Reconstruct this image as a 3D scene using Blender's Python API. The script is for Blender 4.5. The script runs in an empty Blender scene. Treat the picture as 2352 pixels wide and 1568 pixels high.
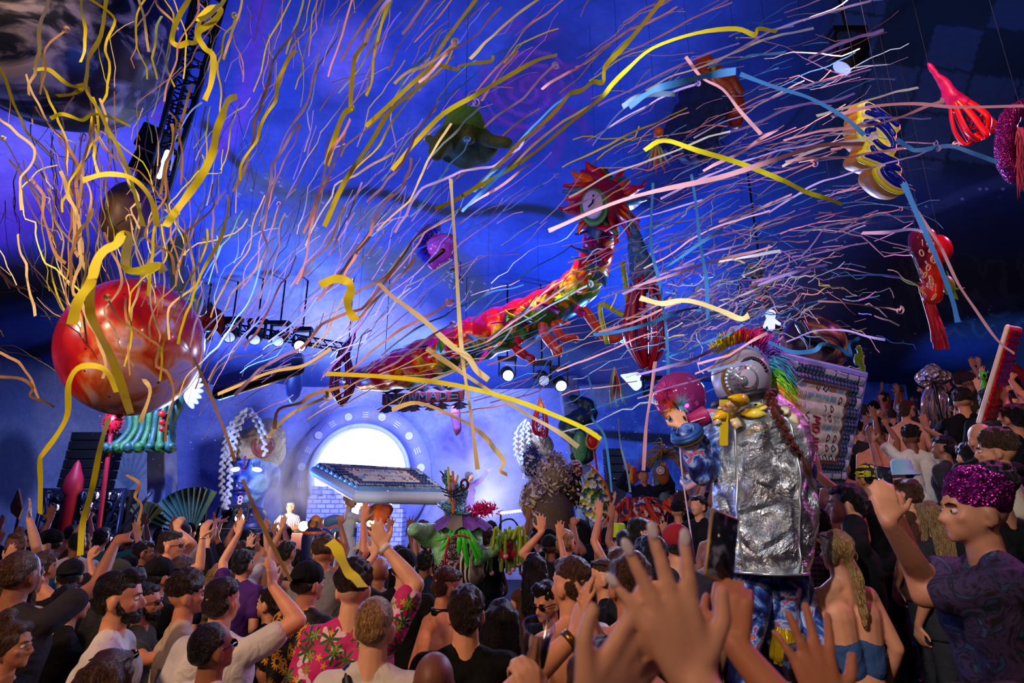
import bpy, bmesh, math, random
import numpy as np
from mathutils import Vector, Matrix, Euler, Quaternion, noise as mnoise
random.seed(7)
SC = bpy.context.scene
COL = SC.collection
PI = math.pi
# ------------------------------------------------------------------ camera
CAMZ, PITCH, FPX = 2.1, math.radians(16.0), 1307.0
cd = bpy.data.cameras.new('camera'); cam = bpy.data.objects.new('camera', cd); COL.objects.link(cam)
cam.location = (0, 0, CAMZ); cam.rotation_euler = (math.radians(90) + PITCH, 0, 0)
cd.sensor_width = 36.0; cd.lens = 36.0 * FPX / 2352.0; cd.clip_start = 0.05; cd.clip_end = 200
cd.dof.use_dof = True; cd.dof.focus_distance = 5.0; cd.dof.aperture_fstop = 3.2
SC.camera = cam
# ------------------------------------------------------------------ world
W = bpy.data.worlds.new('world'); SC.world = W; W.use_nodes = True
W.node_tree.nodes['Background'].inputs[0].default_value = (0.06, 0.06, 0.16, 1)
W.node_tree.nodes['Background'].inputs[1].default_value = 0.35
# ------------------------------------------------------------------ stage and house lights, plus added fill lamps
def lamp(kind, name, loc, power, col, target=None, angle=60, blend=0.6, rad=0.15, size=1.0):
    l = bpy.data.lights.new(name, kind); l.energy = power; l.color = col
    o = bpy.data.objects.new(name, l); COL.objects.link(o); o.location = loc
    if kind == 'SPOT': l.spot_size = math.radians(angle); l.spot_blend = blend; l.shadow_soft_size = rad
    elif kind == 'POINT': l.shadow_soft_size = rad
    elif kind == 'AREA': l.shape = 'DISK'; l.size = size
    if target is not None: o.rotation_euler = (Vector(target) - Vector(loc)).to_track_quat('-Z', 'Y').to_euler()
    return o
BLUE = (0.05, 0.22, 1.0); LAV = (0.36, 0.42, 1.0); WARM = (1.0, 0.60, 0.36)
lamp('SPOT', 'blue_uplight', (-6.0, 12.0, 2.6), 1800, BLUE, (-2.0, 7.0, 9.0), 120, .8)
lamp('SPOT', 'blue_uplight', (3.0, 13.0, 3.0), 1900, BLUE, (2.5, 8.0, 9.0), 110, .8)
lamp('SPOT', 'violet_uplight', (-9.5, 9.0, 3.0), 800, (0.30, 0.18, 1.0), (-8.5, 8.0, 9.0), 100, .8)
lamp('SPOT', 'blue_uplight', (-2.0, 4.0, 2.9), 350, (0.03, 0.13, 1.0), (-1.0, 7.0, 9.0), 120, .8)
lamp('SPOT', 'lavender_wash', (-4.5, 13.5, 3.4), 800, LAV, (-4.5, 13.5, 9.0), 150, .8)
lamp('SPOT', 'lavender_wash', (-7.8, 10.5, 5.0), 1500, LAV, (-8.0, 18.0, 2.5), 110, .8)
lamp('SPOT', 'lavender_wash', (-1.5, 12.0, 5.6), 2600, LAV, (-2.0, 18.0, 3.0), 110, .8)
lamp('SPOT', 'blue_wash', (6.0, 11.0, 4.8), 900, (0.10, 0.28, 1.0), (6.0, 18.0, 3.0), 110, .8)
lamp('SPOT', 'blue_wash', (9.5, 13.0, 5.2), 900, (0.05, 0.22, 1.0), (14.0, 14.0, 4.0), 120, .8)
lamp('SPOT', 'warm_light', (-4.2, -2.2, 5.6), 1150, WARM, (-1.6, 3.6, 1.4), 62, .9, rad=.3)
lamp('AREA', 'warm_light', (2.5, -1.5, 6.0), 26, (1.0, 0.62, 0.4), (2.5, 5.5, 2.5), size=.6)
lamp('SPOT', 'crowd_spot', (-5.0, 1.0, 6.2), 430, (1.0, 0.6, 0.36), (0.0, 9.0, 1.5), 95, .9)
lamp('SPOT', 'crowd_spot', (2.5, 3.0, 6.5), 400, (1.0, 0.55, 0.42), (7.5, 9.5, 3.0), 80, .9)
lamp('SPOT', 'front_key', (-6.5, 2.0, 4.5), 500, (1.0, 0.9, 0.85), (-3.6, 5.0, 3.6), 60, .9)
lamp('SPOT', 'streamer_fill', (-1.5, -2.0, 2.8), 330, (1.0, .74, .5), (-.5, 4.0, 5.6), 75, .9)  # added unseen lamp, keeps the flying streamers visible
lamp('SPOT', 'streamer_fill', (3.5, -1.0, 3.2), 210, (1.0, .72, .74), (2.6, 4.0, 5.0), 70, .9)  # second added lamp for the streamers, right side
lamp('SPOT', 'performer_fill', (-1.6, -.8, 5.2), 900, (.92, .95, 1.0), (1.75, 4.0, 2.4), 34, .7, rad=.1)  # added unseen fill, brightens the silver cape and mattress
lamp('SPOT', 'performer_fill', (-1.0, 4.2, 2.55), 620, (1, .97, .95), (-3.1, 10.9, 1.75), 15, .6)  # added unseen fill low over the crowd, brightens the white coat
lamp('SPOT', 'warm_light', (-1.4, -1.0, 4.2), 75, (1.0, .66, .42), (.45, .95, 1.8), 40, .9, rad=.2)  # added unseen fill for the foreground hands
lamp('SPOT', 'sign_fill', (.6, .6, 4.2), 160, (1, .95, .85), (3.0, 3.9, 5.5), 26, .8)  # added unseen fill, brightens the script sign
lamp('SPOT', 'magenta_spot', (6.0, 5.0, 6.0), 420, (1.0, 0.16, 0.75), (2.0, 3.5, 2.0), 80, .9)
lamp('SPOT', 'stage_spot', (0.5, 6.0, 6.5), 900, (0.95, 0.9, 1.0), (0.0, 12.0, 2.0), 60, .9)
lamp('SPOT', 'stage_backlight', (4.2, 15.5, 5.5), 1500, (0.5, 0.55, 1.0), (1.5, 4.0, 3.4), 70, .8)
SC.view_settings.view_transform = 'Standard'; SC.view_settings.look = 'None'
SC.view_settings.exposure = 0.0; SC.view_settings.gamma = 1.0; SC.view_settings.use_curve_mapping = False
cy = SC.cycles
cy.max_bounces = 4; cy.diffuse_bounces = 2; cy.glossy_bounces = 2; cy.transmission_bounces = 4; cy.transparent_max_bounces = 6
cy.use_adaptive_sampling = True; cy.adaptive_threshold = 0.03; cy.volume_bounces = 0; cy.caustics_reflective = False; cy.caustics_refractive = False; cy.sample_clamp_indirect = 4.0
cy.volume_step_rate = 3.0; cy.volume_max_steps = 32

# ------------------------------------------------------------------ picture <-> place
CP, SP = math.cos(PITCH), math.sin(PITCH)
def ray(px, py):
    xc, yc = (px - 1176) / FPX, (784 - py) / FPX
    return Vector((xc, CP - yc * SP, SP + yc * CP))
def P(px, py, Y):                      # the point on the plane y = Y that the photograph shows at this pixel
    r = ray(px, py); return Vector((0, 0, CAMZ)) + r * (Y / r.y)
def D(px, py, d):                      # the same at a depth d along the view axis
    return Vector((0, 0, CAMZ)) + ray(px, py) * d
def pix(X, Yw, Z):
    dz = Z - CAMZ
    f = Yw * CP + dz * SP; u = -Yw * SP + dz * CP
    f = np.where(f < 0.05, 0.05, f)
    return 1176 + FPX * X / f, 784 - FPX * u / f
def ground(x, y):
    return max(0.0, min(2.5, 0.40 * (x - 1.5)))

# ------------------------------------------------------------------ tags
def tag(o, label=None, cat=None, group=None, kind=None):
    if label: o['label'] = label
    if cat: o['category'] = cat
    if group: o['group'] = group
    if kind: o['kind'] = kind
    return o
def thing(name, label, cat, loc=(0, 0, 0), rot=(0, 0, 0), group=None):
    o = bpy.data.objects.new(name, None); COL.objects.link(o); o.location = loc; o.rotation_euler = rot
    return tag(o, label, cat, group)
def link(name, me, parent=None, mat=None):
    o = bpy.data.objects.new(name, me); COL.objects.link(o)
    if parent is not None: o.parent = parent
    if mat is not None:
        if not me.materials: me.materials.append(mat)
    return o

# ------------------------------------------------------------------ materials
def lin(c):
    if isinstance(c, str):
        c = c.lstrip('#'); c = [int(c[i:i+2], 16) / 255 for i in (0, 2, 4)]
    return tuple(((v / 12.92) if v <= 0.04045 else ((v + 0.055) / 1.055) ** 2.4) for v in c[:3]) + (1,)
class NT:
    def __init__(s, name):
        s.m = bpy.data.materials.new(name); s.m.use_nodes = True; s.t = s.m.node_tree
        s.b = s.t.nodes['Principled BSDF']; s.co = None
    def n(s, ty, **kw):
        nd = s.t.nodes.new(ty)
        for k, v in kw.items(): setattr(nd, k, v)
        return nd
    def l(s, a, b): s.t.links.new(a, b)
    def coord(s, scale=1.0, gen=False, rot=(0, 0, 0)):
        tc = s.n('ShaderNodeTexCoord'); mp = s.n('ShaderNodeMapping')
        s.l(tc.outputs['Generated' if gen else 'Object'], mp.inputs[0])
        mp.inputs['Scale'].default_value = (scale,) * 3 if not hasattr(scale, '__len__') else scale
        mp.inputs['Rotation'].default_value = rot
        return mp.outputs[0]
    def noise(s, vec, scale=5, det=3, dist=0, rough=.5):
        nd = s.n('ShaderNodeTexNoise'); s.l(vec, nd.inputs['Vector']); nd.inputs['Scale'].default_value = scale
        nd.inputs['Detail'].default_value = det; nd.inputs['Distortion'].default_value = dist; nd.inputs['Roughness'].default_value = rough
        return nd.outputs['Fac']
    def vor(s, vec, scale=5, feature='F1', out='Distance', rnd=1):
        nd = s.n('ShaderNodeTexVoronoi', feature=feature); s.l(vec, nd.inputs['Vector']); nd.inputs['Scale'].default_value = scale
        nd.inputs['Randomness'].default_value = rnd
        return nd.outputs[out]
    def wave(s, vec, scale=5, dist=0, det=2, **kw):
        nd = s.n('ShaderNodeTexWave', **kw); s.l(vec, nd.inputs['Vector']); nd.inputs['Scale'].default_value = scale
        nd.inputs['Distortion'].default_value = dist; nd.inputs['Detail'].default_value = det
        return nd.outputs['Fac']
    def ramp(s, fac, stops, const=False):
        nd = s.n('ShaderNodeValToRGB'); s.l(fac, nd.inputs[0]); e = nd.color_ramp.elements
        if const: nd.color_ramp.interpolation = 'CONSTANT'
        while len(e) < len(stops): e.new(0.5)
        for i, (p, c) in enumerate(stops):
            e[i].position = p; e[i].color = lin(c)
        return nd.outputs[0]
    def mix(s, fac, a, b):
        nd = s.n('ShaderNodeMix', data_type='RGBA')
        for sock, v in ((nd.inputs['Factor'], fac), (nd.inputs[6], a), (nd.inputs[7], b)):
            if hasattr(v, 'is_linked'): s.l(v, sock)
            elif isinstance(v, (int, float)): sock.default_value = v
            else: sock.default_value = lin(v)
        return nd.outputs[2]
    def math(s, op, a, b=0.5):
        nd = s.n('ShaderNodeMath', operation=op)
        for sock, v in ((nd.inputs[0], a), (nd.inputs[1], b)):
            if hasattr(v, 'is_linked'): s.l(v, sock)
            else: sock.default_value = v
        return nd.outputs[0]
    def col(s, v):
        if hasattr(v, 'is_linked'): s.l(v, s.b.inputs['Base Color'])
        else: s.b.inputs['Base Color'].default_value = lin(v)
    def bump(s, h, st=.3, dist=.02):
        nd = s.n('ShaderNodeBump'); s.l(h, nd.inputs['Height']); nd.inputs['Strength'].default_value = st; nd.inputs['Distance'].default_value = dist
        s.l(nd.outputs[0], s.b.inputs['Normal'])
    def set(s, rough=.6, metal=0, spec=None, **kw):
        s.b.inputs['Roughness'].default_value = rough; s.b.inputs['Metallic'].default_value = metal
        if spec is not None: s.b.inputs['Specular IOR Level'].default_value = spec
        for k, v in kw.items(): s.b.inputs[k.replace('_', ' ')].default_value = v
        return s
_MC = {}
def M(col, rough=.6, metal=0, var=.12, scale=9, bump=0, name=None, bs=40):
    """plain material with gentle noise variation"""
    key = (str(col), rough, metal, var, scale, bump, bs)
    if key in _MC: return _MC[key]
    t = NT(name or 'plain'); v = t.coord()
    c = lin(col)[:3]
    if var:
        nd = t.n('ShaderNodeMix', data_type='RGBA'); t.l(t.noise(v, scale, 3), nd.inputs['Factor'])
        nd.inputs[6].default_value = tuple(x * (1 - var) for x in c) + (1,)
        nd.inputs[7].default_value = tuple(min(1, x * (1 + var)) for x in c) + (1,)
        t.l(nd.outputs[2], t.b.inputs['Base Color'])
    else: t.b.inputs['Base Color'].default_value = c + (1,)
    if bump: t.bump(t.noise(v, bs, 4), bump)
    t.set(rough, metal); _MC[key] = t.m; return t.m
def EM(col, strength, name='lamp'):
    t = NT(name); t.set(.5); t.col(col); t.b.inputs['Emission Color'].default_value = lin(col); t.b.inputs['Emission Strength'].default_value = strength
    return t.m

# ------------------------------------------------------------------ mesh building
def frame_of(d):
    d = Vector(d).normalized(); up = Vector((0, 0, 1)) if abs(d.z) < .95 else Vector((0, 1, 0))
    u = d.cross(up).normalized(); v = u.cross(d).normalized(); return u, v
class G:
    """collects vertices and faces of ONE part"""
    def __init__(s): s.v = []; s.f = []
    def add(s, vs, fs):
        o = len(s.v); s.v += [tuple(x) for x in vs]; s.f += [tuple(i + o for i in f) for f in fs]; return s
    def tube(s, pts, rs, n=10, cap=True, round_=False, flat=1.0, closed=False):
        pts = [Vector(p) for p in pts]
        if not hasattr(rs, '__len__'): rs = [rs] * len(pts)
        if round_:      # hemispherical ends
            a, b = pts[0], pts[-1]; da = (pts[0] - pts[1]).normalized(); db = (pts[-1] - pts[-2]).normalized()
            pre = [(a + da * rs[0] * math.sin(t), rs[0] * math.cos(t)) for t in (1.45, 1.1, .75, .38)]
            post = [(b + db * rs[-1] * math.sin(t), rs[-1] * math.cos(t)) for t in (.38, .75, 1.1, 1.45)]
            pts = [p for p, _ in pre] + pts + [p for p, _ in post]; rs = [r for _, r in pre] + list(rs) + [r for _, r in post]
        vs = []; k = len(pts); u = None
        for i, p in enumerate(pts):
            d = (pts[min(i + 1, k - 1)] - pts[max(i - 1, 0)])
            if closed: d = pts[(i + 1) % k] - pts[i - 1]
            if d.length < 1e-9: d = Vector((0, 0, 1))
            d.normalize()
            if u is None: u, v = frame_of(d)
            else:
                u = (u - d * u.dot(d))
                u = u.normalized() if u.length > 1e-6 else frame_of(d)[0]
                v = u.cross(d).normalized()
            for j in range(n):
                a = 2 * PI * j / n; vs.append(p + u * (math.cos(a) * rs[i]) + v * (math.sin(a) * rs[i] * flat))
        fs = [(i * n + j, i * n + (j + 1) % n, (i + 1) * n + (j + 1) % n, (i + 1) * n + j) for i in range(k - 1) for j in range(n)]
        if closed: fs += [((k - 1) * n + j, (k - 1) * n + (j + 1) % n, (j + 1) % n, j) for j in range(n)]
        elif cap: fs += [tuple(range(n))[::-1], tuple((k - 1) * n + j for j in range(n))]
        return s.add(vs, fs)
    def cap(s, a, b, ra, rb=None, n=12):
        return s.tube([a, b], [ra, ra if rb is None else rb], n, round_=True)
    def ell(s, c, r, rot=None, nu=16, nv=10):
        if not hasattr(r, '__len__'): r = (r,) * 3
        R = rot.to_matrix() if isinstance(rot, (Euler, Quaternion)) else (rot or Matrix.Identity(3)); c = Vector(c); vs = [c + R @ Vector((0, 0, r[2]))]
        for i in range(1, nv):
            t = PI * i / nv
            for j in range(nu):
                a = 2 * PI * j / nu; vs.append(c + R @ Vector((r[0] * math.sin(t) * math.cos(a), r[1] * math.sin(t) * math.sin(a), r[2] * math.cos(t))))
        vs.append(c + R @ Vector((0, 0, -r[2]))); L = len(vs) - 1
        fs = [(0, 1 + j, 1 + (j + 1) % nu) for j in range(nu)]
        fs += [(1 + i * nu + j, 1 + (i + 1) * nu + j, 1 + (i + 1) * nu + (j + 1) % nu, 1 + i * nu + (j + 1) % nu) for i in range(nv - 2) for j in range(nu)]
        fs += [(L, 1 + (nv - 2) * nu + (j + 1) % nu, 1 + (nv - 2) * nu + j) for j in range(nu)]
        return s.add(vs, fs)
    def box(s, c, d, rot=None, bev=0):
        R = rot.to_matrix() if isinstance(rot, (Euler, Quaternion)) else (rot or Matrix.Identity(3)); c = Vector(c)
        x, y, z = d[0] / 2, d[1] / 2, d[2] / 2
        if bev:
            b = min(bev, x * .9, y * .9, z * .9); vs = []
            bm = bmesh.new(); bmesh.ops.create_cube(bm, size=1)
            for v in bm.verts: v.co = Vector((v.co.x * 2 * x, v.co.y * 2 * y, v.co.z * 2 * z))
            bmesh.ops.bevel(bm, geom=bm.edges[:] , offset=b, segments=2, affect='EDGES', profile=.5)
            bm.verts.index_update(); vs = [c + R @ v.co for v in bm.verts]; fs = [[v.index for v in f.verts] for f in bm.faces]; bm.free()
            return s.add(vs, fs)
        vs = [c + R @ Vector((i * x, j * y, k * z)) for i in (-1, 1) for j in (-1, 1) for k in (-1, 1)]
        return s.add(vs, [(0, 1, 3, 2), (4, 6, 7, 5), (0, 4, 5, 1), (2, 3, 7, 6), (0, 2, 6, 4), (1, 5, 7, 3)])
    def lathe(s, c, prof, n=20, axis=(0, 0, 1), sx=1, sy=1):
        ax = Vector(axis).normalized(); u, v = frame_of(ax); c = Vector(c); vs = []
        for (r, h) in prof:
            for j in range(n):
                a = 2 * PI * j / n; vs.append(c + ax * h + u * (r * math.cos(a) * sx) + v * (r * math.sin(a) * sy))
        k = len(prof)
        fs = [(i * n + j, i * n + (j + 1) % n, (i + 1) * n + (j + 1) % n, (i + 1) * n + j) for i in range(k - 1) for j in range(n)]
        if prof[0][0] > 1e-4: fs.append(tuple(range(n))[::-1])
        if prof[-1][0] > 1e-4: fs.append(tuple((k - 1) * n + j for j in range(n)))
        return s.add(vs, fs)
    def prism(s, outline, c, u, v, th):
        """outline of (a,b) in the plane spanned by u,v at c, extruded by th both ways"""
        c, u, v = Vector(c), Vector(u).normalized(), Vector(v).normalized(); n = u.cross(v).normalized(); k = len(outline)
        vs = [c + u * a + v * b + n * th / 2 for a, b in outline] + [c + u * a + v * b - n * th / 2 for a, b in outline]
        fs = [tuple(range(k)), tuple(range(2 * k - 1, k - 1, -1))] + [(i, i + k, (i + 1) % k + k, (i + 1) % k) for i in range(k)]
        return s.add(vs, fs)
    def ribbon(s, pts, w, up=(0, 0, 1), twist=0, tw=0):
        pts = [Vector(p) for p in pts]; vs = []; k = len(pts)
        for i, p in enumerate(pts):
            d = (pts[min(i + 1, k - 1)] - pts[max(i - 1, 0)]).normalized()
            a = tw + twist * i / k; u, v = frame_of(d)
            side = (u * math.cos(a) + v * math.sin(a)) * (w[i] if hasattr(w, '__len__') else w) / 2
            vs += [p - side, p + side]
        return s.add(vs, [(2 * i, 2 * i + 1, 2 * i + 3, 2 * i + 2) for i in range(k - 1)])
    def xf(s, m):
        s.v = [tuple(m @ Vector(p)) for p in s.v]; return s
    def mesh(s, name, smooth=True):
        me = bpy.data.meshes.new(name); me.from_pydata(s.v, [], s.f)
        if smooth: me.polygons.foreach_set('use_smooth', [True] * len(me.polygons))
        me.update(); return me
    def obj(s, name, mat, parent=None, smooth=True, label=None):
        o = link(name, s.mesh(name, smooth), parent, mat)
        if label: o['label'] = label
        return o
    def solid(s, name, voxel, smooth=2, disp=None, fn=None):
        """melt overlapping solids into one continuous skin"""
        me = s.mesh('tmp'); o = bpy.data.objects.new('tmp', me); COL.objects.link(o)
        r = o.modifiers.new('r', 'REMESH'); r.mode = 'VOXEL'; r.voxel_size = voxel; r.use_smooth_shade = True
        if smooth:
            q = o.modifiers.new('s', 'SMOOTH'); q.iterations = smooth; q.factor = .5
        dg = bpy.context.evaluated_depsgraph_get(); out = bpy.data.meshes.new_from_object(o.evaluated_get(dg)); out.name = name
        bpy.data.objects.remove(o); bpy.data.meshes.remove(me)
        if fn is not None:
            n = len(out.vertices); co = np.empty(n * 3); out.vertices.foreach_get('co', co); nr = np.empty(n * 3)
            out.vertices.foreach_get('normal', nr); co = fn(co.reshape(-1, 3), nr.reshape(-1, 3)); out.vertices.foreach_set('co', co.ravel()); out.update()
        out.polygons.foreach_set('use_smooth', [True] * len(out.polygons))
        return out
def wob(amp, sc, seed=0):
    def fn(co, nr):
        d = np.array([mnoise.noise(Vector((a * sc + seed, b * sc, c * sc))) for a, b, c in co]); return co + nr * (d * amp)[:, None]
    return fn
def catmull(pts, n=6):
    pts = [Vector(p) for p in pts]; q = [pts[0] * 2 - pts[1]] + pts + [pts[-1] * 2 - pts[-2]]; out = []
    for i in range(1, len(q) - 2):
        a, b, c, d = q[i - 1:i + 3]
        for k in range(n):
            t = k / n; out.append(.5 * ((2 * b) + (c - a) * t + (2 * a - 5 * b + 4 * c - d) * t * t + (3 * b - a - 3 * c + d) * t ** 3))
    return out + [pts[-1]]
# 2D value noise on arrays, for printed artwork
_rg = np.random.RandomState(5); _T = _rg.rand(256, 256)
def vn(x, y):
    xi = np.floor(x).astype(int); yi = np.floor(y).astype(int); fx = x - xi; fy = y - yi
    fx = fx * fx * (3 - 2 * fx); fy = fy * fy * (3 - 2 * fy); T = _T
    g = lambda a, b: T[a % 256, b % 256]
    return (g(xi, yi) * (1 - fx) + g(xi + 1, yi) * fx) * (1 - fy) + (g(xi, yi + 1) * (1 - fx) + g(xi + 1, yi + 1) * fx) * fy
def fbm(x, y, o=4):
    s = 0; a = .5
    for _ in range(o): s = s + a * vn(x, y); x = x * 2.03 + 17; y = y * 2.03 + 9; a *= .5
    return s
def art_mesh(name, fn_pos, nu, nv, paint):
    """a printed cloth: grid u,v in 0..1 -> position, with the artwork's ink colours per point"""
    u, v = np.meshgrid(np.linspace(0, 1, nu), np.linspace(0, 1, nv)); X, Y, Z = fn_pos(u, v)
    co = np.stack([X, Y, Z], -1).reshape(-1, 3)
    idx = np.arange(nu * nv).reshape(nv, nu); q = np.stack([idx[:-1, :-1], idx[:-1, 1:], idx[1:, 1:], idx[1:, :-1]], -1).reshape(-1, 4)
    me = bpy.data.meshes.new(name); me.vertices.add(len(co)); me.vertices.foreach_set('co', co.ravel())
    me.loops.add(q.size); me.loops.foreach_set('vertex_index', q.ravel().astype(np.int32)); me.polygons.add(len(q))
    me.polygons.foreach_set('loop_start', np.arange(0, q.size, 4, dtype=np.int32)); me.update(calc_edges=True)
    me.polygons.foreach_set('use_smooth', [True] * len(q))
    c = paint(X, Y, Z).reshape(-1, 3); ca = me.color_attributes.new('ink', 'FLOAT_COLOR', 'POINT')
    ca.data.foreach_set('color', np.concatenate([c, np.ones((len(c), 1))], 1).ravel().astype(np.float32))
    return me
def ink_mat(name, rough=.75, bump=.15, bs=1.2, fine=6):
    t = NT(name); a = t.n('ShaderNodeAttribute', attribute_name='ink'); v = t.coord()
    m = t.n('ShaderNodeMix', data_type='RGBA', blend_type='MULTIPLY'); m.inputs[0].default_value = .5
    t.l(a.outputs['Color'], m.inputs[6]); t.l(t.ramp(t.noise(v, fine, 5, 1.0), [(.2, '#8890a0'), (.75, '#ffffff')]), m.inputs[7])
    t.col(m.outputs[2]); t.bump(t.noise(v, bs, 3), bump, .3); t.set(rough); return t.m
def blob(px, py, cx, cy, rx, ry, ang=0, soft=.15):
    a = math.radians(ang); dx, dy = px - cx, py - cy; X = dx * math.cos(a) - dy * math.sin(a); Y = dx * math.sin(a) + dy * math.cos(a)
    r = np.sqrt((X / rx) ** 2 + (Y / ry) ** 2); return np.clip((1 + soft - r) / (2 * soft), 0, 1)
def seg(px, py, pts, w, soft=.5):
    """mask of a stroke along a polyline"""
    best = np.full(px.shape, 1e9)
    if len(pts) > 2: pts = [(q.x, q.y) for q in catmull([(a, b, 0) for a, b in pts], 5)]
    for (ax, ay), (bx, by) in zip(pts[:-1], pts[1:]):
        vx, vy = bx - ax, by - ay; t = np.clip(((px - ax) * vx + (py - ay) * vy) / (vx * vx + vy * vy), 0, 1)
        best = np.minimum(best, np.hypot(px - ax - t * vx, py - ay - t * vy))
    return np.clip((1 + soft - best / w) / (2 * soft), 0, 1)
def lay(c, mask, col, k=1.0):
    m = (mask * k)[..., None]; return c * (1 - m) + np.array(lin(col)[:3]) * m

def wo(g, name, mat, root, smooth=True, label=None, sub=None):
    """a part whose points were collected in place: shift it under its thing"""
    o = link(name, g.mesh(name, smooth) if isinstance(g, G) else g, sub or root, mat)
    if sub is None: o.location = -Vector(root.location)
    if label: o['label'] = label
    return o
def TD(pts): return [D(*p) for p in pts]
def ceil_z(x, y):
    t = min(1, max(0, (y - 4.5) / 13.5)); A = 1 - t * t * (3 - 2 * t); B = 1 - .82 * (abs(x) / 12.5) ** 2.4
    return 5.75 + 3.7 * A * B + .25 * math.sin(x * .9 + y * .35) * (1 - t) + .12 * math.sin(y * 1.7 + x * .3) + .1 * abs(math.sin(x * .6)) * t
CORD = None
def cord(root, p, r=.0022, n=1):
    global CORD
    CORD = CORD or M('#15151a', .6)
    g = G(); p = Vector(p); g.tube([p, Vector((p.x, p.y, ceil_z(p.x, p.y) + .02))], r, 6); return wo(g, 'suspension_cord', CORD, root)
# ================================================================== the setting
def st(name, me, mat):
    o = link(name, me, None, mat); o['kind'] = 'structure'; return o
# floor with the raised bank on the right
def fl(u, v):
    X = -13 + 27.0 * u; Y = -3 + 21.5 * v
    return X, Y, np.clip(.40 * (X - 1.5), 0, 2.5)
t = NT('dark_floor'); v = t.coord(); t.col(t.ramp(t.noise(v, 2.5, 5), [(.3, '#15120f'), (.7, '#2a2420')])); t.bump(t.noise(v, 30, 3), .3); t.set(.6)
st('floor', art_mesh('floor', fl, 60, 20, lambda X, Y, Z: np.zeros(X.shape + (3,))), t.m)

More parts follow.
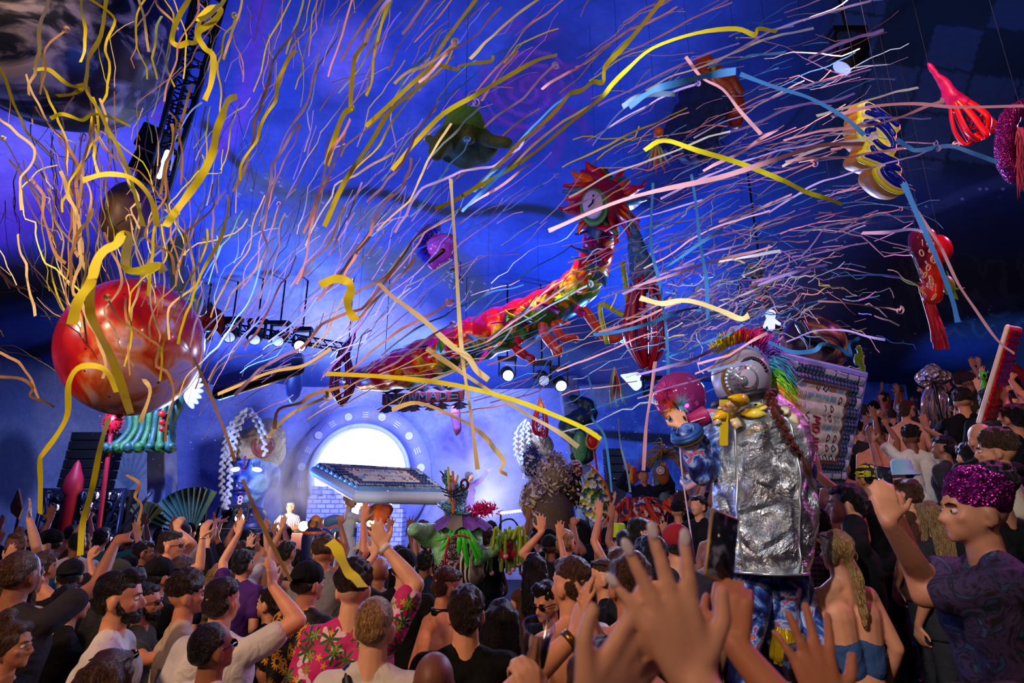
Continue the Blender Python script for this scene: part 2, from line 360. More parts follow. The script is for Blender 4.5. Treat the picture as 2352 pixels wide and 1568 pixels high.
# canopy over the whole hall: printed tarpaulin, lit and unlit areas painted in too
def canopy(u, v):
    X = -13.0 + 26.0 * u; Y = -3 + 21.2 * v
    tt = np.clip((Y - 4.5) / 13.5, 0, 1); A = 1 - tt * tt * (3 - 2 * tt)
    B = 1 - .82 * (np.abs(X) / 12.5) ** 2.4
    Z = 5.75 + 3.7 * A * B + .25 * np.sin(X * .9 + Y * .35) * (1 - tt) + .12 * np.sin(Y * 1.7 + X * .3)
    Z = Z + .10 * np.abs(np.sin(X * .6)) * tt
    return X, Y, Z
def canopy_ink_light(X, Y, Z):
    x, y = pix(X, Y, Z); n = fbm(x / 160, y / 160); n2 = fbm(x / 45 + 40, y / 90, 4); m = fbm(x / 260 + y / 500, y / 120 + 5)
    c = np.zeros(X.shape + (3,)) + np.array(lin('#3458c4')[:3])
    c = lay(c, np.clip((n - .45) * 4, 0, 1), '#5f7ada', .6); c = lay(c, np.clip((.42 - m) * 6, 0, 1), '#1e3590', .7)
    # right hand third: unlit dark painted in night-blue, with stone print
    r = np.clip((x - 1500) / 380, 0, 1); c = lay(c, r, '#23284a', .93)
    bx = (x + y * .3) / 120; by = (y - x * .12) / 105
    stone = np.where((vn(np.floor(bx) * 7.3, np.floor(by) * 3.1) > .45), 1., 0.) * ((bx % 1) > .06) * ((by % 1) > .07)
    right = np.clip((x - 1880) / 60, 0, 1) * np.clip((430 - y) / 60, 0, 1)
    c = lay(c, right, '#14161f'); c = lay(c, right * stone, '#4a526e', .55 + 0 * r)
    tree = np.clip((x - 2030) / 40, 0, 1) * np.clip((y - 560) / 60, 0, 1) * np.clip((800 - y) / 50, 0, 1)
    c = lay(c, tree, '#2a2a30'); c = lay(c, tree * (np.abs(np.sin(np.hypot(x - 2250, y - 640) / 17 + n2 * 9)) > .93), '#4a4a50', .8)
    # printed clouds, plus lavender light beams and bright glow painted in
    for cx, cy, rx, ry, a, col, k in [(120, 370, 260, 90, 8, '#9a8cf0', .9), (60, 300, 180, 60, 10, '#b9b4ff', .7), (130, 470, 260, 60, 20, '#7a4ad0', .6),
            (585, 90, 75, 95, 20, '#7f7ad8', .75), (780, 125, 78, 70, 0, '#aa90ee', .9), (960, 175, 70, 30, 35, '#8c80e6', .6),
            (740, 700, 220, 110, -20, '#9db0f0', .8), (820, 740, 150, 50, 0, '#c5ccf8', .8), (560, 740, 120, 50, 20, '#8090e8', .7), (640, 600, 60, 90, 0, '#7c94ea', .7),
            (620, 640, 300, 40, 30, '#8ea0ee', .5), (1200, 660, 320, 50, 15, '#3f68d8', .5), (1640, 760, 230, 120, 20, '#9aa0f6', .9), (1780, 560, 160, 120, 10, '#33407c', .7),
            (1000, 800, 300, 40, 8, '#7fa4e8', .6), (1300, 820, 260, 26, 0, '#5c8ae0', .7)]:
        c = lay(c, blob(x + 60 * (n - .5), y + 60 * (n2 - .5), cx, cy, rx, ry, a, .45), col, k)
    # dark gaps between sheets painted as black bands, then grey speckled sweeps
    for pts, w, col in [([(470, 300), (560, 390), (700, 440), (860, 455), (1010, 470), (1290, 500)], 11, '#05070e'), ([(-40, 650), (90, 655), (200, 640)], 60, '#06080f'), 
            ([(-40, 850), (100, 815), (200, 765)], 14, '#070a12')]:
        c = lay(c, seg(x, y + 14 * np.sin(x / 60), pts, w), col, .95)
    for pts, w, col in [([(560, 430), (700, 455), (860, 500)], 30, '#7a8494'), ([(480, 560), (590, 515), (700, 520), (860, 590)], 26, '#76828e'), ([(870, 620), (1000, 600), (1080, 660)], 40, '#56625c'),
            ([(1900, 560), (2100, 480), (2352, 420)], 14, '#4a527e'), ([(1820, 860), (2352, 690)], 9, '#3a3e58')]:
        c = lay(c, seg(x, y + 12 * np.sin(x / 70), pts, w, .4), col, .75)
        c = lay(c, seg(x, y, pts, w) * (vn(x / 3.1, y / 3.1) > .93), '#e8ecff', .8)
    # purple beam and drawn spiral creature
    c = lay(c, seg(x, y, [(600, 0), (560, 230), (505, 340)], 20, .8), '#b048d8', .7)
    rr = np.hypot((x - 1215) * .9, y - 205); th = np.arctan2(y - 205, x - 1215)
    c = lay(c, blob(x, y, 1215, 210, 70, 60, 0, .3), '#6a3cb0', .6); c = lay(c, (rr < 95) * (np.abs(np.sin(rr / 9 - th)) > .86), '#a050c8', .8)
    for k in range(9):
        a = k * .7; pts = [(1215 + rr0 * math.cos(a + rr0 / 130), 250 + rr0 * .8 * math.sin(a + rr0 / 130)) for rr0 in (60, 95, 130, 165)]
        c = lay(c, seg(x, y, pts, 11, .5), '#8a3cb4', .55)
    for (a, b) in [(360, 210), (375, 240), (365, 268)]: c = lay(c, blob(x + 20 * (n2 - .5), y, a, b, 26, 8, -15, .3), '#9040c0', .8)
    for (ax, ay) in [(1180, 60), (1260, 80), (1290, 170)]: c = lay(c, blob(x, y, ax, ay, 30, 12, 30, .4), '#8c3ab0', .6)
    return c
st('ceiling', art_mesh('ceiling', canopy, 620, 560, canopy_ink_light), ink_mat('canopy_print_light'))
# ridge pleat seams that run down the canopy (real cords under the cloth)
for k, pp in enumerate([[(478, -20, 7.0), (455, 120, 7.6), (420, 280, 8.4)], [(640, 0, 6.6), (950, 120, 7.2), (1280, 330, 8.2), (1300, 520, 9.5)]]):
    pass

# stage wall, also a printed cloth
def wall_s(u, v): return -13 + 26.5 * u, 18.0 + 0 * u + .12 * np.sin(u * 60), -0.2 + 6.3 * v
def wall_ink(X, Y, Z):
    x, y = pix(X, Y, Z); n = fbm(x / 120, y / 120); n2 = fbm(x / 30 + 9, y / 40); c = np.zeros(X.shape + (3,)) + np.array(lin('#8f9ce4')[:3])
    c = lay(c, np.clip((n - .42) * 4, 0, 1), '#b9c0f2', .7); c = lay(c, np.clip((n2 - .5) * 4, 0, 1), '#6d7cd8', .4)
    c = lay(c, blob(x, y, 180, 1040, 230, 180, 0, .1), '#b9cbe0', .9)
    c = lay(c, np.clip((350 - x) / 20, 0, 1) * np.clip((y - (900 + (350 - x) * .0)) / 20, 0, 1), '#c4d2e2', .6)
    c = lay(c, np.clip((x - 360) / 15, 0, 1) * np.clip((500 - x) / 60, 0, 1), '#3f63c8', .6)
    for a in (60, 150, 215, 295):      # plant shapes
        for k in range(9):
            an = -PI / 2 + (k - 4) * .24; c = lay(c, seg(x, y, [(a, 1120), (a + 70 * math.cos(an), 1120 + 95 * math.sin(an))], 3.2, .5), '#7da6bc', .7)
    for a in (95, 185): c = lay(c, seg(x, y, [(a, 1200), (a + 8, 1050), (a - 6, 930)], 18, .5), '#8fb4c8', .6)
    c = lay(c, seg(x, y, [(0, 1010), (60, 1130), (120, 1250)], 34, .3), '#10203a', .9); c = lay(c, blob(x, y, 20, 1090, 40, 40, 0, .2), '#264a7a', .8)
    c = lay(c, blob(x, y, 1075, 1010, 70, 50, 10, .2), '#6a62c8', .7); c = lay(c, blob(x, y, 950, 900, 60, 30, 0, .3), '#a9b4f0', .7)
    for k in range(7):
        a = math.radians(200 + k * 24); c = lay(c, seg(x, y, [(1080, 1060), (1080 + 62 * math.cos(a), 1050 + 62 * math.sin(a))], 5, .5), '#5a50b8', .8)
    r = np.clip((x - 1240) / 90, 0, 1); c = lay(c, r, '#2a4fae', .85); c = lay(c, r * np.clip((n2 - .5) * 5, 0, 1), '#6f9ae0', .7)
    c = lay(c, seg(x, y, [(1290, 880), (1420, 850), (1620, 880)], 22, .5), '#4c84e0', .8); 
    c = lay(c, blob(x, y, 1400, 900, 50, 34, 0, .2), '#8f948a', .5); c = lay(c, seg(x, y, [(1380, 1230), (1440, 1110), (1560, 1030), (1700, 1010)], 12, .3), '#0c1226', .9); c = lay(c, np.clip((y - 985 - (x - 1400) * .06) / 6, 0, 1) * np.clip((1010 + (x - 1400) * .12 - y) / 6, 0, 1) * (x > 1360), '#0a0e1c', .95)
    for k in range(10): c = lay(c, seg(x, y, [(1540, 1210), (1540 + 150 * math.cos(-k * .17), 1210 + 150 * math.sin(-k * .17))], 3, .5), '#56a0c0', .6)
    return c
st('wall_stage', art_mesh('wall_stage', wall_s, 760, 230, wall_ink), ink_mat('printed_backdrop', bump=.1))
def wall_l(u, v): return -13 + .25 * np.sin(u * 40) * .4, -3 + 21 * u, -.2 + 7.5 * v
def wl_ink(X, Y, Z):
    x, y = pix(X, Y, Z); c = np.zeros(X.shape + (3,)) + np.array(lin('#9db3d8')[:3]); n = fbm(x / 90, y / 90)
    c = lay(c, np.clip((n - .45) * 5, 0, 1), '#c3d2e4', .7); c = lay(c, np.clip((860 - y) / 40, 0, 1), '#1c3a86', .9); c = lay(c, blob(x, y, 30, 1080, 60, 90, 0, .2), '#1c3560', .8)
    return c
st('wall_left', art_mesh('wall_left', wall_l, 160, 80, wl_ink), ink_mat('printed_side_cloth'))
# right side curtain: deep folds
def wall_r(u, v):
    Y = -3 + 21.2 * u; return 13.4 + .22 * np.sin(Y * 4.1) + .1 * np.sin(Y * 9.7 + 1), Y, -.2 + 7.8 * v
def wr_ink(X, Y, Z):
    x, y = pix(X, Y, Z); c = np.zeros(X.shape + (3,)) + np.array(lin('#2f62b4')[:3]); n = fbm(x / 60, y / 150)
    c = lay(c, np.clip((n - .45) * 5, 0, 1), '#163a80', .8)
    c = lay(c, blob(x, y, 2250, 850, 70, 60, 0, .5), '#6fa4e0', .8); c = lay(c, seg(x, y, [(2240, 860), (2262, 850), (2270, 838), (2278, 835)], 4, .5), '#c890e8', .9)
    return c
st('wall_right', art_mesh('wall_right', wall_r, 420, 50, wr_ink), ink_mat('blue_curtain'))
# hem of the canopy over the right curtain: black valance with a grey piped edge
g = G(); pts = []
for i in range(30):
    y = -2 + 20 * i / 29; pts.append((12.7, y))
vs = []; 
for i, (x, y) in enumerate(pts):
    zt = 5.75 + 3.7 * (1 - (lambda q: q * q * (3 - 2 * q))(min(1, max(0, (y - 4.5) / 13.5)))) * (1 - .82 * (x / 12.5) ** 2.4)
    vs += [(x, y, zt + .6), (x - .05, y, zt - 1.0 + .12 * math.sin(i * 1.3))]
g.add(vs, [(2 * i, 2 * i + 1, 2 * i + 3, 2 * i + 2) for i in range(29)])
st('trim_valance', g.mesh('valance'), M('#0c0d12', .9))
# posts of the curtain wall
for i, (px, yb, Y) in enumerate([(2012, 970, 17.4), (2045, 950, 16.4), (2095, 965, 15.0), (2340, 830, 11.5), (1992, 985, 18.4)]):
    xx = 12.9; g = G(); g.cap((xx, Y - .5 - i * .1, 1.6), (xx + .0, Y - .5 - i * .1, 6.6), .045)
    tag(g.obj('tent_pole', M('#b8bcc8', .4, .6)), ['pale tent pole standing before the blue curtain, beside the long white light streak', 'thin tent pole against the blue curtain right of the translucent jellyfish prop',
        'pale tent pole before the blue curtain left of the jellyfish prop', 'tent pole at the right edge beside the tall red air mattress', 'farthest tent pole on the blue curtain, right behind the silver-caped performer'][i], 'pole', 'tent poles along the blue curtain')
# two big printed columns on the stage wall
def column(name, top, bot, wpx, Y, label, mat):
    a = P(top[0], top[1], Y); b = P(bot[0], bot[1], Y); b = a + (b - a) * (a.z / (a.z - b.z)); w = wpx * Y / FPX; g = G()
    R = (a - b).to_track_quat('Z', 'Y').to_matrix(); g.box((a + b) / 2, (w, w * .8, (a - b).length), R, bev=.03)
    o = g.obj(name, mat, smooth=False); tag(o, label, 'column', 'painted columns by the stage'); o['kind'] = 'structure'; return o
t = NT('painted_column'); v = t.coord(); t.col(t.mix(t.noise(v, 2.2, 5, 1.5), '#3a62c0', '#a8c4e8')); t.set(.6); CM = t.m
column('painted_column', (372, 905), (374, 1200), 50, 13.5, 'pale blue marbled column on the left beneath the green tentacle ornament', CM)
column('painted_column', (1303, 868), (1342, 1150), 52, 14.5, 'blue marbled column right of the stage under the dark dragon ornament', CM)
# ================================================================== people
def skin_mat(c, name):
    t = NT(name); v = t.coord(); t.col(t.mix(t.noise(v, 14, 4), c, tuple(min(1, x * 1.25) for x in [int(c[i:i+2], 16) / 255 for i in (1, 3, 5)])))
    t.bump(t.noise(v, 160, 3), .08, .005); t.set(.5, 0, .4); return t.m
SKIN = [skin_mat('#c48a68', 'skin_light'), skin_mat('#b47858', 'skin_tan'), skin_mat('#8a5a40', 'skin_brown'), skin_mat('#d39c7c', 'skin_fair'), skin_mat('#6a4230', 'skin_dark')]
def hair_mat(a, b, name):
    t = NT(name); v = t.coord((34, 34, 7)); t.col(t.ramp(t.noise(v, 3, 5, 1.5), [(.34, a), (.62, b)])); t.bump(t.noise(v, 3.2, 5, 1.2), 1.0, .05); t.set(.42, 0, .5); return t.m
HAIR = {'black': hair_mat('#0c0a0a', '#1c1614', 'hair_black'), 'dark brown': hair_mat('#1a110c', '#382519', 'hair_dark_brown'), 'brown': hair_mat('#35200f', '#65432a', 'hair_brown'),
        'blond': hair_mat('#8a6030', '#d3aa6a', 'hair_blond'), 'grey': hair_mat('#4a4642', '#807c76', 'hair_grey'), 'white': hair_mat('#c0bcb4', '#efece4', 'hair_white'), 'red': hair_mat('#4a1c0c', '#8a3a18', 'hair_red')}
def cloth_mat(c, name='cloth', rough=.85, bs=9):
    t = NT(name); v = t.coord(); cc = [int(c[i:i+2], 16) / 255 for i in (1, 3, 5)]
    t.col(t.mix(t.noise(v, 6, 4), tuple(x * .86 for x in cc), tuple(min(1, x * 1.1) for x in cc))); t.bump(t.noise(v, bs, 4, .6), .55, .05); t.set(rough, 0, .2); return t.m
CLOTH = {k: cloth_mat(c, k + '_cloth') for k, c in {'black': '#0d0d0f', 'charcoal': '#2a2a2e', 'white': '#d8d4ce', 'grey': '#77757a', 'navy': '#16203c', 'olive': '#3e4030', 'red': '#8a1820', 'purple': '#4a2470',
        'beige': '#b9a88e', 'denim blue': '#324a72', 'pink': '#c04a80', 'teal': '#1c6a6a', 'yellow': '#b8982a', 'brown': '#4a3020', 'lilac': '#9a86b8'}.items()}
BLK = M('#08080a', .35, 0, .1); GLASSM = M('#050507', .12, 0, 0)
HC = Vector((0, .015, 1.655)); NP = Vector((0, -.005, 1.53))
def head_m(yaw=0, pitch=0, roll=0):
    return Matrix.Translation(NP) @ Euler((math.radians(pitch), math.radians(roll), math.radians(yaw)), 'ZYX').to_matrix().to_4x4() @ Matrix.Translation(-NP)
def head_g(slim=1.0):
    g = G()
    g.ell((0, -.005, 1.685), (.077 * slim, .097, .096), nu=28, nv=18); g.ell((0, .02, 1.645), (.069 * slim, .082, .095), nu=24, nv=16)
    g.ell((0, .05, 1.598), (.046 * slim, .056, .044)); g.ell((0, .082, 1.572), (.024, .022, .018))
    g.cap((0, .092, 1.668), (0, .113, 1.633), .0085, .013); g.ell((0, .106, 1.626), (.019, .013, .010))
    g.cap((-.034, .084, 1.683), (.034, .084, 1.683), .012); g.ell((-.04, .07, 1.638), (.022, .02, .018)); g.ell((.04, .07, 1.638), (.022, .02, .018))
    g.ell((0, .093, 1.598), (.023, .012, .007)); g.ell((0, .091, 1.589), (.02, .012, .007))
    for s in (-1, 1): g.ell((s * .08 * slim, -.008, 1.642), (.010, .020, .033), Euler((-.2, 0, -s * .35))); g.ell((s * .078 * slim, .0, 1.615), (.008, .012, .012))
    return g
def face_fn(Mi):
    def fn(co, nr):
        p = np.concatenate([co, np.ones((len(co), 1))], 1) @ np.array(Mi).T[:, :3]
        for (x, y, z, r, dpt) in ((-.032, .088, 1.660, .0135, .010), (.032, .088, 1.660, .0135, .010)):
            w = np.exp(-((p[:, 0] - x) ** 2 + (p[:, 1] - y) ** 2 + (p[:, 2] - z) ** 2) / (2 * r * r)); co = co - nr * (w * dpt)[:, None]
        w = np.exp(-((p[:, 0] / .021) ** 2 + ((p[:, 1] - .1) / .015) ** 2 + ((p[:, 2] - 1.5935) / .0028) ** 2)); co = co - nr * (w * .005)[:, None]
        return co
    return fn
HANDS = {'open': ([4, 6, 6], .20), 'spread': ([2, 4, 4], .34), 'relaxed': ([22, 26, 18], .10), 'fist': ([82, 92, 60], .03), 'grip': ([48, 52, 34], .06), 'point': ([82, 92, 60], .03), 'rock': ([82, 92, 60], .10)}
TIPS = []
def hand(g, W, d, nrm, side, style='open', k=1.0, segs=None):
    d = Vector(d).normalized(); nrm = Vector(nrm); nrm = (nrm - d * nrm.dot(d)).normalized(); w = d.cross(nrm).normalized() * side; W = Vector(W)
    cur, fan = HANDS[style]; L = (.074, .084, .078, .060)
    g.ell(W + d * .05 * k, (.038 * k, .05 * k, .014 * k), Matrix((w, d, nrm)).transposed(), 12, 8)
    for i, off in enumerate((.030, .010, -.011, -.031)):
        kn = W + (d * (.088 - .006 * abs(i - 1.2)) + w * off) * k; g.cap(W + (d * .012 + w * off * .55) * k, kn, .0155 * k, .0125 * k, 8)
        a = fan * (1.5 - i) / 1.5; fd = (d * math.cos(a) + w * math.sin(a)).normalized(); p = kn; c = cur
        if (style == 'point' and i == 0) or (style == 'rock' and i in (0, 3)): c = [4, 6, 6]
        ang = 0; rr = .0112 * k * (.86 if i == 3 else 1)
        for j, fr in enumerate((.44, .31, .25)):
            ang += math.radians(c[j] + (3 * math.sin(i * 2.3 + j))); nd = fd * math.cos(ang) + nrm * math.sin(ang); q = p + nd * L[i] * fr * k * 1.08
            g.cap(p, q, rr, rr * .92, 8); p = q; rr *= .9
        TIPS.append((q.copy(), (q - kn).normalized(), nrm.copy(), rr))
    tb = W + (d * .028 + w * .030) * k; bend = .5 if style in ('fist', 'grip', 'point', 'rock') else .12
    td = (d * .62 + w * .78 + nrm * bend).normalized(); q = tb + td * .042 * k; g.cap(W + (d * .02 + w * .012) * k, tb, .018 * k, .0155 * k, 8); g.cap(tb, q, .0145 * k, .0118 * k, 8)
    td = (d * .86 + w * (.42 if bend < .3 else -.1) + nrm * bend).normalized(); g.cap(q, q + td * .034 * k, .0115 * k, .0095 * k, 8)
def arm_pts(side, W, pole, sh=1.0, L1=.285, L2=.262):
    S = Vector((side * .178 * sh, -.005, 1.425)); W = Vector(W); v = W - S; r = v.length
    if r > (L1 + L2) * .985: W = S + v * ((L1 + L2) * .985 / r); r = (L1 + L2) * .985
    v = (W - S).normalized(); x = (L1 ** 2 - L2 ** 2 + r * r) / (2 * r); h = math.sqrt(max(0, L1 ** 2 - x * x)); p = Vector(pole); p = (p - v * p.dot(v)).normalized()
    return S, S + v * x + p * h, W
POSE = {'down': ((.23, .06, .93), (.3, -1, .1), (0, .1, -1), (-1, 0, 0), 'relaxed'),
        'up': ((.26, .18, 1.90), (1, -.2, -.5), (.0, .1, 1), (0, 1, 0), 'open'),
        'upbent': ((.30, .20, 1.72), (1, -.3, -.8), (-.1, .05, 1), (0, 1, 0), 'spread'),
        'fistup': ((.20, .26, 1.88), (1, 0, -.4), (-.1, .2, 1), (0, 1, -.2), 'fist'),
        'pointup': ((.22, .38, 1.78), (1, 0, -.6), (0, .75, .65), (0, 0, -1), 'point'),
        'phone': ((.07, .36, 1.64), (.8, -.1, -1), (-.1, .1, 1), (-.3, 1, 0), 'grip'),
        'clap': ((.045, .33, 1.50), (1, -.1, -.6), (-.1, .4, 1), (-1, 0, 0), 'open'),
        'chest': ((.10, .28, 1.20), (1, -.3, -.4), (-.8, .4, .3), (0, -1, 0), 'grip'),
        'drink': ((.16, .32, 1.30), (1, -.3, -.6), (-.3, .7, .6), (-1, 0, 0), 'grip')}
def resolve(side, a):
    """pose name or dict(w=wrist, d=hand direction, n=palm normal, style, pole)"""
    if isinstance(a, str):
        w, pole, d, n, stl = POSE[a]; f = lambda v: Vector((v[0] * side, v[1], v[2])); return f(w), f(pole), f(d), f(n), stl
    w = Vector(a['w']); return w, Vector(a.get('pole', (side * 1, -.2, -.6))), Vector(a.get('d', (0, .1, 1))), Vector(a.get('n', (0, 1, 0))), a.get('style', 'open')
def kit(L='down', R='down', yaw=0, pitch=0, roll=0, build=1.0, sh=1.0, voxel=.0095, slim=1.0, legs=None, top='tee', lean=0, face=True, hk=1.0):
    """every mesh of one pose: body (one continuous skin), shirt, trousers"""
    Hm = head_m(yaw, pitch, roll); b = build; body = head_g(slim).xf(Hm); K = {}
    body.cap((0, -.012, 1.40), Hm @ Vector((0, -.002, 1.575)), .062 * b, .055 * b)
    def torso(g, e=0.0, low=True, neck=True):
        for s in (-1, 1):
            g.cap((s * .062 * b, -.01, 1.02), (s * .092 * sh, -.004, 1.32), .096 * b + e, .112 * b + e, 16)
            if neck: g.cap((s * .145 * sh, -.012, 1.425), (s * .045, -.012, 1.485), .052 + e * .8, .048 + e * .5)
            g.ell((s * .085 * sh, .045, 1.30), (.085 * b + e, .075 * b + e, .10 + e))
        g.cap((-.155 * sh, -.005, 1.415), (.155 * sh, -.005, 1.415), .064 * b + e, None, 14)
        if low: g.ell((0, -.01, .95), (.165 * b + e, .125 * b + e, .13 + e), nu=20)
    torso(body); A = {}
    for s, a in ((-1, L), (1, R)):
        w, pole, d, n, stl = resolve(s, a); S, E, Wp = arm_pts(s, w, pole, sh); A[s] = (S, E, Wp, d, n)
        body.cap(S, E, .050 * b, .041 * b); body.cap(E, E + (Wp - E) * .35, .041 * b, .040 * b); body.cap(E + (Wp - E) * .35, Wp, .040 * b, .026); TIPS.clear(); hand(body, Wp, d, n, -s, stl, hk); K.setdefault('tips', {})[s] = list(TIPS)
    lg = legs or [((s * .09, -.01, .93), (s * .105, .02 + .02 * s, .50), (s * .12, -.03 + .03 * s, .075)) for s in (-1, 1)]
    for h, k_, f in lg:
        body.cap(h, k_, .088 * b, .058 * b, 12); body.cap(k_, Vector(k_).lerp(Vector(f), .35), .056 * b, .056 * b, 12); body.cap(Vector(k_).lerp(Vector(f), .35), f, .056 * b, .038, 12)
    K['body'] = body.solid('body', voxel, 2, fn=face_fn(Hm.inverted()) if face else None)
    def sleeve(g, s, fr, e, fr0=0):
        S, E, Wp, d, n = A[s]
        if fr <= 1: g.cap(S, S.lerp(E, fr), .050 * b + e, .046 * b + e * 1.1)
        else: g.cap(S, E, .050 * b + e, .044 * b + e); g.cap(E, E.lerp(Wp, fr - 1), .044 * b + e, .034 + e)
    if top == 'bandeau':
        g = G()
        for s in (-1, 1): g.cap((s * .062 * b, -.008, 1.06), (s * .078 * sh, -.004, 1.17), .096 * b + .014, .10 * b + .014, 16); g.ell((s * .08 * sh, .05, 1.26), (.075, .07, .07))
        K['top'] = g.solid('shirt', .0125, 2, fn=wob(.006, 8, 3))
    if top in ('tee', 'shirt', 'long', 'tank', 'crop'):
        g = G(); e = .017; torso(g, e, low=top != 'crop', neck=top not in ('tank', 'crop'))
        if top not in ('tank', 'crop'):
            for s in (-1, 1): sleeve(g, s, {'tee': .55, 'shirt': .75, 'long': 1.92}[top], .020)
        if top in ('tee', 'shirt', 'long'): g.tube([(0, -.005, 1.0), (0, -.005, .84)], [.178 * b + e, .19 * b + e], 20, flat=.78)
        K['top'] = g.solid('shirt', .0125, 2, fn=wob(.010, 8, 3))
    g = G(); g.ell((0, -.01, .93), (.172 * b, .135 * b, .13), nu=20)
    for h, k_, f in lg:
        g.cap(h, k_, .098 * b, .070 * b, 12); g.cap(k_, Vector(k_).lerp(Vector(f), .95), .070 * b, .058, 12)
    K['bottom'] = g.solid('trousers', .016, 2, fn=wob(.012, 6, 9))
    g = G()
    for h, k_, f in lg: f = Vector(f); g.cap((f.x, f.y - .05, .045), (f.x * 1.1, f.y + .16, .035), .045, .038); 
    K['shoes'] = g.solid('shoes', .012, 1)
    K['A'] = A; K['H'] = Hm; return K
def hair_g(kind):
    g = G()
    if kind == 'short':
        g.ell((0, -.020, 1.700), (.085, .098, .092), nu=24, nv=16); g.ell((0, .045, 1.742), (.062, .050, .036)); g.ell((0, -.052, 1.648), (.076, .060, .066)); wobf = wob(.012, 34)
    elif kind == 'quiff':
        g.ell((0, -.018, 1.708), (.083, .098, .092), nu=24, nv=16); g.ell((0, .055, 1.765), (.060, .050, .038), Euler((-.3, 0, 0))); g.ell((0, -.05, 1.65), (.076, .060, .06)); wobf = wob(.014, 26, 5)
    elif kind == 'fade':
        g.ell((0, -.015, 1.722), (.079, .095, .074), nu=24, nv=16); g.ell((0, .05, 1.75), (.055, .04, .028)); g.ell((0, -.048, 1.658), (.0775, .060, .062)); wobf = wob(.006, 60, 7)
    elif kind == 'buzz':
        g.ell((0, -.014, 1.694), (.0795, .0925, .0905), nu=28, nv=18); g.ell((0, -.05, 1.655), (.070, .052, .05)); wobf = wob(.0025, 90, 2)
    elif kind == 'curly':
        g.ell((0, -.015, 1.715), (.092, .103, .092), nu=24, nv=16)
        r = random.Random(3)
        for _ in range(90):
            a = r.random() * 2 * PI; e = r.uniform(-.25, 1.45); p = Vector((.088 * math.cos(a) * math.cos(e), -.015 + .1 * math.sin(a) * math.cos(e), 1.715 + .09 * math.sin(e)))
            if p.y > .05 and p.z < 1.735: continue
            g.ell(p, r.uniform(.012, .02), nu=8, nv=6)
        wobf = wob(.006, 40)
    elif kind in ('long', 'ponytail', 'bun'):
        g.ell((0, -.018, 1.700), (.086, .098, .094), nu=24, nv=16); g.ell((0, .035, 1.745), (.066, .055, .036)); wobf = wob(.010, 22, 1)
        if kind == 'long':
            for x in np.linspace(-.075, .075, 6): g.tube(catmull([(x, -.05, 1.70), (x * 1.15, -.095, 1.58), (x * 1.3, -.115, 1.42), (x * 1.1 + .01, -.125, 1.22)]), [.034, .036] + [.036] * 14 + [.028, .018, .012], 8, round_=True)
            for s in (-1, 1): g.tube(catmull([(s * .075, .01, 1.71), (s * .088, -.01, 1.60), (s * .10, .0, 1.46)]), .024, 8, round_=True)
        elif kind == 'ponytail':
            g.ell((0, -.085, 1.63), .026); g.tube(catmull([(0, -.08, 1.63), (.0, -.125, 1.56), (.0, -.13, 1.46), (.01, -.125, 1.34), (.012, -.12, 1.27)]), [.020, .024, .028] + [.030] * 6 + [.028] * 6 + [.026, .025, .022, .020, .018, .016, .014, .012, .010, .008], 10, flat=1.3)
        else: g.ell((0, -.03, 1.81), (.045, .045, .042))
        for s in (-1, 1): g.ell((s * .062, -.03, 1.66), (.026, .05, .06))
    elif kind in ('cap', 'capback'):
        f = 1 if kind == 'cap' else -1
        g.ell((0, -.008, 1.706), (.090, .106, .090), nu=24, nv=16); g.ell((0, .095 * f - .005, 1.705), (.070, .075, .010), Euler((-.16 * f, 0, 0))); g.ell((0, -.005, 1.797), .010); wobf = None
        return g, None
    elif kind == 'buckethat':
        g.lathe((0, -.005, 0), [(.0, 1.80), (.07, 1.80), (.088, 1.785), (.098, 1.70), (.100, 1.695), (.150, 1.648), (.152, 1.642), (.10, 1.685), (.092, 1.69)], 28); return g, None
    elif kind == 'tail':   # short hair seen beneath a cap
        g.ell((0, -.03, 1.655), (.080, .082, .052)); wobf = wob(.005, 50)
    return g, wobf
_HK = {}
def hair_mesh(kind, Hm=None):
    key = kind if Hm is None else None
    if key and key in _HK: return _HK[key]
    g, f = hair_g(kind)
    if Hm is not None: g.xf(Hm)
    me = g.solid(kind + '_hair', .0075 if kind != 'buzz' else .008, 1 if kind == 'buckethat' else 1, fn=f) if kind != 'buckethat' else g.mesh('hat')
    if key: _HK[key] = me
    return me
def put(name, me, parent, mat, label=None):
    """a part that shares its mesh but carries its own material"""
    if not me.materials: me.materials.append(None)
    o = bpy.data.objects.new(name, me); COL.objects.link(o); o.parent = parent
    o.material_slots[0].link = 'OBJECT'; o.material_slots[0].material = mat
    if label: o['label'] = label
    return o
def dress(K, loc, rotz, s, label, skin=0, hair='short', hcol='dark brown', top='black', bottom='charcoal', group=None, topname='shirt', cap=None, hairmesh=None, name='person'):
    r = thing(name, label, 'person', loc, (0, 0, rotz), group); r.scale = (s, s, s)
    put('body', K['body'], r, SKIN[skin])
    if 'top' in K and top: put(topname, K['top'], r, CLOTH[top] if isinstance(top, str) else top)
    put('trousers', K['bottom'], r, CLOTH[bottom] if isinstance(bottom, str) else bottom); put('shoes', K['shoes'], r, BLK)
    Hm = K['H'] if K.get('turned') else None
    if hair in ('cap', 'capback', 'buckethat'):
        put('hair', hair_mesh('tail', Hm), r, HAIR[hcol]); put('hat' if hair == 'buckethat' else 'cap', hair_mesh(hair, Hm), r, cap or CLOTH['black'])
    elif hair: put('hair', hair_mesh(hair, Hm), r, HAIR[hcol])
    return r
def shades_g(z=1.662, y=.0, tilt=0):
    g = G()
    for s in (-1, 1): g.ell((s * .034, .100 + y, z), (.027, .006, .020)); g.tube([(s * .060, .092 + y, z + .006), (s * .082, .03 + y, z + .004), (s * .082, -.01 + y, z - .004)], .003, 6)
    g.tube([(-.012, .104 + y, z + .006), (.012, .104 + y, z + .006)], .003, 6); return g
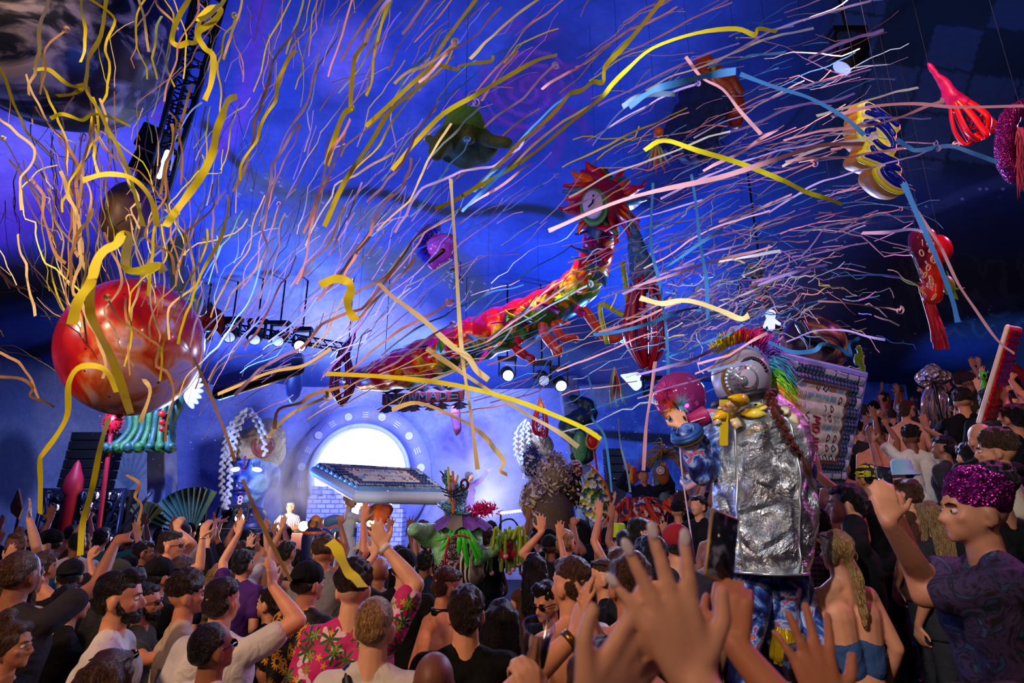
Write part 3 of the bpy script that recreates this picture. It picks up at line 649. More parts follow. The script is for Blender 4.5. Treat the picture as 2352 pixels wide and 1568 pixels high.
def beard_g():
    g = G(); g.ell((0, .052, 1.585), (.053, .062, .042)); g.ell((0, .10, 1.612), (.026, .010, .006))
    for s in (-1, 1): g.cap((s * .060, .030, 1.605), (s * .071, .010, 1.65), .017, .010)
    g.ell((0, .086, 1.565), (.030, .026, .026)); return g
def face_parts(r, Hm, hcol, eyes=True, brows=True, beard=False, shades=None):
    if eyes:
        for s in (-1, 1):
            g = G(); g.ell((s * .032, .083, 1.660), (.0125, .0105, .0095)); e = g.xf(Hm).obj('eye', M('#cfc8c0', .3, 0, 0), r); g = G(); g.ell((s * .032, .0925, 1.660), (.005, .0025, .005)); g.xf(Hm).obj('iris', M('#1a120c', .2, 0, 0), e)
    if brows:
        g = G()
        for s in (-1, 1): g.tube([(s * .016, .1, 1.681), (s * .034, .097, 1.686), (s * .052, .083, 1.680)], [.0035, .0045, .002], 6)
        g.xf(Hm).obj('eyebrows', HAIR[hcol], r)
    if beard:
        me = beard_g().xf(Hm).solid('beard', .006, 1, fn=wob(.005, 70)); link('beard', me, r, HAIR[hcol])
    if shades is not None:
        g = shades_g() if shades == 'on' else shades_g(1.755, -.02)
        g.xf(Hm).obj('sunglasses', GLASSM, r)
_NG = []
def near(px, py, w, label, face=0, hy=0, hp=0, hr=0, L='down', R='down', smin=.88, smax=1.16, top='tee', tmat='black', bmat='charcoal', skin=0, hair='short', hcol='dark brown', eyes=False, beard=False, shades=None, build=1.0, sh=1.0,
         cap=None, voxel=.0095, topname='shirt', slim=1.0, at=None, s=1.0, name='person', hk=1.0):
    """an individual of the nearer crowd: px, py, w = head centre and head width in the photograph (or at = where the feet stand)"""
    f = math.radians(face)
    if at is not None: root = Vector((at[0], at[1], ground(*at)))
    else:
        d0 = .170 * FPX / w; r_ = ray(px, py); best = None
        for k in (1, .96, 1.04, .92, 1.08, .88, 1.13, .84, 1.18, .80, 1.24, .76, 1.3):
            H = Vector((0, 0, CAMZ)) + r_ * (d0 * k); sk = (H.z - ground(H.x, H.y)) / 1.665
            dmin = min([math.hypot(H.x - a, H.y - b_) for a, b_ in _NG] + [9])
            cost = abs(k - 1) * 1.2 + max(0, .43 - dmin) * 6 + max(0, smin - sk) * 9 + max(0, sk - smax) * 9
            if best is None or cost < best[0]: best = (cost, H, max(smin * .85, min(smax * 1.15, sk)))
        _, H, s = best; root = Vector((H.x, H.y, H.z - 1.665 * s))
    _NG.append((root.x, root.y)); R3 = Matrix.Rotation(f, 3, 'Z')
    def loc(a, side):
        if not isinstance(a, dict): return a
        a = dict(a)
        if 'px' in a: a['w'] = (R3.inverted() @ (P(a['px'][0], a['px'][1], root.y + a.get('dy', .3)) - root)) / s
        for k_ in ('d', 'n', 'pole'):
            if k_ in a: a[k_] = R3.inverted() @ Vector(a[k_])
        return a
    K = kit(loc(L, -1), loc(R, 1), hy, hp, hr, build, sh, voxel, slim, top=top, hk=hk); K['turned'] = True
    r = dress(K, root, f, s, label, skin, hair, hcol, tmat, bmat, cap=cap, topname=topname, name=name)
    face_parts(r, K['H'], hcol, eyes=eyes, brows=eyes, beard=beard, shades=shades)
    K['root'] = r; K['M'] = Matrix.Translation(root) @ R3.to_4x4() @ Matrix.Scale(s, 4); return K
def band(K, side, fr, rad, wd, mat, name):
    S, E, W, d, n = K['A'][side]; p = E.lerp(W, fr); q = p + (W - E).normalized() * wd; g = G(); g.tube([p, p.lerp(q, .5), q], [rad, rad * 1.04, rad], 16)
    return g.obj(name, mat, K['root'])
# ================================================================== printed shirts
def xz(t, v, scale):
    s = t.n('ShaderNodeSeparateXYZ'); c = t.n('ShaderNodeCombineXYZ'); t.l(v, s.inputs[0]); t.l(s.outputs[0], c.inputs[0]); t.l(s.outputs[2], c.inputs[1])
    a = t.math('MULTIPLY', s.outputs[1], .7); nd = t.n('ShaderNodeVectorMath', operation='SCALE'); t.l(c.outputs[0], nd.inputs[0]); nd.inputs['Scale'].default_value = scale
    return nd.outputs[0]
def flower(t, p, n, r0, amp, rnd=.75, off=0, r_in=None):
    """mask of n-petalled motifs scattered over the plane"""
    vo = t.n('ShaderNodeTexVoronoi', voronoi_dimensions='2D'); mp = t.n('ShaderNodeVectorMath', operation='ADD'); t.l(p, mp.inputs[0]); mp.inputs[1].default_value = (off, off * 1.7, 0)
    t.l(mp.outputs[0], vo.inputs['Vector']); vo.inputs['Scale'].default_value = 1; vo.inputs['Randomness'].default_value = rnd
    d = t.n('ShaderNodeVectorMath', operation='SUBTRACT'); t.l(mp.outputs[0], d.inputs[0]); t.l(vo.outputs['Position'], d.inputs[1])
    s = t.n('ShaderNodeSeparateXYZ'); t.l(d.outputs[0], s.inputs[0]); an = t.math('ARCTAN2', s.outputs[1], s.outputs[0])
    k = t.math('MULTIPLY', t.math('COSINE', t.math('MULTIPLY', an, float(n))), amp); lim = t.math('ADD', k, r0)
    return t.math('LESS_THAN', vo.outputs['Distance'], lim), vo.outputs['Distance']
def hawaiian():
    t = NT('pink_palm_print'); v = t.coord(); p = xz(t, v, 9); c = t.mix(t.noise(v, 5, 3), '#a80c58', '#e01c80')
    m, _ = flower(t, p, 3, .22, .1, 1, 5.3); c = t.mix(m, c, '#efc8dc'); m, _ = flower(t, p, 7, .27, .2, .8); c = t.mix(m, c, '#23581c')
    m, _ = flower(t, p, 5, .10, .05, .9, 2.2); c = t.mix(m, c, '#f0a020'); m, _ = flower(t, p, 7, .13, .12, .9, 8.8); c = t.mix(m, c, '#86a428'); t.col(c); t.bump(t.noise(v, 9, 3), .5, .04); t.set(.7); return t.m
def sunflower():
    t = NT('sunflower_print'); v = t.coord(); p = xz(t, v, 10); c = '#0c0a08'; m, _ = flower(t, p, 5, .25, .08, .9, 3.3); c = t.mix(m, c, '#2a2c10')
    m, d = flower(t, p, 13, .36, .11, .7); c = t.mix(m, c, '#d89a10'); c = t.mix(t.math('LESS_THAN', d, .15), c, '#2a1206'); t.col(c); t.bump(t.noise(v, 9, 3), .5, .04); t.set(.7); return t.m
def smiley():
    t = NT('smiley_print'); v = t.coord(); p = xz(t, v, 24); c = '#0a0a0a'; m, d = flower(t, p, 1, .34, .0, .5); c = t.mix(m, c, '#e4dc20'); c = t.mix(t.math('LESS_THAN', t.math('ABSOLUTE', t.math('SUBTRACT', d, .2)), .035), c, '#1a1a08')
    c = t.mix(t.math('LESS_THAN', d, .05), c, '#1a1a08'); t.col(c); t.set(.7); return t.m
def plaid():
    t = NT('plaid_print'); v = t.coord(); a = t.wave(v, 9, bands_direction='X'); b = t.wave(v, 9, bands_direction='Z')
    c = t.mix(t.math('GREATER_THAN', a, .62), '#14101a', '#4a1c28'); c = t.mix(t.math('MULTIPLY', t.math('GREATER_THAN', b, .62), .6), c, '#5a5260'); t.col(c); t.set(.85); return t.m
def abstract_print():
    t = NT('dark_marbled_print'); v = t.coord(); t.col(t.ramp(t.noise(v, 9, 4, 3), [(.35, '#14101c'), (.48, '#4a3a68'), (.55, '#181424'), (.66, '#2f5a80'), (.75, '#8a3a6a')])); t.set(.8); return t.m
def sequins(a='#5a0c50', b='#e040b0'):
    t = NT('sequins'); v = t.coord(); t.col(t.ramp(t.vor(v, 110, out='Color'), [(.2, a), (.7, '#a02080'), (.95, b)])); t.bump(t.vor(v, 110), .9, .01); t.set(.22, .8); return t.m
def stripes(a, b, sc=26):
    t = NT('striped_cloth'); v = t.coord(); t.col(t.mix(t.math('GREATER_THAN', t.wave(v, sc, bands_direction='X'), .8), a, b)); t.set(.85); return t.m
HAWAII, SUNFL, SMILE, PLAID, ABSTR, SEQ = hawaiian(), sunflower(), smiley(), plaid(), abstract_print(), sequins()
# ================================================================== the nearer people, one by one
NEAR = []
def N(*a, **k): K = near(*a, **k); NEAR.append(K); return K
up = lambda px, py, dy=.15, d=(0, .1, 1), n=(0, 1, 0), style='open', pole=(.6, -.3, -.6): dict(px=(px, py), dy=dy, d=d, n=n, style=style, pole=pole)
N(20, 1481, 80, 'woman in profile at the left edge with hair tied back and gold hoop earring', -78, top='tank', tmat='black', skin=1, hair='bun', hcol='brown', eyes=True, slim=.93, sh=.88)
N(162, 1384, 62, 'dark-haired man in a black shirt looking right, left of the bearded man in white', -48, tmat='black', skin=0, hair='short', hcol='black', eyes=True, top='shirt')
N(274, 1372, 76, 'bearded man in a plain white T-shirt with thick dark hair, turned right', -70, tmat='white', skin=0, hair='quiff', hcol='black', eyes=True, beard=True)
K4 = N(331, 1382, 62, 'bearded man in olive T-shirt and dark sunglasses holding a red and white can', -72, R=up(408, 1512, -.52, (1, .1, .1), (0, 1, 0), 'grip', (0, -.4, -1)), tmat='olive', skin=1, hair='fade', hcol='black', beard=True, shades='on')
N(429, 1364, 62, 'wavy-haired man in a beige polo shirt, looking right beside the olive T-shirt man', -58, tmat='beige', skin=1, hair='curly', hcol='dark brown', eyes=True, top='shirt')
N(510, 1382, 66, 'cropped-hair man in cream T-shirt seen from behind with his right arm raised high', -12, R=up(625, 1345, .1, (-.1, 0, 1), (-1, .3, 0), 'relaxed', (1, -.2, -.5)), tmat='white', skin=0, hair='fade', hcol='dark brown', build=1.05)
K7 = N(493, 1486, 86, 'buzz-cut man in white polo with a dark sling strap, lower left', -32, hp=8, tmat='white', skin=2, hair='buzz', hcol='black', shades='on', top='shirt', build=1.05)
N(622, 1384, 54, 'shouting man in a black T-shirt facing left beside the raised arm', 72, tmat='black', skin=0, hair='short', hcol='dark brown', eyes=True)
N(707, 1337, 64, 'man in backwards black cap and black shirt printed with yellow sunflowers', -32, tmat=SUNFL, skin=1, hair='capback', hcol='dark brown', eyes=True, top='shirt', build=1.1)
K10 = N(812, 1350, 76, 'curly-haired man in bright pink palm-print shirt waving an arm with a white wristband', 0, R=up(884, 1258, .12, (-.6, .2, 1), (-.2, 1, 0), 'open', (1, 0, .2)), tmat=HAWAII, skin=3, hair='curly', hcol='dark brown', build=1.1, top='shirt')
K11 = N(861, 1437, 95, 'ginger-blond crop-haired man in white T-shirt with dark shoulder strap, seen from behind', -4, tmat='white', skin=3, hair='buzz', hcol='blond', build=1.08, smax=1.1)
N(1016, 1347, 62, 'shirtless man wearing a black choker, turned right with lowered head', -58, hp=-14, top=None, skin=1, hair='fade', hcol='brown', eyes=True)
N(1071, 1405, 88, 'broad man in black T-shirt seen from behind, centre front', 3, tmat='black', skin=0, hair='short', hcol='dark brown', build=1.12, sh=1.05)
N(1152, 1428, 74, 'person with long straight black hair and black top, right of the broad man in black', -5, tmat='black', skin=1, hair='long', hcol='black', slim=.93, sh=.9)
N(1265, 1377, 62, 'man in dark sunglasses and black polo facing the camera with lowered head', 135, hp=-16, tmat='black', skin=0, hair='quiff', hcol='black', shades='on', beard=False, eyes=True, top='shirt')
N(1312, 1341, 76, 'shirtless man with cropped hair leaning towards the man in sunglasses', 38, top=None, skin=0, hair='fade', hcol='brown', build=1.12, sh=1.05)
N(1386, 1325, 56, 'flushed man in profile with mirrored sunglasses pushed up on his head', 80, tmat='black', skin=1, hair='fade', hcol='brown', eyes=True, shades='up')
N(1445, 1340, 90, 'tousled brown-haired person in a black halter top with a bare back', 12, top='crop', tmat='black', skin=1, hair='quiff', hcol='brown')
N(1497, 1283, 70, 'dark-haired man in charcoal shirt behind the spread foreground hand', -18, tmat='charcoal', skin=1, hair='short', hcol='black')
N(1473, 1230, 48, 'dark-haired man in profile wearing black-framed glasses, right of the lime hat', -70, tmat='black', skin=1, hair='fade', hcol='black', eyes=True, shades='on')
N(1554, 1250, 56, 'person in a red cap turned away beside the silver cape', 5, tmat='charcoal', skin=1, hair='cap', hcol='dark brown', cap=CLOTH['red'])
N(1420, 1228, 31, 'person wearing a bright lime green trilby style hat', -10, tmat='black', skin=1, hair='buckethat', hcol='black', cap=M('#c8f010', .6))
N(1299, 1247, 40, 'fair crop-haired man with glasses and black T-shirt, right of centre', -30, tmat='black', skin=0, hair='fade', hcol='blond', L=up(1244, 1222, .05, (0, .1, 1), (0, 1, 0), 'open', (-1, 0, -.5)), shades='on')
K28 = N(391, 1252, 42, 'man in white T-shirt and sunglasses lifting both hands towards the stage', -68, R=up(465, 1232, .0, (.1, .1, 1), (0, 1, 0), 'relaxed', (.3, 0, -1)), L=up(405, 1215, .3, (.2, .1, 1), style='grip'), tmat='white', skin=0, hair='fade', hcol='dark brown', shades='on')
N(330, 1268, 36, 'person with yellow-rimmed glasses behind the man in black cap', -60, tmat='black', skin=2, hair='short', hcol='black', eyes=True)
N(291, 1302, 36, 'person in black cap and round sunglasses facing the camera', 165, tmat='black', skin=1, hair='cap', hcol='black', shades='on', eyes=True)
N(267, 1325, 56, 'person in a faded green cap behind the bearded man in white', -20, tmat='charcoal', skin=1, hair='cap', hcol='brown', cap=CLOTH['olive'])
N(364, 1322, 58, 'person in a plain black cap behind the beige polo shirt', -25, tmat='black', skin=1, hair='cap', hcol='black')
N(415, 1309, 44, 'brown-haired person in navy T-shirt between black cap and cream T-shirt man', -5, tmat='navy', skin=0, hair='short', hcol='brown')
N(160, 1322, 56, 'person in black snapback cap worn backwards, before the lattice screen', 25, tmat='black', skin=1, hair='capback', hcol='black')
N(102, 1300, 50, 'bare-shouldered man with brown hair seen from behind at left', -10, top=None, skin=1, hair='short', hcol='brown')
N(62, 1325, 52, 'person with long brown hair and beige top near the left edge', -15, tmat='beige', top='tank', skin=1, hair='long', hcol='brown', sh=.88, slim=.93)
N(194, 1345, 50, 'person in a dark tank top thrusting one bare arm up through a yellow streamer', 5, R=up(196, 1228, .1, (0, .1, 1), (0, 1, 0), 'relaxed'), top='tank', tmat='charcoal', skin=1, hair='short', hcol='black')
N(20, 1330, 52, 'person at the left edge with an open palm raised', -15, L=up(12, 1290, .1, (.3, 0, 1), (0, 1, 0), 'open'), tmat='black', skin=0, hair='short', hcol='dark brown')
N(503, 1322, 42, 'blonde woman in long black sleeves with both arms raised', -2, L=up(474, 1262, .2, (-.1, 0, 1)), R=up(570, 1262, .2, (.1, 0, 1)), top='long', tmat='black', skin=3, hair='long', hcol='blond', sh=.88, slim=.93)
N(545, 1290, 38, 'man in white T-shirt with short dark hair beyond the black sleeved blonde', -8, tmat='white', skin=1, hair='short', hcol='black')
N(843, 1266, 42, 'man in a tan cap worn backwards behind the pink shirt', -25, tmat='charcoal', skin=2, hair='capback', hcol='black', cap=CLOTH['beige'], shades='on')
N(870, 1312, 48, 'shaven-headed man in pale grey T-shirt lifting an upturned hand', -5, L=up(842, 1305, .05, (-.6, .1, .6), (0, 0, 1), 'relaxed', (-1, 0, -1)), tmat='grey', skin=2, hair=None)
N(915, 1275, 36, 'person with dark raised arm left of the green costumed performer', 0, R=up(938, 1196, .2, (.1, 0, 1), (0, 1, 0), 'spread'), tmat='black', skin=4, hair='buzz', hcol='black')
N(975, 1290, 38, 'person pointing up beside the green sleeve with a pale watch', -5, L=up(955, 1230, .2, (.5, 0, 1), style='relaxed'), tmat='navy', skin=2, hair='short', hcol='black')
N(1922, 1267, 66, 'blonde woman with low ponytail, glasses on her head and bare shoulders', 10, top='bandeau', tmat='denim blue', skin=1, hair='ponytail', hcol='blond', sh=.9, slim=.93, bmat='denim blue', shades='up')
N(1880, 1196, 52, 'dark-haired man in a dark plaid shirt behind the blonde ponytail', -12, tmat=PLAID, top='long', skin=1, hair='short', hcol='black')
N(1945, 1158, 54, 'dark-haired man in purple light looking left with one arm up', 62, L=up(1880, 1092, .1, (-.1, .2, 1), (0, 1, 0), 'open'), tmat='black', skin=1, hair='short', hcol='black', eyes=True)
N(1994, 1098, 44, 'person whose head is wrapped in a black cloth with yellow smiley faces', 20, tmat='black', skin=1, hair='cap', hcol='black', cap=SMILE, top='tank')
N(2072, 1086, 42, 'person in pale blue bucket hat and sunglasses amid the right-hand crowd', 55, tmat='olive', skin=1, hair='buckethat', hcol='dark brown', cap=M('#86b4cc', .8), shades='on', eyes=True)
K20 = N(2240, 1170, 96, 'person with magenta sequined head covering filming with a phone in profile', 80, L=up(2062, 1190, .12, (0, .1, 1), (0, 1, 0), 'grip', (0, -.3, -1)), R=up(2040, 1200, -.1, (.1, .1, 1), (.3, 1, 0), 'relaxed', (-.3, 0, -1)), tmat=ABSTR, skin=1, hair='curly', hcol='black', eyes=True, smax=1.2, top='shirt')
K20['root'].children[-1]
for ch in K20['root'].children:
    if ch.name.startswith('hair'): ch.material_slots[0].material = SEQ; ch['label'] = 'glittering magenta sequined head covering'
N(2137, 1190, 58, 'person with long streaked blond hair in front of the filming hands', 15, tmat='charcoal', skin=1, hair='long', hcol='blond', sh=.9, slim=.93)
N(2088, 1135, 48, 'brown-haired person behind the raised phone on the right', 10, tmat='brown', skin=1, hair='quiff', hcol='brown')
N(2223, 1047, 46, 'neat dark-haired man in white T-shirt with a black strap', -8, tmat='white', skin=0, hair='short', hcol='black')
N(2254, 1008, 46, 'bald man in purple light behind the neat dark-haired man', -10, tmat='black', skin=1, hair=None)
N(2290, 1034, 58, 'curly-haired man in beige shirt looking left, upper right', 48, tmat='beige', skin=1, hair='curly', hcol='brown', eyes=True)
N(2285, 1125, 72, 'person with thick dark curls in front of the magenta sequins, right edge', 0, tmat='black', skin=2, hair='curly', hcol='black')
N(2167, 1028, 40, 'square-jawed man in dark T-shirt left of the white T-shirt with strap', 30, tmat='charcoal', skin=2, hair='fade', hcol='black', eyes=True, R=up(2128, 985, .15, (-.1, 0, 1)))
N(2330, 960, 56, 'person at the right edge reaching a braceleted arm up', 0, L=up(2312, 905, .2, (-.1, 0, 1), style='spread'), tmat='black', skin=1, hair='short', hcol='black')
N(996, 1574, 100, 'bald man at the bottom edge with red light on his scalp', 0, tmat='black', skin=4, hair=None, smax=1.05)
N(248, 1566, 105, 'brown-haired woman at the bottom left with tortoiseshell sunglasses on her head', -8, tmat='black', top='tank', skin=1, hair='long', hcol='brown', shades='up', sh=.9, smax=1.05)
N(1860, 1572, 112, 'dark-haired person at the bottom edge under the golden trousers', 5, tmat='black', skin=1, hair='curly', hcol='black', smax=1.05)
# the hands that reach in from below the frame
KC = N(0, 0, 1, 'person reaching in from the bottom edge, hands together, wearing a dark gold watch', 0, at=(.22, 1.55), s=1.0, L=up(1318, 1462, .28, (.35, .15, 1), (1, .2, 0), 'open', (-1, -.3, -.8)), R=up(1378, 1480, .30, (-.3, .1, 1), (-1, .3, 0), 'open', (1, -.3, -.8)), tmat='black', skin=0, hair='short', hcol='brown', voxel=.007)
KU = N(0, 0, 1, 'person reaching in from the bottom edge to hold up a clear cup', 0, at=(-.16, 1.25), s=.97, R=up(1222, 1625, .36, (-.15, .2, 1), (-.5, .9, .1), 'grip', (1, -.3, -.8)), tmat='black', skin=3, hair='short', hcol='brown', voxel=.007)
KF = N(0, 0, 1, 'person reaching in whose blurred pale-nailed hand spreads large before the silver cape', 0, at=(.16, .47), s=1.04, R=dict(px=(1600, 1575), dy=.33, d=(-.32, .12, 1), n=(-.1, 1, .2), style='spread', pole=(1, -.3, -.8)), L=dict(px=(1340, 1640), dy=.33, d=(.75, .2, .65), n=(.2, .8, .5), style='open', pole=(-1, -.3, -.8)), tmat='black', skin=3, hair='long', hcol='blond', voxel=.0058, sh=.9, hk=1.0)
KP = N(0, 0, 1, 'person reaching in with a phone, wearing a white bead bracelet', 5, at=(.72, .95), s=1.03, L=dict(px=(1686, 1478), dy=.33, d=(.08, .1, 1), n=(.5, .9, 0), style='grip', pole=(.5, -.6, -.9)), R=dict(px=(1905, 1640), dy=.25, d=(-.1, .2, 1), n=(0, 1, 0), style='spread', pole=(1, -.3, -.8)), tmat='black', skin=1, hair='long', hcol='dark brown', voxel=.006, sh=.9)
# worn and carried small things
band(K10, 1, .93, .032, .028, M('#e8e4e0', .5), 'wristband'); band(KC, -1, .90, .031, .022, M('#8a6a30', .3, .9), 'watch'); band(KP, -1, .55, .036, .016, M('#e6e2dc', .4), 'bracelet'); band(KP, -1, .48, .037, .006, M('#b8923a', .3, .9), 'bracelet')
band(K28, 1, .92, .03, .012, M('#c8b070', .3, .8), 'bracelet')
def strap(K, side, mat, wd=.045):
    b = K['root']; g = G(); pts = catmull([(side * .13, .10, 1.30), (side * .10, .05, 1.47), (side * .10, -.03, 1.50), (side * .02, -.125, 1.36), (-side * .10, -.135, 1.15), (-side * .17, -.06, 1.0)])
    pts = [Vector((p.x, p.y * 1.12, p.z + .005)) for p in pts]
    g.tube(pts, wd / 2, 8, flat=.35); g.obj('shoulder_strap', mat, b)
strap(K11, -1, BLK); strap(K7, 1, BLK)
g = G(); g.lathe((0, 0, 0), [(.066, 1.50), (.069, 1.51), (.069, 1.53), (.066, 1.54)], 24); g.obj('choker', BLK, [k for k in NEAR if 'choker' in k['root']['label']][0]['root'])
g = G()
for k in range(25):
    a = 2 * PI * k / 24; g.v.append((0, 0, 0))
g = G(); pts = [(-.088, .02 + .014 * math.sin(a), 1.588 + .02 * math.cos(a)) for a in np.linspace(0, 2 * PI, 20)[:-1]]; g.tube(pts, .0022, 6, closed=True); g.obj('hoop_earring', M('#c89a30', .25, 1), NEAR[0]['root'])
g = G(); g2 = KF['A'][1]

for side in (-1, 1):
    for q, dd, nn, rr in KF['tips'][side]:
        g = G(); sd = dd.cross(nn).normalized(); g.ell(q - nn * rr * 1.0 + dd * rr * .5, (rr * .85, rr * 1.5, rr * .28), Matrix((sd, dd, nn)).transposed(), 12, 8); g.obj('fingernail', M('#eeeaf2', .2, 0, 0), KF['root'], label='pale painted fingernail')
def at_hand(K, side, off):
    S, E, W, d, n = K['A'][side]; return K['M'] @ (W + d.normalized() * off)
c = at_hand(KU, 1, .10) + Vector((0.03, .045, .03)); t = NT('clear_plastic'); gl = t.n('ShaderNodeBsdfGlossy'); gl.inputs['Roughness'].default_value = .08; tr = t.n('ShaderNodeBsdfTransparent'); tr.inputs[0].default_value = (.9, .92, .95, 1); mx = t.n('ShaderNodeMixShader'); fr_ = t.n('ShaderNodeLayerWeight'); fr_.inputs[0].default_value = .35; t.l(fr_.outputs['Facing'], mx.inputs[0]); t.l(tr.outputs[0], mx.inputs[1]); t.l(gl.outputs[0], mx.inputs[2]); t.l(mx.outputs[0], t.t.nodes['Material Output'].inputs[0]); CLEAR = t.m
cup = thing('plastic_cup', 'clear disposable plastic cup held up at the bottom centre', 'cup', c, (.45, .1, 0))
g = G(); g.lathe((0, 0, 0), [(.027, -.055), (.041, .055), (.044, .056), (.044, .061), (.039, .059), (.025, -.052), (0, -.052)], 28); g.obj('wall', CLEAR, cup); g = G(); g.lathe((0, 0, 0), [(0, -.051), (.0265, -.051), (.031, -.015), (0, -.015)], 24); g.obj('drink', M('#6a4a28', .2), cup)
c = at_hand(K4, 1, .10); can = thing('drinks_can', 'red and white drinks can held by the man in olive T-shirt', 'can', c + Vector((.015, -.035, .035)), (.1, .15, .3))
t = NT('can_print'); v = t.coord(); s = t.n('ShaderNodeSeparateXYZ'); t.l(v, s.inputs[0]); m1 = t.math('GREATER_THAN', s.outputs[2], .035); m2 = t.math('LESS_THAN', s.outputs[2], -.04)
dg_ = t.math('LESS_THAN', t.math('ABSOLUTE', t.math('ADD', s.outputs[2], t.math('MULTIPLY', s.outputs[0], .6))), .018); t.col(t.mix(t.math('MAXIMUM', t.math('MAXIMUM', m1, m2), dg_), '#dcd8d4', '#a81420')); t.set(.3, .5)
g = G(); g.lathe((0, 0, 0), [(.022, -.062), (.033, -.054), (.033, .050), (.027, .060)], 28); g.obj('can_body', t.m, can); g = G(); g.lathe((0, 0, 0), [(.027, .0595), (.028, .062), (.025, .060), (0, .059)], 24); g.ell((0, .008, .062), (.006, .011, .0015)); g.obj('lid', M('#b8b8bc', .25, 1), can)
def phone(loc, rot, label, case='#1a1410', lit='#20242c', em=.3, k=1.0, group=None):
    ph = thing('phone', label, 'phone', loc, rot, group); ph.scale = (k,) * 3
    g = G(); g.box((0, 0, 0), (.074, .009, .15), bev=.004); g.obj('case', M(case, .3, .2), ph)
    g = G(); g.box((0, -.0052, 0), (.067, .001, .140)); t = NT('phone_screen'); v = t.coord(); cc = t.ramp(t.noise(v, 22, 3), [(.3, '#080a10'), (.55, lit), (.75, '#a8a0b8')]); t.col(cc); t.l(cc, t.b.inputs['Emission Color']); t.b.inputs['Emission Strength'].default_value = em; t.set(.1)
    g.obj('screen', t.m, ph); return ph
phone(at_hand(KP, -1, .13) + Vector((.005, .05, .05)), (-.15, .35, .3), 'phone in a gold-edged case held up beside the silver cape', '#a8854a', em=.1)
phone(at_hand(K20, -1, .10) + Vector((0, .03, .03)), (-.1, .06, .1), 'dark phone held up by the person with magenta sequins', '#101014', em=.15)
# ================================================================== the packed crowd further back
rc = random.Random(11)
KITS = {}
def K_(name, **k): KITS[name] = kit(voxel=.0115, face=False, **k)
spec = [('standing still', dict()), ('right arm raised', dict(R='up')), ('left arm raised', dict(L='up')), ('both arms up', dict(L='up', R='upbent')), ('punching the air', dict(R='fistup')), ('clapping overhead', dict(L='clap', R='clap')),
        ('pointing up', dict(R='pointup')), ('waving left hand', dict(L='upbent'))]
for nm, kw in spec:
    K_(nm + '|m', **kw)
for nm, kw in (spec[0], spec[1], spec[3], spec[7]): K_(nm + '|f', top='tank', sh=.9, slim=.94, build=.9, **kw)
ZONES = [(0, 1200, 'at the left edge'), (60, 1200, 'below the brown diamond sign'), (130, 1200, 'left of the lattice screen'), (210, 1200, 'before the lattice screen'), (290, 1200, 'right of the lattice screen'), (370, 1200, 'beneath the left column'),
         (430, 1200, 'below the pleated fan scenery'), (500, 1200, 'before the equipment table'), (575, 1200, 'below the giant blue face'), (650, 1200, 'in front of the stage DJ'), (725, 1200, 'by the orange collar mask'), (800, 1200, 'behind the white-coated performer'),
         (880, 1200, 'right of the white coat'), (960, 1200, 'left of the green sleeves'), (1060, 1200, 'near the glittering witch hat'), (1150, 1200, 'beside the green bag of tentacles'), (1220, 1200, 'below the smoke'), (1290, 1200, 'below the confetti costume'),
         (1365, 1200, 'under the leaf-shaped paddle'), (1440, 1200, 'below the orange costumed clown'), (1520, 1200, 'beneath the owl totem'), (1600, 1200, 'left of the silver cape'), (1860, 1050, 'right of the silver cape'), (1930, 1050, 'below the large patterned mattress'),
         (2000, 1000, 'at the foot of the blue curtain'), (2070, 1000, 'left of the jellyfish prop'), (2140, 980, 'under the jellyfish prop'), (2210, 980, 'below the green alien balloon'), (2280, 940, 'by the red air mattress'), (2350, 940, 'at the right edge')]
def zone(px): return min(ZONES, key=lambda z: abs(z[0] - px))[2]
occ = [(k['root'].location.x, k['root'].location.y) for k in NEAR]
AVOID = [(2.7, 9.8, .6), (.7, 11.0, .65), (1.3, 11.3, .5), (2.25, 9.7, .65), (1.35, 9.2, .35), (5.15, 7.6, .3), (-2.75, 11.2, .9), (-.85, 6.1, 1.0), (1.45, 3.5, .75)]      # performers
pts = []
y = 3.3
while y < 15.0:
    step = .62 + .045 * (y - 3.3); x = -.95 * y - rc.random() * .4
    while x < .97 * y:
        X, Y = x + rc.uniform(-.16, .16) * (1 + y / 12), y + rc.uniform(-.18, .18); x += step * rc.uniform(.85, 1.2)
        if X < -12 or X > 12.2: continue
        if Y > 13.3 and -10 < X < 3: continue
        px, py = pix(np.array(X), np.array(Y), np.array(ground(X, Y) + 1.66)); px, py = float(px), float(py)
        if px < -30 or px > 2385: continue
        if any((X - a) ** 2 + (Y - b) ** 2 < .20 + .0 * Y for a, b in occ): continue
        if any((X - a) ** 2 + (Y - b) ** 2 < r * r for a, b, r in AVOID): continue
        if px < 1230 and Y > 9.8: continue
        if 765 < px < 905 and 4.0 < Y < 10.9: continue
        if 960 < px < 1215 and 3.2 < Y < 6.3: continue
        if 2095 < px < 2190 and py < 985 and Y < 8.3: continue
        if 600 < px < 730 and Y > 8.2: continue
        if X > 1.5 and Y < 4.6 and px > 1840 and py > 1330: continue
        occ.append((X, Y)); pts.append((X, Y, px, py))
    y += .60 + .05 * (y - 3.3)
for _ in range(4000):      # the raised bank on the right stands tighter
    X, Y = rc.uniform(2.2, 12.3), rc.uniform(6.5, 16.5); px, py = pix(np.array(X), np.array(Y), np.array(ground(X, Y) + 1.66)); px, py = float(px), float(py)
    if len(pts) + len(NEAR) > 285 or not 1840 < px < 2385 or py > 1110 or (2095 < px < 2190 and py < 985 and Y < 8.3): continue
    if any((X - a) ** 2 + (Y - b) ** 2 < .26 for a, b in occ) or any((X - a) ** 2 + (Y - b) ** 2 < r * r for a, b, r in AVOID): continue
    occ.append((X, Y)); pts.append((X, Y, px, py))
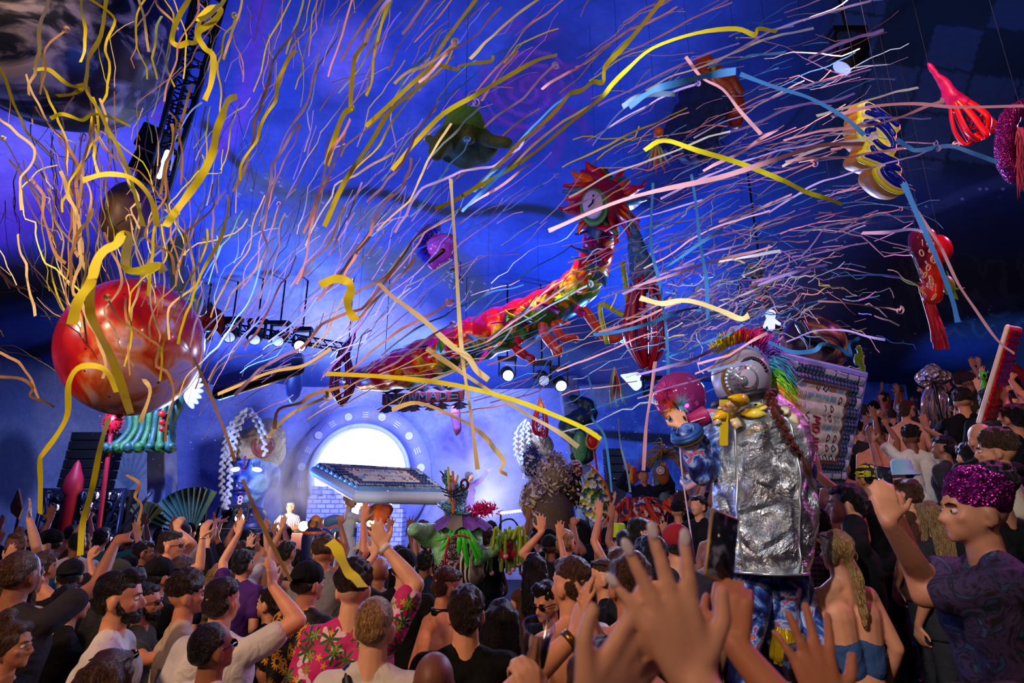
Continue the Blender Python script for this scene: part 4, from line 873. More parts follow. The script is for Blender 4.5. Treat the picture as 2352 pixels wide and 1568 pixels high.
rc.shuffle(pts); print('crowd', len(pts)); pts = sorted(pts, key=lambda p: p[1])[:290 - len(NEAR)]
used = set(); cols = ['black'] * 5 + ['charcoal'] * 3 + ['navy', 'white', 'grey', 'olive', 'red', 'purple', 'beige', 'denim blue', 'brown', 'pink', 'teal', 'white']
for X, Y, px, py in pts:
    for tr in range(60):
        fem = rc.random() < .38; nm = rc.choice([k for k in KITS if k.endswith('|f' if fem else '|m')])
        if not fem and rc.random() < .35: nm = rc.choice(['right arm raised|m', 'both arms up|m', 'left arm raised|m', 'punching the air|m'])
        hair = rc.choice(['long', 'long', 'ponytail', 'bun'] if fem else ['short', 'short', 'quiff', 'fade', 'fade', 'curly', 'buzz', 'cap', 'capback'])
        hc = rc.choice(['black', 'black', 'dark brown', 'dark brown', 'brown', 'blond' if fem else 'brown']); c = rc.choice(cols); bare = (not fem) and rc.random() < .12
        dpt = 'nearby' if Y < 5.5 else 'midway' if Y < 9 else 'far'
        hd = {'short': hc + ' hair', 'quiff': 'swept ' + hc + ' hair', 'fade': 'cropped ' + hc + ' hair', 'curly': hc + ' curls', 'buzz': hc + ' buzz cut', 'cap': 'black cap', 'capback': 'backwards black cap', 'long': 'long ' + hc + ' hair', 'ponytail': hc + ' ponytail', 'bun': hc + ' bun'}[hair]
        lab = '%s %s, %s, %s %s, %s' % ('bare-chested man' if bare else ('woman in ' + c + ' tank top' if fem else 'man in ' + c + ' T-shirt'), 'with ' + hd if True else '', nm[:-2].replace('with the ', '').replace('with ', ''), dpt, zone(px), '')
        lab = ' '.join(lab.strip(' ,').split())
        if lab not in used and len(lab.split()) <= 16: break
    for w_ in (' ' + dpt + ' ', ' the ', ' the ', ' T-shirt', ' still', ' large '):
        if len(lab.split()) > 16: lab = lab.replace(w_, ' ' if w_[-1] == ' ' else '', 1)
    used.add(lab); s = rc.uniform(.94, 1.07) * (.95 if fem else 1); a = math.atan2(-(X + 2.0), 17 - Y)
    rz = a + rc.uniform(-.5, .5) + (PI * .8 if rc.random() < .06 else 0)
    dress(KITS[nm], (X, Y, ground(X, Y)), rz, s, lab, rc.choice([0, 1, 1, 2, 3, 0, 4]), hair, hc, None if bare else c, rc.choice(['black', 'charcoal', 'denim blue', 'navy']), 'crowd facing the stage')
# ================================================================== the stage and its scenery
def glow(p, r, col, st, name, root, power=0, pcol=None):
    g = G(); g.ell(p, r, nu=14, nv=8); o = wo(g, name, EM(col, st), root)
    return o
# --- the white moon portal with its printed ring
c = P(828, 1090, 17.5); portal = thing('moon_portal', 'huge glowing white disc framed by a lavender ring of symbols on the stage wall', 'stage portal', c); u = 17.4 / FPX
g = G(); g.lathe((c.x, 17.55, c.z), [(0, 0), (104 * u, 0)], 72, (0, -1, 0)); wo(g, 'glowing_disc', EM('#f4fbff', 1.6, 'moon_disc'), portal, False)
g = G(); g.lathe((c.x, 17.6, c.z), [(104 * u, 0), (104 * u, .32), (112 * u, .34), (114 * u, .30), (114 * u, 0)], 72, (0, -1, 0)); wo(g, 'rim', M('#b8cdf4', .5), portal)
t = NT('ring_print'); v = t.coord(); t.col(t.mix(t.noise(v, 3, 4), '#6f78d8', '#a4aef0')); t.set(.7)
g = G(); g.lathe((c.x, 17.7, c.z), [(114 * u, 0), (114 * u, .12), (158 * u, .12), (158 * u, 0)], 72, (0, -1, 0)); ringo = wo(g, 'ring', t.m, portal)
for k in range(13):
    g = G(); a = math.radians(-10 + k * 16.6); q = Vector((c.x + 136 * u * math.cos(a), 17.55, c.z + 136 * u * math.sin(a)))
    if k % 2: g.lathe(q, [(6 * u, 0), (9 * u, 0), (9 * u, .03), (6 * u, .03)], 14, (0, -1, 0)); g.tube([q + Vector((-5 * u, -.03, 0)), q + Vector((5 * u, -.03, 0))], 1.2 * u, 5); g.tube([q + Vector((0, -.03, -5 * u)), q + Vector((0, -.03, 5 * u))], 1.2 * u, 5)
    else:
        for j in (-1, 0, 1): g.box(q + Vector((math.cos(a), 0, math.sin(a))) * j * 5 * u, (14 * u, .03, 2.4 * u), Euler((0, -(a - PI / 2), 0)))
    wo(g, 'ring_symbol', M('#d4defc', .6), portal, False)
# --- brick castle tower
t = NT('castle_bricks'); v = t.coord((1, 1, 1)); br = t.n('ShaderNodeTexBrick'); s_ = t.n('ShaderNodeSeparateXYZ'); cb = t.n('ShaderNodeCombineXYZ'); t.l(v, s_.inputs[0]); t.l(s_.outputs[0], cb.inputs[0]); t.l(s_.outputs[2], cb.inputs[1])
t.l(cb.outputs[0], br.inputs[0]); br.inputs['Scale'].default_value = 2.0; br.inputs['Color1'].default_value = lin('#9fb0ec'); br.inputs['Color2'].default_value = lin('#c0ccf6'); br.inputs['Mortar'].default_value = lin('#6a78c8'); br.inputs['Mortar Size'].default_value = .03; t.l(br.outputs[0], t.b.inputs['Base Color']); t.bump(br.outputs['Fac'], .5); t.set(.8); BRK = t.m
def tower(px0, px1, top, Y, label):
    a = P(px0, top, Y); b = P(px1, top, Y); r = thing('castle_tower', label, 'scenery', ((a.x + b.x) / 2, Y, 0), group='castle set pieces'); w = b.x - a.x; g = G()
    g.box(((a.x + b.x) / 2, Y, a.z / 2), (w, .6, a.z)); wo(g, 'brick_wall', BRK, r, False); g = G(); n = max(3, int(w / .45))
    for i in range(n): g.box((a.x + (i + .5) * w / n, Y, a.z + .14), (w / n * .55, .6, .28))
    wo(g, 'battlements', BRK, r, False)
tower(716, 800, 1140, 16.6, 'pale lavender brick tower left of the moon disc behind the white coat')
tower(830, 930, 1168, 16.9, 'low lavender brick wall right of the white-coated performer')
# --- giant braided heads
t = NT('painted_blue_skin'); v = t.coord(); t.col(t.ramp(t.noise(v, 1.6, 4, 1.5), [(.3, '#142c9a'), (.5, '#3468d8'), (.68, '#8cc8f4')])); t.set(.45); BSK = t.m
t = NT('hat_leather'); v = t.coord(); t.col(t.mix(t.noise(v, 2.4, 4, 1), '#77684a', '#d9c9a4')); t.bump(t.noise(v, 2.2, 4, 1), .9, .3); t.set(.7); HATL = t.m
t = NT('medallion_red'); v = t.coord(); t.col(t.mix(t.noise(v, 5, 3), '#5a1c1c', '#a05a48')); t.set(.5); MEDR = t.m
ROPE = M('#cfe0ec', .6, 0, .15, 12, .4); t = NT('glow_eye'); EYE = EM('#f6f4ff', 1.5, 'glowing_eye')
def braid(pts, r, root, nm='braid', mat=None, step=1.15):
    q = catmull([Vector(p) for p in pts], 24); L = [0]
    for a, b in zip(q[:-1], q[1:]): L.append(L[-1] + (b - a).length)
    g = G(); s = 0; i = 0; k = 0
    while s < L[-1]:
        while i < len(L) - 2 and L[i + 1] < s: i += 1
        p = q[i].lerp(q[i + 1], (s - L[i]) / max(1e-6, L[i + 1] - L[i])); d = (q[i + 1] - q[i]).normalized(); uu, vv = frame_of(d); sd = 1 if k % 2 else -1
        R = Matrix((uu, vv, d)).transposed() @ Euler((0, .7 * sd, 0)).to_matrix(); g.ell(p + uu * sd * r * .42, (r * .62, r * .6, r * 1.0), R, 8, 6); s += r * step; k += 1
    return wo(g, nm, mat or ROPE, root)
def giant(px, py, Y, hw, yaw, label, flip=1, chin=1):
    """giant painted head: px,py = middle of the face, hw = face width in metres"""
    c = P(px, py, Y); k = hw / .15; r = thing('giant_head', label, 'giant head', (c.x, Y, 0), group='giant braided heads of the stage')
    Mh = Matrix.Translation(c) @ Matrix.Rotation(PI + yaw, 4, 'Z') @ Matrix.Scale(k, 4) @ Matrix.Translation((0, 0, -1.635))
    g = head_g(.94); g.cap((0, -.01, 1.50), (0, -.01, 1.60), .040, .04); me = g.xf(Mh).solid('face', .012 * k * .6, 2, fn=None); 
    co = np.empty(len(me.vertices) * 3); nr = np.empty(len(me.vertices) * 3); me.vertices.foreach_get('co', co); me.vertices.foreach_get('normal', nr); co = co.reshape(-1, 3); nr = nr.reshape(-1, 3)
    p = np.concatenate([co, np.ones((len(co), 1))], 1) @ np.array(Mh.inverted()).T[:, :3]
    for x in (-.032, .032): w = np.exp(-((p[:, 0] - x) ** 2 + (p[:, 1] - .088) ** 2 + (p[:, 2] - 1.66) ** 2) / (2 * .0135 ** 2)); co = co - nr * (w * .010 * k)[:, None]
    me.vertices.foreach_set('co', co.ravel()); me.update(); f = wo(me, 'face', BSK, r)
    for s in (-1, 1):
        g = G(); g.ell((s * .034, .086, 1.662), (.0165, .008, .0075), Euler((0, s * .16, 0))); wo(g.xf(Mh), 'glowing_eye', EYE, r)
        g = G()
        for j in range(5): a = (j - 2) * .35; g.tube([(s * .034 + .012 * math.sin(a), .098, 1.671), (s * .034 + .024 * math.sin(a), .104, 1.684)], [.0016, .0006], 5)
        wo(g.xf(Mh), 'eyelashes', M('#0a1030', .5), r)
    g = G(); g.ell((0, .106, 1.599), (.026, .010, .006)); g.ell((0, .104, 1.588), (.022, .010, .007)); wo(g.xf(Mh), 'lips', M('#2a2a7a', .3), r)
    g = G(); g.tube([(.0 + .011 * math.cos(a), .124 + .004 * math.sin(a), 1.612 + .011 * math.sin(a)) for a in np.linspace(0, 2 * PI, 16)[:-1]], .003, 6, closed=True); wo(g.xf(Mh), 'nose_ring', M('#d8c0d8', .2, .9), r)
    g = G(); 
    for dz in (0, -.012): g.tube([(.006 * math.cos(a), .108, 1.572 + dz + .006 * math.sin(a)) for a in np.linspace(0, 2 * PI, 12)[:-1]], .0018, 5, closed=True)
    g.tube([(-.007, .107, 1.548), (0, .108, 1.556), (.007, .107, 1.548)], .002, 5); wo(g.xf(Mh), 'chin_symbol', EM('#f0b8d8', .35), r)
    g = G()
    for j in range(8): g.cap((0, .112 - .001 * j, 1.700 - j * .010), (0, .113 - .001 * j, 1.697 - j * .010), .0036)
    wo(g.xf(Mh), 'forehead_studs', M('#7a2a5a', .4), r)
    g = G(); g.ell((0, -.005, 1.735), (.094, .108, .088)); g.ell((-.03, .03, 1.765), (.07, .075, .075)); g.ell((.085, -.01, 1.70), (.03, .06, .04)); wo(g.xf(Mh).solid('hat', .022 * k * .5, 2, fn=wob(.03 * k * .2, 1.2)), 'leather_hat', HATL, r)
    mx = -.045 * flip; g = G(); g.lathe((mx, .085, 1.735), [(0, .02), (.014, .022), (.018, .014), (.026, .014), (.030, .020), (.036, .016), (.036, -.01), (0, -.01)], 26, (mx * 6, 1, .1)); wo(g.xf(Mh), 'medallion', MEDR, r)
    return c, k, r, Mh
c, k, r, Mh = giant(582, 1100, 15.4, 1.16, .12, 'giant blue face with glowing eyes, beige hat and long white rope braids on stage')
w = lambda x, y, d=0: P(x, y, 15.4 - .9 + d)
for pts in ([(556, 945), (524, 985), (513, 1050), (509, 1110), (514, 1150), (518, 1185)], [(560, 942), (536, 975), (527, 1040), (528, 1100), (524, 1140), (514, 1200), (505, 1235)], [(565, 940), (545, 965), (528, 1020), (521, 1050)],
            [(566, 945), (548, 985), (538, 1020), (533, 1060)], [(572, 945), (588, 975), (602, 1003), (610, 1045)], [(575, 940), (596, 965), (606, 990), (618, 1003)]):
    braid([w(*p) for p in pts], .075, r)
g = G(); b0 = P(582, 1190, 15.2); g.cap((b0.x, 15.3, 0.9), (b0.x, 15.3, b0.z), .34, .30); g.ell((b0.x, 15.3, b0.z - .3), (.48, .34, .4)); wo(g, 'bust', M('#2a2460', .4), r)
c, k, r, Mh = giant(1232, 1065, 15.6, .72, -.75, 'smaller giant head with rope braids half hidden in smoke right of the stage', -1)
w = lambda x, y: P(x, y, 15.0)
for pts in ([(1207, 965), (1190, 985), (1184, 1020), (1188, 1050), (1196, 1068)], [(1208, 966), (1200, 990), (1198, 1030), (1203, 1065)], [(1210, 966), (1213, 1000), (1216, 1030), (1220, 1060)], [(1212, 967), (1226, 990), (1240, 1012)]): braid([w(*p) for p in pts], .06, r)
g = G(); b0 = P(1232, 1110, 15.6); g.cap((b0.x, 15.6, 0.0), (b0.x, 15.6, b0.z), .3, .2); wo(g, 'stand', M('#20306a', .6), r)
# --- speaker arrays
SPK = M('#0b0c10', .6, 0, .2)
def array(px0, px1, y0, y1, Y, n, label):
    a = P(px0, y0, Y); b = P(px1, y1, Y); w = b.x - a.x; h = (a.z - b.z) / n; r = thing('speaker_array', label, 'loudspeaker', ((a.x + b.x) / 2, Y, b.z), group='speaker stacks')
    for i in range(n):
        g = G(); g.box(((a.x + b.x) / 2, Y + .02 * i, b.z + (i + .5) * h), (w, .5, h * .94), Euler((.02 * (i - n / 2), 0, 0)), bev=.02); o = wo(g, 'speaker_cabinet', SPK, r, False)
        g = G(); g.box(((a.x + b.x) / 2, Y - .26 + .02 * i, b.z + (i + .5) * h), (w * .88, .02, h * .8), Euler((.02 * (i - n / 2), 0, 0))); t = M('#15161c', .5, .4, .3, 60); wo(g, 'grille', t, r, False, sub=o)
    return r, a, b
r, a, b = array(175, 246, 992, 1122, 13.4, 6, 'tall black line array of speakers above the lattice screen at left')
r, a2, b2 = array(1388, 1432, 1030, 1105, 15.6, 4, 'black speaker stack right of the stage beside the red paddle')
g = G(); g.box(((a2.x + b2.x) / 2, 15.6, b2.z / 2), (.5, .4, b2.z)); wo(g, 'stand', M('#101218', .7), r, False)
# --- organic lattice screen with lit cells
a = P(118, 1124, 12.8); b = P(300, 1124, 12.8); lat = thing('lattice_screen', 'dark bubbly lattice screen with pale lit cells along its top, left of the stage', 'scenery', ((a.x + b.x) / 2, 12.8, 0))
g = G(); rl = random.Random(4); lit = []; W_ = b.x - a.x; cell = .235; rows = int(a.z / cell)
for j in range(rows):
    for i in range(int(W_ / cell)):
        x = a.x + (i + .5 + (.5 if j % 2 else 0)) * cell + rl.uniform(-.03, .03); z = a.z - (j + .5) * cell * .98 + rl.uniform(-.03, .03); rx, rz = rl.uniform(.06, .10), rl.uniform(.07, .12)
        if x > b.x: continue
        g.tube([(x + rx * math.cos(t_), 12.62 + rl.uniform(-.02, .02), z + rz * math.sin(t_)) for t_ in np.linspace(0, 2 * PI, 13)[:-1]], .026, 6, closed=True)
        if j < 2 and rl.random() < .75 or rl.random() < .06: lit.append((x, z, rx * .8, rz * .8))
for k in range(9):
    x = a.x + rl.random() * W_; g.tube(catmull([(x, 12.58, 0.3), (x + rl.uniform(-.3, .3), 12.56, a.z * .45), (x + rl.uniform(-.8, .8), 12.6, a.z * .98)]), .035, 6)
g.tube([(a.x, 12.62, 0), (a.x, 12.62, a.z), (b.x, 12.62, a.z), (b.x, 12.62, 0)], .05, 8); wo(g, 'lattice', M('#232a44', .35, .3), lat)
g = G(); g.box(((a.x + b.x) / 2, 12.95, a.z / 2), (W_, .3, a.z)); wo(g, 'backing_box', M('#0c1122', .7), lat, False)
for x, z, rx, rz in lit: g = G(); g.ell((x, 12.76, z), (rx, .02, rz), nu=12, nv=6); wo(g, 'lit_cell', EM('#dcd8e4', .75, 'lit_cell'), lat)
# --- red rods and spiky bulb
r = thing('spiky_bulb_pole', 'red spiky bulb on a long red pole beside the left speaker array', 'prop', P(256, 1150, 12.3)); c = P(259, 970, 12.3); g = G(); g.ell(c, (.17, .17, .24))
for k in range(70):
    a_ = k * 2.4; e = math.asin(1 - 2 * (k + .5) / 70); d = Vector((math.cos(a_) * math.cos(e), math.sin(a_) * math.cos(e), math.sin(e))); q = c + Vector((d.x * .17, d.y * .17, d.z * .24)); g.tube([q, q + d * .06], [.012, .002], 5)
wo(g, 'spiky_bulb', M('#c01828', .35), r); g = G(); g.cap(c - Vector((0, 0, .2)), (P(254, 1130, 12.3).x, 12.3, .2), .045); wo(g, 'pole', M('#a81c30', .4), r)
r = thing('red_figure', 'small red cone figure left of the speaker array', 'prop', P(166, 1130, 12.2)); c = P(166, 1125, 12.2); g = G(); g.lathe((c.x, 12.2, 0), [(.12, 0), (.12, c.z - .1), (.20, c.z), (.16, c.z + .25), (.09, c.z + .42), (.05, c.z + .55), (0, c.z + .62)], 16); wo(g, 'figure', M('#b82038', .5), r)
# --- green tentacle ornament hung on the left column
TEAL = M('#24564a', .5, 0, .35, 4, .5, bs=14); GRN = M('#2f6a34', .5, 0, .3, 5, .4)
r = thing('tentacle_ornament', 'dark green tentacled ornament with red dots on top of the left column', 'prop', P(372, 1036, 12.75)); c = P(372, 930, 12.75); u = 12.9 / FPX; g = G()
g.lathe((c.x, 12.75, 0), [(.30, c.z - 1.0), (.42, c.z - .98), (.34, c.z - .6), (.30, c.z - .2), (.36, c.z + .1), (.25, c.z + .5), (.1, c.z + .8), (0, c.z + .85)], 24); wo(g.solid('body', .035, 1, fn=wob(.05, 5)), 'body', TEAL, r)
for k in range(7):
    x = (k - 3) * .145; g = G(); g.tube(catmull([(c.x + x * .6, 12.5, c.z + .3), (c.x + x, 12.37, c.z - .1), (c.x + x * .95, 12.41, c.z - .6), (c.x + x * 1.45, 12.25, c.z - 1.02), (c.x + x * 1.6, 12.2, c.z - .98)]), [.05] * 8 + [.065] * 8 + [.09] * 9, 8, round_=True); wo(g, 'tentacle', GRN if k % 2 else TEAL, r)
for k, py in enumerate((950, 969, 985)): g = G(); g.ell(P(372, py, 12.22), .075 - .008 * k); wo(g, 'red_dot', M('#b01c20', .3), r)
g = G()
for k in range(9): a_ = -.9 + k * .3; q = P(430, 900, 12.8); g.ell(q + Vector((.22 * math.cos(a_), -.1, .30 * math.sin(a_))), (.22, .05, .07), Euler((0, -a_, 0)))
wo(g, 'white_petals', M('#b8ccd8', .5), r); g = G(); g.tube(catmull([P(395, 960, 12.8), P(410, 930, 12.8), P(415, 905, 12.8), P(425, 895, 12.8)]), .12, 10, round_=True); wo(g, 'neck', TEAL, r)
# --- pleated fan, fin, brown diamond
def fan(c, rad, a0, a1, n, name, label, mat, y=13.6):
    r = thing(name, label, 'scenery', (c.x, c.y, c.z)); vs = [c]; g = G()
    for i in range(n * 2 + 1): a_ = a0 + (a1 - a0) * i / (2 * n); vs.append(c + Vector((rad * math.cos(a_), -.05 - (.07 if i % 2 else 0), rad * math.sin(a_))))
    vs += [v + Vector((0, .06, 0)) for v in vs]; m = 2 * n + 2; fs = [(0, i, i + 1) for i in range(1, 2 * n + 1)] + [(m, m + i + 1, m + i) for i in range(1, 2 * n + 1)] + [(i, i + 1, m + i + 1, m + i) for i in range(1, 2 * n + 1)]
    g.add(vs, fs); wo(g, 'pleated_leaf', mat, r, False); g = G(); g.cap((c.x, c.y + .05, 0), (c.x, c.y + .05, c.z), .05); wo(g, 'stem', M('#14302c', .6), r); return r
fan(P(438, 1232, 13.2), 1.05, math.radians(65), math.radians(165), 13, 'pleated_fan', 'dark teal pleated fan beside the equipment table', M('#1e5450', .5, 0, .3, 6))
fan(P(330, 1206, 13.0), .5, math.radians(40), math.radians(140), 8, 'pleated_fan', 'small olive pleated fan at the foot of the left column', M('#4a5030', .6, 0, .3, 6))
r = thing('shark_fin', 'tall narrow dark fin standing behind the pleated fan', 'scenery', P(442, 1230, 13.6)); q = [P(x, y, 13.6) for x, y in ((433, 1245), (436, 1150), (438, 1122), (443, 1130), (449, 1180), (456, 1245))]; g = G(); g.prism([(p.x, p.z) for p in q], (0, 13.6, 0), (1, 0, 0), (0, 0, 1), .12); wo(g, 'fin', M('#10162a', .5), r, False)
r = thing('wooden_diamond', 'brown diamond-shaped wooden board on the far left over the crowd', 'sign', P(45, 1190, 9.0)); q = [P(x, y, 9.0) for x, y in ((44, 1122), (53, 1168), (44, 1192), (27, 1176), (26, 1160))]; g = G(); g.prism([(p.x, p.z) for p in q], (0, 9.0, 0), (1, 0, 0), (0, 0, 1), .04); t = NT('brown_wood'); v = t.coord(); t.col(t.mix(t.noise(v, 6, 4, 2), '#4a2c18', '#9a6a3e')); wo(g, 'board', t.m, r, False)
g = G(); p = P(42, 1190, 9.03); g.cap((p.x, 9.03, 1.2), p, .02); wo(g, 'pole', M('#302018', .7), r)
# --- equipment table with mixers, sticks and the moving light
a = P(452, 1212, 13.9); b = P(604, 1212, 13.9); tab = thing('equipment_table', 'black draped table crowded with controllers left of the stage DJ', 'table', ((a.x + b.x) / 2, 13.9, 0)); cx = (a.x + b.x) / 2; wd = b.x - a.x
g = G(); g.box((cx, 13.9, a.z - .03), (wd, .7, .06), bev=.01); wo(g, 'tabletop', BLK, tab, False)
g = G(); n_ = 60; vs = [(a.x + wd * i / n_, 13.54 + .02 * math.sin(i * 1.9), z) for i in range(n_ + 1) for z in (.02, a.z - .05)]; g.add(vs, [(2 * i, 2 * i + 2, 2 * i + 3, 2 * i + 1) for i in range(n_)]); wo(g, 'skirt', M('#0a0a10', .9), tab)
def gear(px, w, h, label, nb=3, dy=0):
    p = P(px, 1212, 13.9); r = thing('controller', label, 'controller', (p.x, 13.9 + dy, a.z), group='gear on the equipment table'); g = G(); g.box((0, 0, h / 2), (w, .34, h), bev=.01); g.obj('case', M('#14141a', .4), r, False)
    for k in range(nb): g = G(); g.box(((k - (nb - 1) / 2) * w * .28, -.176, h * .55), (w * .16, .006, h * .3)); g.obj('indicator', EM('#d8dce8', .7), r, False)
gear(476, .34, .16, 'pale-edged controller stacked at the left of the equipment table'); gear(505, .26, .10, 'low mixer in the middle of the equipment table', 2)
p = P(527, 1212, 13.8); r = thing('black_monitor', 'small black wedge monitor on the equipment table', 'loudspeaker', (p.x, 13.8, a.z)); g = G(); g.prism([(-.14, 0), (.16, 0), (.12, .42), (-.17, .40)], (0, 0, 0), (1, 0, 0), (0, 0, 1), .26); g.obj('cabinet', SPK, r, False); g = G(); g.box((-.01, -.135, .2), (.2, .01, .3)); g.obj('grille', M('#1c1c24', .6), r, False)
for k, (x0, y0, x1, y1) in enumerate([(489, 1212, 504, 1163), (470, 1208, 472, 1170), (497, 1212, 530, 1168), (500, 1214, 551, 1170), (440, 1190, 425, 1168)]):
    g = G(); A_, B_ = P(x0, y0, 13.75), P(x1, y1, 13.6 + .1 * (k % 2)); A_.z = min(A_.z, a.z + .02); g.cap(A_, B_, .028); tag(g.obj('foam_baton', BLK), ['black baton leaning steeply, second from left on the equipment table', 'short black upright baton on the equipment table', 'black baton leaning right in the middle of the equipment table', 'longest black baton leaning right beneath the giant face', 'thin black baton leaning left beside the pleated fan'][k], 'baton', 'black batons on the equipment table')
def moving(px, py, Y, tgt, label, lit=None, size=1.0, base=None, power=0, col=(1, 1, 1), nm='moving_head_light'):
    c = P(px, py, Y); s = size; r = thing(nm, label, 'stage light', c, group='moving head lights'); d = (Vector(tgt) - c).normalized(); u_, v_ = frame_of(d)
    g = G(); g.tube([c - d * .2 * s, c - d * .12 * s, c + d * .12 * s, c + d * .17 * s], [.09 * s, .13 * s, .13 * s, .12 * s], 18, round_=False); hd = wo(g, 'head', SPK, r)
    g = G(); g.lathe(c + d * .172 * s, [(0, 0), (.10 * s, 0), (.105 * s, -.01)], 18, d); wo(g, 'lens', EM('#' + (lit or 'c8d4ff'), 6.0 if lit else .5), r, sub=hd)
    g = G(); upz = Vector((0, 0, 1)); sd = Vector((1, 0, 0))
    for k in (-1, 1): g.box(c + sd * k * .16 * s + upz * .12 * s, (.03 * s, .07 * s, .34 * s))
    g.box(c + upz * .30 * s, (.38 * s, .16 * s, .08 * s), bev=.01); wo(g, 'yoke', SPK, r, False)
    if base == 'up':
        g = G(); g.tube([c + upz * .3 * s, Vector((c.x, c.y, ceil_z(c.x, c.y) + .05))], .02, 6); wo(g, 'hanging_bracket', SPK, r)
    return r, c, d
r, c, d = moving(551, 1192, 13.5, (-2.5, 4, 3.6), 'bright blue-white moving light on the equipment table under the giant face', 'dfe6ff', .95)
g = G(); g.ell(c + Vector((0, .1, -.05)), (.02, .02, .02)); g.box((c.x, c.y, a.z + (c.z - a.z - .4) / 2), (.3, .3, max(.05, c.z - a.z - .2))); wo(g, 'base', SPK, r, False)
lamp('SPOT', 'moving_light_beam', c + d * .4, 500, (.45, .45, 1), c + d * 6, 50, .6)
# --- DJ deck, lamps and the DJ
da = P(600, 1222, 13.2); db = P(716, 1222, 13.2); dk = thing('dj_deck', 'brown console with mixer where the stage DJ plays', 'table', ((da.x + db.x) / 2, 13.2, 0)); g = G(); g.box(((da.x + db.x) / 2, 13.2, da.z / 2), (db.x - da.x, .6, da.z), bev=.02); wo(g, 'console', M('#3a2430', .5), dk, False)
g = G()
for k in range(5): g.box((da.x + .2 + k * .22, 13.15, da.z + .03), (.16, .3, .05), bev=.01)
wo(g, 'mixer_panels', M('#18141a', .3), dk, False)
for k, (x, y, rr) in enumerate([(634, 1211, .05), (641, 1211, .045), (697, 1208, .10), (849, 1202, .05), (860, 1202, .05)]):
    p = P(x, y, 12.9 if k < 3 else 10.4); r = thing('stage_lamp', ['left of a pair of small warm lamps beside the DJ', 'right of a pair of small warm lamps beside the DJ', 'large warm lamp flaring between DJ and orange collar mask', 'small warm lamp above raised hand, left of two', 'small warm lamp above raised hand, right of two'][k], 'stage light', p, group='warm lamps on stage')
    g = G(); g.ell(p, rr); wo(g, 'bulb', EM('#ffdca0', 14), r); g = G(); g.cap(p - Vector((0, -.03, rr)), (p.x, p.y + .05, .9), .02); wo(g, 'stand', BLK, r)
lamp('POINT', 'warm_lamp', P(697, 1200, 12.6), 160, (1, .62, .32), rad=.1); lamp('POINT', 'warm_lamp', P(638, 1205, 12.6), 60, (1, .62, .32), rad=.08)
Kd = kit(L='chest', R='chest', voxel=.0115, face=False, top='tee'); p = P(663, 1195, 13.9); dress(Kd, (p.x, 13.9, .38), PI, 1.0, 'stage DJ with white hair in a striped vest, hazy in the smoke', 1, 'short', 'white', stripes('#d8d4dc', '#221c28', 8), 'black'); 
g = G(); g.box((p.x, 13.9, .19), (1.6, .8, .38)); tag(g.obj('riser', M('#141418', .8)), 'low black riser under the stage DJ', 'platform')
a = P(722, 1188, 15.0); b = P(805, 1188, 15.0); r = thing('maroon_panel', 'dark maroon scenery panel behind the orange collar mask', 'scenery', ((a.x + b.x) / 2, 15, 0)); g = G(); g.box(((a.x + b.x) / 2, 15, a.z / 2), (b.x - a.x, .3, a.z), bev=.02); wo(g, 'panel', M('#5a2440', .6, 0, .4, 2), r, False)
# --- orange collar mask and the blue shell
ORG = M('#e85410', .45); NAVY = M('#1c2450', .4)
p = P(722, 1208, 10.6); r = thing('masked_totem', 'orange and navy mask totem in a bright orange collar beside the DJ', 'prop', (p.x, p.y, 0)); u = 10.6 / FPX
g = G(); g.ell(p, (14 * u, 12 * u, 22 * u)); g.ell(p + Vector((3 * u, -4 * u, 12 * u)), (12 * u, 11 * u, 12 * u)); wo(g.solid('mask', .02, 2), 'mask', M('#c87830', .4, 0, .5, 6), r)
for s in (-1, 1): g = G(); g.tube(catmull([p + Vector((s * 4 * u, -12 * u, 14 * u)), p + Vector((s * 10 * u, -12 * u, 4 * u)), p + Vector((s * 3 * u, -14 * u, -6 * u)), p + Vector((s * -6 * u, -12 * u, -16 * u))]), 2.4 * u, 6); wo(g, 'navy_swirl', NAVY, r)
g = G(); g.lathe((p.x, p.y, 0), [(8 * u, p.z - 16 * u), (16 * u, p.z - 20 * u), (24 * u, p.z - 10 * u), (25 * u, p.z - 11 * u), (18 * u, p.z - 26 * u), (8 * u, p.z - 30 * u)], 26); wo(g, 'collar', ORG, r); g = G(); g.cap((p.x, p.y, .2), (p.x, p.y, p.z - 24 * u), .14, .2); wo(g, 'robe', NAVY, r)
p = P(776, 1228, 12.0); u = 12.0 / FPX; r = thing('blue_shell', 'grey-blue spiral shell prop between the mask totem and the white coat', 'prop', (p.x, p.y, 0)); pts = [p + Vector((math.cos(a_) * (4 + a_ * 3.6) * u, -.01 * a_, math.sin(a_) * (4 + a_ * 3.6) * u)) for a_ in np.linspace(0, 8.5, 50)]
g = G(); g.tube(pts, [(2.5 + a_ * 1.0) * u for a_ in np.linspace(0, 8.5, 50)], 10, round_=True); wo(g, 'spiral', M('#5a80a4', .45), r); g = G(); g.tube(catmull([p + Vector((-38 * u, 0, 0)), p + Vector((-28 * u, -.1, 10 * u)), p + Vector((-14 * u, -.1, 2 * u))]), 5 * u, 8, round_=True); wo(g, 'blue_arm', M('#1c3c90', .4), r); g = G(); g.cap((p.x, p.y + .1, .2), (p.x, p.y + .1, p.z), .1); wo(g, 'stand', NAVY, r)
